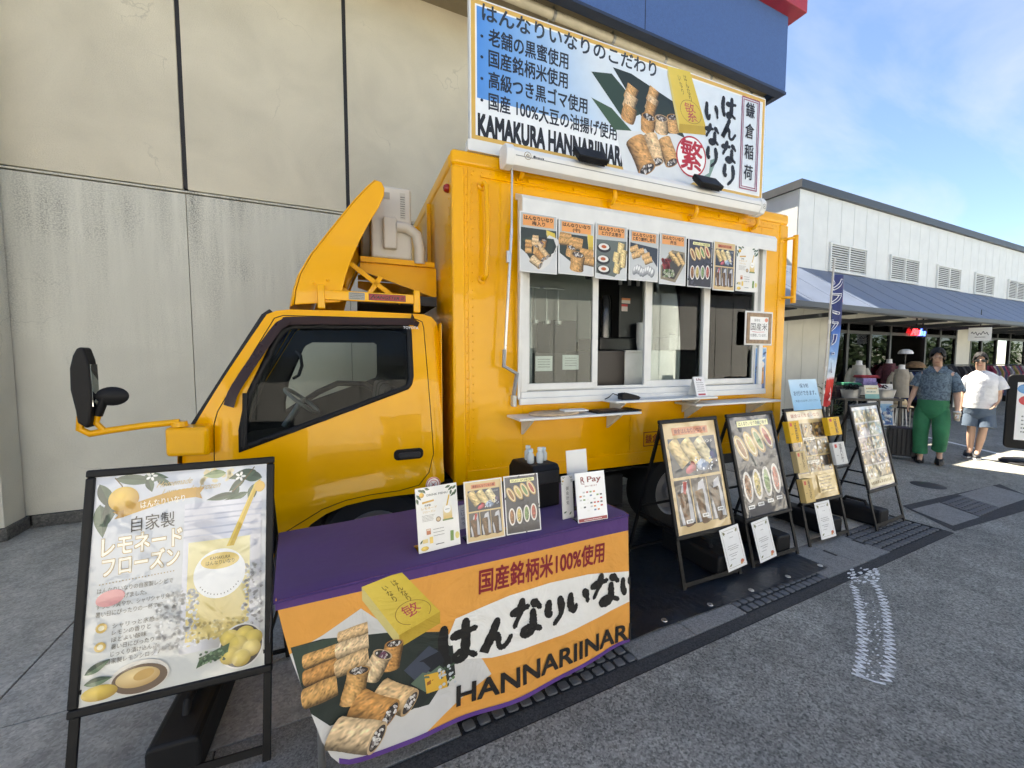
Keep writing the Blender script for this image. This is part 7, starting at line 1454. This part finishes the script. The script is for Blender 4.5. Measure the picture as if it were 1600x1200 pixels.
shoe((q1(292,0)[0],-.0,.003), 0, 'shoe_black', (.010,.010,.011), pa); shoe((q1(474,0)[0],-.06,.022), 0, 'shoe_black', (.010,.010,.011), pa)
def specs(par, hq, m_, rx, rz, nm):
    b = MB()
    for s in (-1, 1): b.lathe([(.0,-.003),(rx,-.002),(rx,.002),(.0,.003)], 16, (hq[0]+s*.034,-.150,hq[2]+.012), axis=1, sx=1, sy=rz/rx); b.tube([(hq[0]+s*.066,-.146,hq[2]+.018),(hq[0]+s*.084,-.09,hq[2]+.018),(hq[0]+s*.086,-.04,hq[2]+.014)], .003, 6)
    b.tube([(hq[0]-.012,-.150,hq[2]+.016),(hq[0]+.012,-.150,hq[2]+.016)], .003, 6); b.build(nm, m_, par, smooth=40)
hq = q1(398,245); specs(pa, hq, mat('tinted_lens', (.20,.11,.07), .2), .026, .019, 'glasses')
 
S2 = .0019; q2 = lambda cx, cy, y=0.0: ((cx-745)*S2*XS, y, (1082-cy)*S2)
P2p = onz(1524,716); r2 = face_cam(P2p[0], P2p[1])
pb = person('man in white t-shirt, grey blue shorts and dark glasses', (P2p[0],P2p[1],0), r2, dict(pelvis=q2(750,640),belly=q2(755,540),chest=q2(760,420),neck=q2(735,322),head=(q2(728,250)[0],-.05,q2(728,250)[2]),
  armL=(q2(640,385),q2(605,520,.04),q2(590,640,.02),q2(585,665,.02)), armR=(q2(885,385),q2(905,530,.05),q2(895,590,-.02),q2(880,612,-.08)), legL=(q2(690,680),q2(690,830,-.02),q2(690,1010,.02),q2(672,1050,-.08)), legR=(q2(800,680),q2(795,830,-.06),q2(760,1020,.0),q2(750,1062,-.11)), hair=dict(back=.35,front=-.5,puff=.08)))
m_ = MB(); rings(m_, [(q2(745,0)[0],0,q2(0,645)[2],0.177,0.139),(q2(747,0)[0],0,q2(0,600)[2],0.182,0.142),(q2(752,0)[0],0,q2(0,500)[2],0.177,0.140),(q2(757,0)[0],0,q2(0,420)[2],0.184,0.132),(q2(756,0)[0],0,q2(0,370)[2],0.167,0.113),(q2(748,0)[0],.01,q2(0,342)[2],0.110,0.088),(q2(740,0)[0],.015,q2(0,325)[2],0.049,0.067)], 28); M_TEE = cloth('white_jersey', (.72,.72,.73)); m_.build('t_shirt', M_TEE, pb, smooth=70)
for a_, b_ in ((q2(638,372), q2(598,480,.02)), (q2(880,372), q2(935,480,.02))):
    m_ = MB(); a_, b_ = np.array(a_), np.array(b_); m_.tube([tuple(a_+(b_-a_)*.02), tuple(a_*.75+b_*.25), tuple(a_*.4+b_*.6), tuple(b_)], [.042,.064,.072,.078], 16, caps=False); m_.build('sleeve', M_TEE, pb, smooth=70)
m_ = MB(); rings(m_, [(q2(750,0)[0],0,q2(0,745)[2],0.096,0.084),(q2(750,0)[0],0,q2(0,725)[2],0.148,0.121),(q2(750,0)[0],0,q2(0,690)[2],0.177,0.139),(q2(750,0)[0],0,q2(0,625)[2],0.169,0.130)], 26); m_.tube([q2(705,620),q2(685,690),q2(682,760,-.02),q2(678,806,-.03)], [.076,.098,.100,.100], 18); m_.tube([q2(795,620),q2(815,690),q2(822,760,-.04),q2(828,808,-.06)], [.076,.098,.102,.102], 18); m_.build('shorts', cloth('shorts_slate', (.085,.12,.17)), pb, smooth=70)
shoe((q2(672,0)[0],-.03,.012), 0, 'shoe_navy', (.012,.013,.018), pb, True); shoe((q2(750,0)[0],-.06,.003), 0, 'shoe_navy', (.012,.013,.018), pb, True)
hq = q2(728,250); specs(pb, hq, mat('dark_lens', (.008,.008,.009), .15), .031, .024, 'sunglasses')
def near(px_, q, par): 
    M_ = Matrix.Translation(par.location) @ Matrix.Rotation(par.rotation_euler.z, 4, 'Z'); return M_ @ Vector(q)
c = near(0, q1(602,705,-.10), pa); t = thing('drink_cup', 'clear iced drink cup in the green trousered man\'s hand', 'cup', (c.x,c.y,c.z-.08), r1); b = MB(); b.lathe([(.0,0),(.030,0),(.042,.13),(.038,.135),(.0,.12)], 18); b.build('cup', mat('cup_clear', (.42,.36,.28), .2), t, smooth=40); b = MB(); b.lathe([(.043,.128),(.044,.14),(.02,.15),(.0,.15)], 18); b.build('lid', mat('cup_lid', (.7,.7,.7), .2), t, smooth=40); b = MB(); b.box(-.02,-.042,.04,.02,-.034,.10); b.build('label', M_PAPER, t)
c = near(0, q1(140,0,.02), pa); t = thing('suitcase', 'small black wheeled suitcase at the green trousered man\'s side', 'suitcase', (c.x,c.y,0), r1+.2)
b = MB(); b.prism(round_rect(-.20,.06,.17,.60-.08,.04), 1, -.02, .22); b.build('shell', mat('suitcase_black', (.012,.012,.014), .5), t, bevel=.02, segs=3)
for k in range(6): b = MB(); b.box(-.16+.055*k,-.026,.09,-.145+.055*k,-.0205,.50); b.build('rib', M_BLKP, t)
for s in (-.09, .06): b = MB(); b.tube([(s,.12,.52),(s,.12,.83)], .008, 8); b.build('pull_tube', M_ALU, t)
b = MB(); b.tube([(-.10,.12,.83),(.07,.12,.83)], .015, 8); b.build('pull_handle', M_BLKP, t)
for s in (-.16, .13):
    for yy in (.02, .18): b = MB(); b.lathe([(.0,-.012),(.03,-.012),(.03,.012),(.0,.012)], 12, (s,yy,.03), axis=0); b.build('wheel', M_RUB, t, smooth=40)
# ================================================================== SHOP GOODS
def mannequin(label, u, y, zt, col, wid=.145, sc=1.0, open_=None):
    x = ony(u, 590, y)[0]; t = thing('mannequin', label, 'mannequin', (x,y,0), R(-60), 'shirt mannequins at the shop front'); z0 = zt-.62
    m_ = MB(); rings(m_, [(0,0,z0+.30,.12,.09),(0,0,z0+.52,.10,.08),(0,0,zt-.06,.075,.07),(0,0,zt-.01,.055,.055),(0,0,zt+.06,.052,.052),(0,0,zt+.065,.001,.001)], 20); m_.build('torso', mat('mannequin_white', (.72,.71,.69), .4), t, smooth=60)
    m_ = MB(); rings(m_, [(0,0,z0-.08,wid*1.02,.15),(0,0,z0,wid,.15),(0,0,z0+.25,wid*.95,.145),(0,0,z0+.42,wid*.98,.14),(0,0,z0+.52,wid*.82,.12),(0,0,z0+.58,.11,.095)], 24)
    for s in (-1, 1): m_.tube([(s*wid*.75,0,z0+.50),(s*(wid+.025),0,z0+.34),(s*(wid+.035),0,z0+.20)], [.055,.062,.065], 14)
    m_.build('shirt', col, t, smooth=70)
    b = MB(); b.tube([(0,0,.02),(0,0,z0+.3)], .015, 8); b.lathe([(.0,0),(.16,0),(.15,.02),(.0,.025)], 20); b.build('stand', M_STEEL, t, smooth=40)
mannequin('mannequin in pale beige shirt behind the goods table', 1341, 4.95, 1.52, cloth('linen_beige', (.42,.40,.34)))
mannequin('mannequin in striped maroon shirt at the shop door', 1388, 5.15, 1.55, patterned('maroon_stripe', (.05,.012,.018), (.12,.03,.04), 30))
mannequin('mannequin in oatmeal knit shirt, rightmost at the shop door', 1408, 4.75, 1.42, cloth('knit_oatmeal', (.33,.29,.23)), .155)
gx, gy_ = float(ony(1347,640,4.1)[0]), 4.1
t = thing('goods_table', 'dark table crowded with sandals and caps outside the shop', 'table', (gx,gy_,0), R(-30)); b = MB(); b.box(-.50,-.28,.86,.50,.28,.90); b.build('top', M_BLK, t)
for s in (-.46,.46):
    for v in (-.24,.24): b = MB(); b.box(s-.02,v-.02,0,s+.02,v+.02,.86); b.build('leg', M_BLK, t)
b = MB(); b.box(-.30,.0,1.10,.30,.28,1.12); b.box(-.30,.02,.90,-.28,.26,1.10); b.box(.28,.02,.90,.30,.26,1.10); b.build('riser', M_BLK, t)
TM = Matrix.Translation(t.location) @ Matrix.Rotation(R(-30), 4, 'Z'); M_ZINC = mat('zinc_tub', (.48,.49,.49), .35, metal=.6)
for i, (x, yv, w_, lb) in enumerate(((-.30,-.12,.17,'oval zinc tub of black sandals on the goods table'),(.24,-.12,.22,'oval zinc tub of white and red sandals on the goods table'))):
    c = TM @ Vector((x,yv,.902)); k = thing('zinc_tub', lb, 'tub', c, R(-30), 'zinc tubs on the goods table'); b = MB(); b.lathe([(.0,0),(w_*.82,0),(w_,.15),(w_*1.04,.155),(w_*.96,.14),(w_*.78,.02),(.0,.02)], 26, sx=1, sy=.62); b.build('tub', M_ZINC, k, smooth=40)
    for j in range(7):
        a = random.uniform(0,6.28); r_ = random.random()*w_*.6; d = Vector(c)+Vector((r_*math.cos(a), r_*math.sin(a)*.6, .125+.012*j)); s_ = thing('sandal', 'black sandal piled in the left zinc tub' if i == 0 else 'white and red sandal piled in the right zinc tub', 'sandal', d, random.uniform(0,3), 'black sandals in tub' if i == 0 else 'white sandals in tub')
        b = MB(); b.lathe([(.0,0),(.045,0),(.048,.015),(.0,.02)], 14, sx=2.1, sy=1); b.build('sole', M_BLKP if i == 0 else mat('sandal_white', (.72,.70,.68), .5), s_, smooth=40); b = MB(); b.tube([(.0,-.045,.015),(.02,-.02,.05),(.02,.02,.05),(.0,.045,.015)], .012, 6); b.build('strap', M_BLKP if i == 0 or j % 2 else M_RED, s_, smooth=50)
for i, (x, yv, z, w_, h, col, lb) in enumerate(((-.18,.12,1.121,.34,.05,(.02,.16,.09),'green folded towels on the goods table riser'),(.14,.14,1.121,.26,.14,(.22,.18,.36),'lilac carton on the goods table riser'),(.14,.14,1.262,.34,.05,(.24,.02,.03),'dark red cloth on the lilac carton'),(-.42,.1,.902,.12,.20,(.05,.03,.03),'small dark basket at the left end of the goods table'))):
    c = TM @ Vector((x,yv,z)); k = thing('goods_pile', lb, 'goods', c, R(-30)); b = MB(); b.grid(lambda s, v: ((s-.5)*w_, -.12, v*h), 1, 1); b = MB(); b.box(-w_/2,-.11,0,w_/2,.11,h*.5); b.build('lower_layer', mat('goods%d' % i, col, .8, var=.3, vscale=30), k, bevel=.01); b = MB(); b.box(-w_*.46,-.10,h*.5,w_*.44,.10,h); b.build('upper_layer', mat('goodsb%d' % i, tuple(v*1.4 for v in col), .8, var=.3, vscale=30), k, bevel=.01)
c = TM @ Vector((-.03,-.27,.902)); k = thing('price_card', 'small green and cream price card between the zinc tubs', 'card', c, R(-30)); b = MB(); b.obox((-.12,0,0),(.24,0,0),(0,.004,0),(0,.05,.24)); b.build('card', M_PAPER, k); p = Print(); p.rect(-.12,0,.12,.24,(226,222,196)); p.rect(-.12,.0,.12,.08,(120,176,170)); p.scribble(-.09,.09,.17,.03,(190,160,90)); p.scribble(-.09,.07,.11,.025,(110,150,140)); p.build('print', M_PRINT, k, lambda a, b_, z: (a, .05*b_/.24-.001-z, b_))
x = float(ony(1378,640,4.3)[0]); k = thing('poster_easel', 'white poster board with blue sea picture beside the goods table', 'poster', (x,4.3,0), R(-40)); b = MB(); b.obox((-.22,0,.25),(.44,0,0),(0,.02,0),(0,.12,.85)); b.build('board', M_PAPER, k)
for s in (-.2,.2): b = MB(); b.bar((s,-.005,0),(s,.14,1.15),.025); b.build('leg', M_BLK, k)
b = MB(); b.bar((0,.45,0),(0,.14,1.1),.025); b.build('rear_leg', M_BLK, k)
p = Print(); p.rect(-.22,0,.22,.86,(214,212,206)); p.grect(-.20,.02,.20,.45, lambda a, b_: mixc((60,110,170),(150,190,214), b_), 4, 6); p.speck(-.19,.05,.19,.4,[(230,234,236),(40,80,140),(110,160,200)],40,.04); [p.scribble(-.17,.15,.75-.06*j,.025,(140,140,140)) for j in range(4)]; p.build('print', M_PRINT, k, lambda a, b_, z: (a, .12*b_/.86-.002-z, .25+b_*.988))
x = float(ony(1405,650,4.15)[0]); k = thing('stool', 'slim white metal stool holding a straw hat', 'stool', (x,4.15,0), R(-50)); 
for a in range(4): b = MB(); b.tube([(.15*math.cos(a*1.57+.78),.15*math.sin(a*1.57+.78),0),(.10*math.cos(a*1.57+.78),.10*math.sin(a*1.57+.78),.62)], .011, 8); b.build('leg', M_WHT, k)
b = MB(); b.lathe([(.0,.62),(.15,.62),(.15,.64),(.0,.64)], 20); b.build('seat', M_WHT, k, smooth=40)
k = thing('straw_hat', 'wide brimmed straw hat on the white stool', 'hat', (x,4.15,.642), 0); b = MB(); b.lathe([(.21,0),(.20,.012),(.115,.045),(.105,.12),(.085,.15),(.0,.155)], 28); b.build('hat', mat('straw', (.56,.44,.26), .8, var=.2, vscale=40, bump=.5, bscale=120), k, smooth=40); b = MB(); b.lathe([(.1165,.05),(.1135,.075)], 28); b.build('band', mat('straw_band', (.36,.26,.14), .8), k)
x = float(ony(1412,600,5.0)[0]); k = thing('hat_stand', 'black stand with white cap above a brown hat at the door', 'hat stand', (x,5.0,0), 0); b = MB(); b.tube([(0,0,.02),(0,0,1.78)], .014, 8); b.lathe([(.0,0),(.17,0),(.17,.02),(.0,.02)], 20); b.tube([(0,0,1.45),(.25,-.1,1.47)], .01, 6); b.build('pole', M_BLK, k)
k = thing('baseball_cap', 'white rounded cap on top of the black hat stand', 'cap', (x,5.0,1.74), 0); b = MB(); b.lathe([(.14,0),(.145,.02),(.12,.08),(.06,.115),(.0,.12)], 22); b.build('cap', mat('cap_white', (.75,.75,.75), .6), k, smooth=40); b = MB(); b.lathe([(.0,.0),(.12,.0),(.12,.008),(.0,.01)], 18, (-.1,-.05,0)); b.build('peak', MATS['cap_white'], k)
k = thing('brown_hat', 'shaggy brown hat hung on the black hat stand', 'hat', (x+.25,4.9,1.40), 0); b = MB(); b.lathe([(.20,0),(.19,.05),(.14,.12),(.07,.16),(.0,.165)], 22); b.build('hat', mat('brown_felt', (.20,.12,.06), .9, var=.3, vscale=30, bump=.8, bscale=40), k, smooth=40)
def rack(label, u, y, cols, ang, n=14, ln=1.1, zt=1.45):
    x = float(ony(u, 600, y)[0]); t = thing('clothes_rack', label, 'clothes rack', (x,y,0), ang); b = MB()
    for s in (-ln/2, ln/2): b.tube([(s,0,.02),(s,0,zt)], .014, 8); b.bar((s,-.25,.02),(s,.25,.02),.025)
    b.tube([(-ln/2,0,zt),(ln/2,0,zt)], .014, 8); b.build('rail', M_BLK, t)
    for k in range(n):
        s = -ln/2+.06+(ln-.12)*k/(n-1); c = cols[k % len(cols)]; w_ = random.uniform(.16,.21); h = random.uniform(.6,.85)
        b = MB(); b.grid(lambda a, v: (s+.018*math.sin(a*14+k)+.012, (a-.5)*2*(w_*(.45+.55*min(1,v*4))), zt-.03-v*h), 8, 8); b.grid(lambda a, v: (s-.018*math.sin(a*14+k)-.012, (a-.5)*2*(w_*(.45+.55*min(1,v*4))), zt-.03-v*h), 8, 8); b.build('garment', mat('garment_%.2f_%.2f_%.2f' % c, c, .8, var=.25, vscale=14), t, smooth=60)
rack('clothes rack of pink, red and striped garments at the far shop front', 1566, 4.6, [(.30,.05,.10),(.5,.5,.48),(.14,.12,.22),(.35,.30,.10),(.55,.25,.28),(.08,.10,.16)], R(-20))
rack('clothes rack of dark garments behind the two men', 1492, 4.9, [(.02,.02,.025),(.04,.045,.06),(.10,.10,.11)], R(-15))
rack('clothes rack of blue and black garments inside the shop door', 1424, 5.3, [(.02,.04,.16),(.03,.03,.04),(.06,.10,.22)], R(-10), n=10, ln=.8, zt=1.3)
for i, (u, y, cols, lb) in enumerate(((1318,7.4,[(.02,.16,.13),(.05,.10,.08)],'clothes rack of teal garments inside the left shop window'),(1420,7.6,[(.30,.28,.08),(.25,.10,.16),(.05,.16,.28),(.4,.4,.38)],'clothes rack of bright shirts inside the shop door'))): rack(lb, u, y, cols, 0, n=12, ln=1.6, zt=2.1)
# potted plant left of the goods table
x = float(ony(1300,640,5.2)[0]); k = thing('potted_plant', 'leafy potted plant in the shade left of the goods table', 'plant', (x,5.2,0), 0); b = MB(); b.lathe([(.0,0),(.13,0),(.17,.3),(.15,.3),(.0,.27)], 18); b.build('pot', M_BLKP, k, smooth=40); b = MB(); rn = random.Random(4)
for j in range(170):
    a, ph, r_ = rn.uniform(0,6.28), rn.uniform(.1,1.4), rn.uniform(.1,.45); q = Vector((r_*math.cos(a), r_*math.sin(a), .35+rn.uniform(0,.75))); d = Vector((math.cos(a)*.8, math.sin(a)*.8, rn.uniform(-.3,.7))).normalized(); s_ = d.cross(Vector((0,0,1))).normalized(); L = rn.uniform(.08,.16); b.add([q, q+d*L*.5+s_*.03, q+d*L, q+d*L*.5-s_*.03], [(0,1,2,3)])
b.build('foliage', mat('leaf_green', (.04,.085,.03), .5, var=.4, vscale=9), k, fixn=False); b = MB(); [b.tube([(0,0,.27),(.1*math.cos(j),.1*math.sin(j),.6),(.2*math.cos(j),.2*math.sin(j),.95)], .008, 6) for j in range(6)]; b.build('stem', mat('stem_brown', (.08,.06,.03), .7), k)
# neon and hanging sign of the shop
def neon(t, x, z, h, wd, col, par, dep=-.06):
    c = bpy.data.curves.new('neon', 'FONT'); c.body = t; c.resolution_u = 3; c.shear = .3; o = bpy.data.objects.new('neon', c); COL.objects.link(o); dg = bpy.context.evaluated_depsgraph_get(); dg.update(); me0 = bpy.data.meshes.new_from_object(o.evaluated_get(dg)); V = [(v.co.x, v.co.y) for v in me0.vertices]; F = [tuple(p.vertices) for p in me0.polygons]; bpy.data.objects.remove(o); xs = [p[0] for p in V]; sx_ = wd/(max(xs)-min(xs)); b = MB(); b.add([(x+(p[0]-min(xs))*sx_, dep, z+p[1]*h/.72) for p in V], F); o2 = b.build('tube_lettering', mat('neon_'+t, col, .4, emit=col, es=2), par); s = o2.modifiers.new('s','SOLIDIFY'); s.thickness = .03
xa, za = ony(1417,524,6.05)[0], ony(1417,524,6.05)[2]; k = thing('neon_sign', 'red and blue neon script sign over the shop door', 'neon sign', (0,6.0,0)); neon('Alo', xa, za, .26, .50, (1,.03,.04), k); neon('ha', xa+.52, za, .22, .34, (.05,.12,1), k); b = MB(); b.box(xa+.3,-.055,za-.08,xa+.33,-.022,za+.6); b.box(xa+.7,-.055,za-.08,xa+.73,-.022,za+.6); b.build('bracket', M_BLK, k)
xa, za = ony(1530,536,4.7)[0], ony(1530,536,4.7)[2]; k = thing('hanging_sign', 'white hanging flag sign with script lettering under the awning', 'sign', (xa,4.7,0), R(-68)); b = MB(); b.box(-.21,-.01,za+.06,.21,.01,za+.42); b.build('panel', M_PAPER, k); b = MB(); b.tube([(-.55,0,za+.47),(.34,0,za+.47)], .012, 6); [b.tube([(s,0,za+.41),(s,0,za+.47)], .006, 6) for s in (-.18,.18)]; b.bar((0,0,za+.47),(0,0,2.95),.015); b.build('bracket', M_BLK, k)
p = Print(); P = [(-.16+.02*i, .26+.035*math.sin(i*1.9)+.02*math.sin(i*.7)) for i in range(17)]; p.line(spline(P, 5), .014, (70,70,72)); p.scribble(-.09,.10,.15,.025,(90,90,90)); p.build('lettering', M_PRINT, k, lambda a, b_, z: (a, -.0115-z, za+b_))
# ================================================================== BANNER FLAG AND STANDING SIGN
FY = 3.05; ft, fb_ = ony(1304,404,FY), ony(1284,640,FY); sl_ = (ft-fb_)/(ft[2]-fb_[2]); base = fb_-sl_*fb_[2]
k = thing('banner_flag', 'tall narrow navy, white and red banner flag on a leaning pole', 'flag', (base[0],FY,0), 0); b = MB(); lx = float(sl_[0]); b.tube([(0,0,.1),(lx*ft[2],0,float(ft[2]))], .012, 8); b.tube([(lx*2.7,0,2.7),(lx*2.7+.17,.10,2.71)], .006, 6); b.build('pole', mat('pole_white', (.6,.6,.58), .4), k, smooth=40)
b = MB(); b.lathe([(.0,0),(.20,0),(.21,.05),(.19,.11),(.05,.12),(.0,.12)], 24); b.build('base', M_BLKP, k, smooth=40)
for zz in (2.1, 1.85, 1.5, 1.2): b = MB(); b.lathe([(.018,-.025),(.018,.025)], 10, (lx*zz,0,zz)); b.build('clip', M_WHT, k, smooth=40)
p = Print(.0006); FW_, FH = .34, 1.72; z0f = 1.0
def fcol(a, b_):
    if b_ > .62: return mixc((38,56,120),(44,52,100),a)
    if b_ > .36: return mixc((150,186,226),(46,90,176),(b_-.36)/.26)
    if b_ > .20: return mixc((232,234,236),(180,206,232),(b_-.20)/.16)
    return (206,52,40) if b_ > .08 else (186,30,34)
p.grect(0,0,FW_,FH,fcol,10,40); p.rect(FW_*.72,FH*.80,FW_*.98,FH*.94,(190,40,70))
for i, ch in enumerate('ソフトクリーム'):
    zz = FH*(.985-.105*(i+1))
    p.text(ch, FW_*.12, zz, FH*.09, (236,238,240), .045, wd=FW_*.62); p.text(ch, FW_*.12, zz, FH*.09, (42,52,112), .012, wd=FW_*.62)
p.text('氷', FW_*.15, FH*.04, FH*.10, (240,236,232), .02, wd=FW_*.6)
fa_ = R(7)
def fxf(x, y, z): 
    w_ = .025*math.sin(x*16+y*2.2); zz = z0f+y; return (lx*zz+.015+x*math.cos(fa_)*.86+(w_+z)*math.sin(fa_), x*math.sin(fa_)-(w_+z)*math.cos(fa_), zz)
p.build('flag_cloth', M_PRINTC, k, fxf); o = MB(); o.grid(lambda s, v: fxf(s*FW_, v*FH, -.002), 14, 30); o.build('flag_back', mat('flag_reverse', (.25,.3,.45), .8), k, smooth=70)
sb = onz(1612,725); k = thing('standing_sign', 'black framed standing sign on a round base at the right edge', 'sign', (sb[0],sb[1],0), face_cam(sb[0],sb[1],R(8))); b = MB(); b.lathe([(.0,0),(.33,0),(.34,.015),(.30,.045),(.06,.06),(.0,.06)], 32); b.build('base', M_BLKP, k, smooth=40); b = MB(); b.tube([(0,0,.05),(0,0,.30)], .035, 12); b.build('post', M_STEEL, k, smooth=40)
b = MB(); b.prism(round_rect(-.30,.22,.42,1.38,.06), 1, -.035, .035); b.build('panel', M_BLKP, k, bevel=.015, segs=3); p = Print(); p.rect(0,0,.52,.90,(232,234,236)); 
for x, y, r_, c in ((.10,.80,.10,(60,140,200)),(.25,.84,.08,(80,170,210)),(.12,.62,.10,(206,50,60)),(.30,.66,.11,(226,120,60)),(.20,.50,.09,(226,190,70)),(.42,.58,.09,(120,170,90)),(.42,.78,.1,(200,80,120))): p.ell(x, y, r_, r_*.8, c)
[p.scribble(.06,.46,.36-.06*j,.025,(120,124,130)) for j in range(5)]; p.build('poster', M_PRINTG, k, lambda a, b_, z: (-.20+a,-.0365-z,.36+b_))
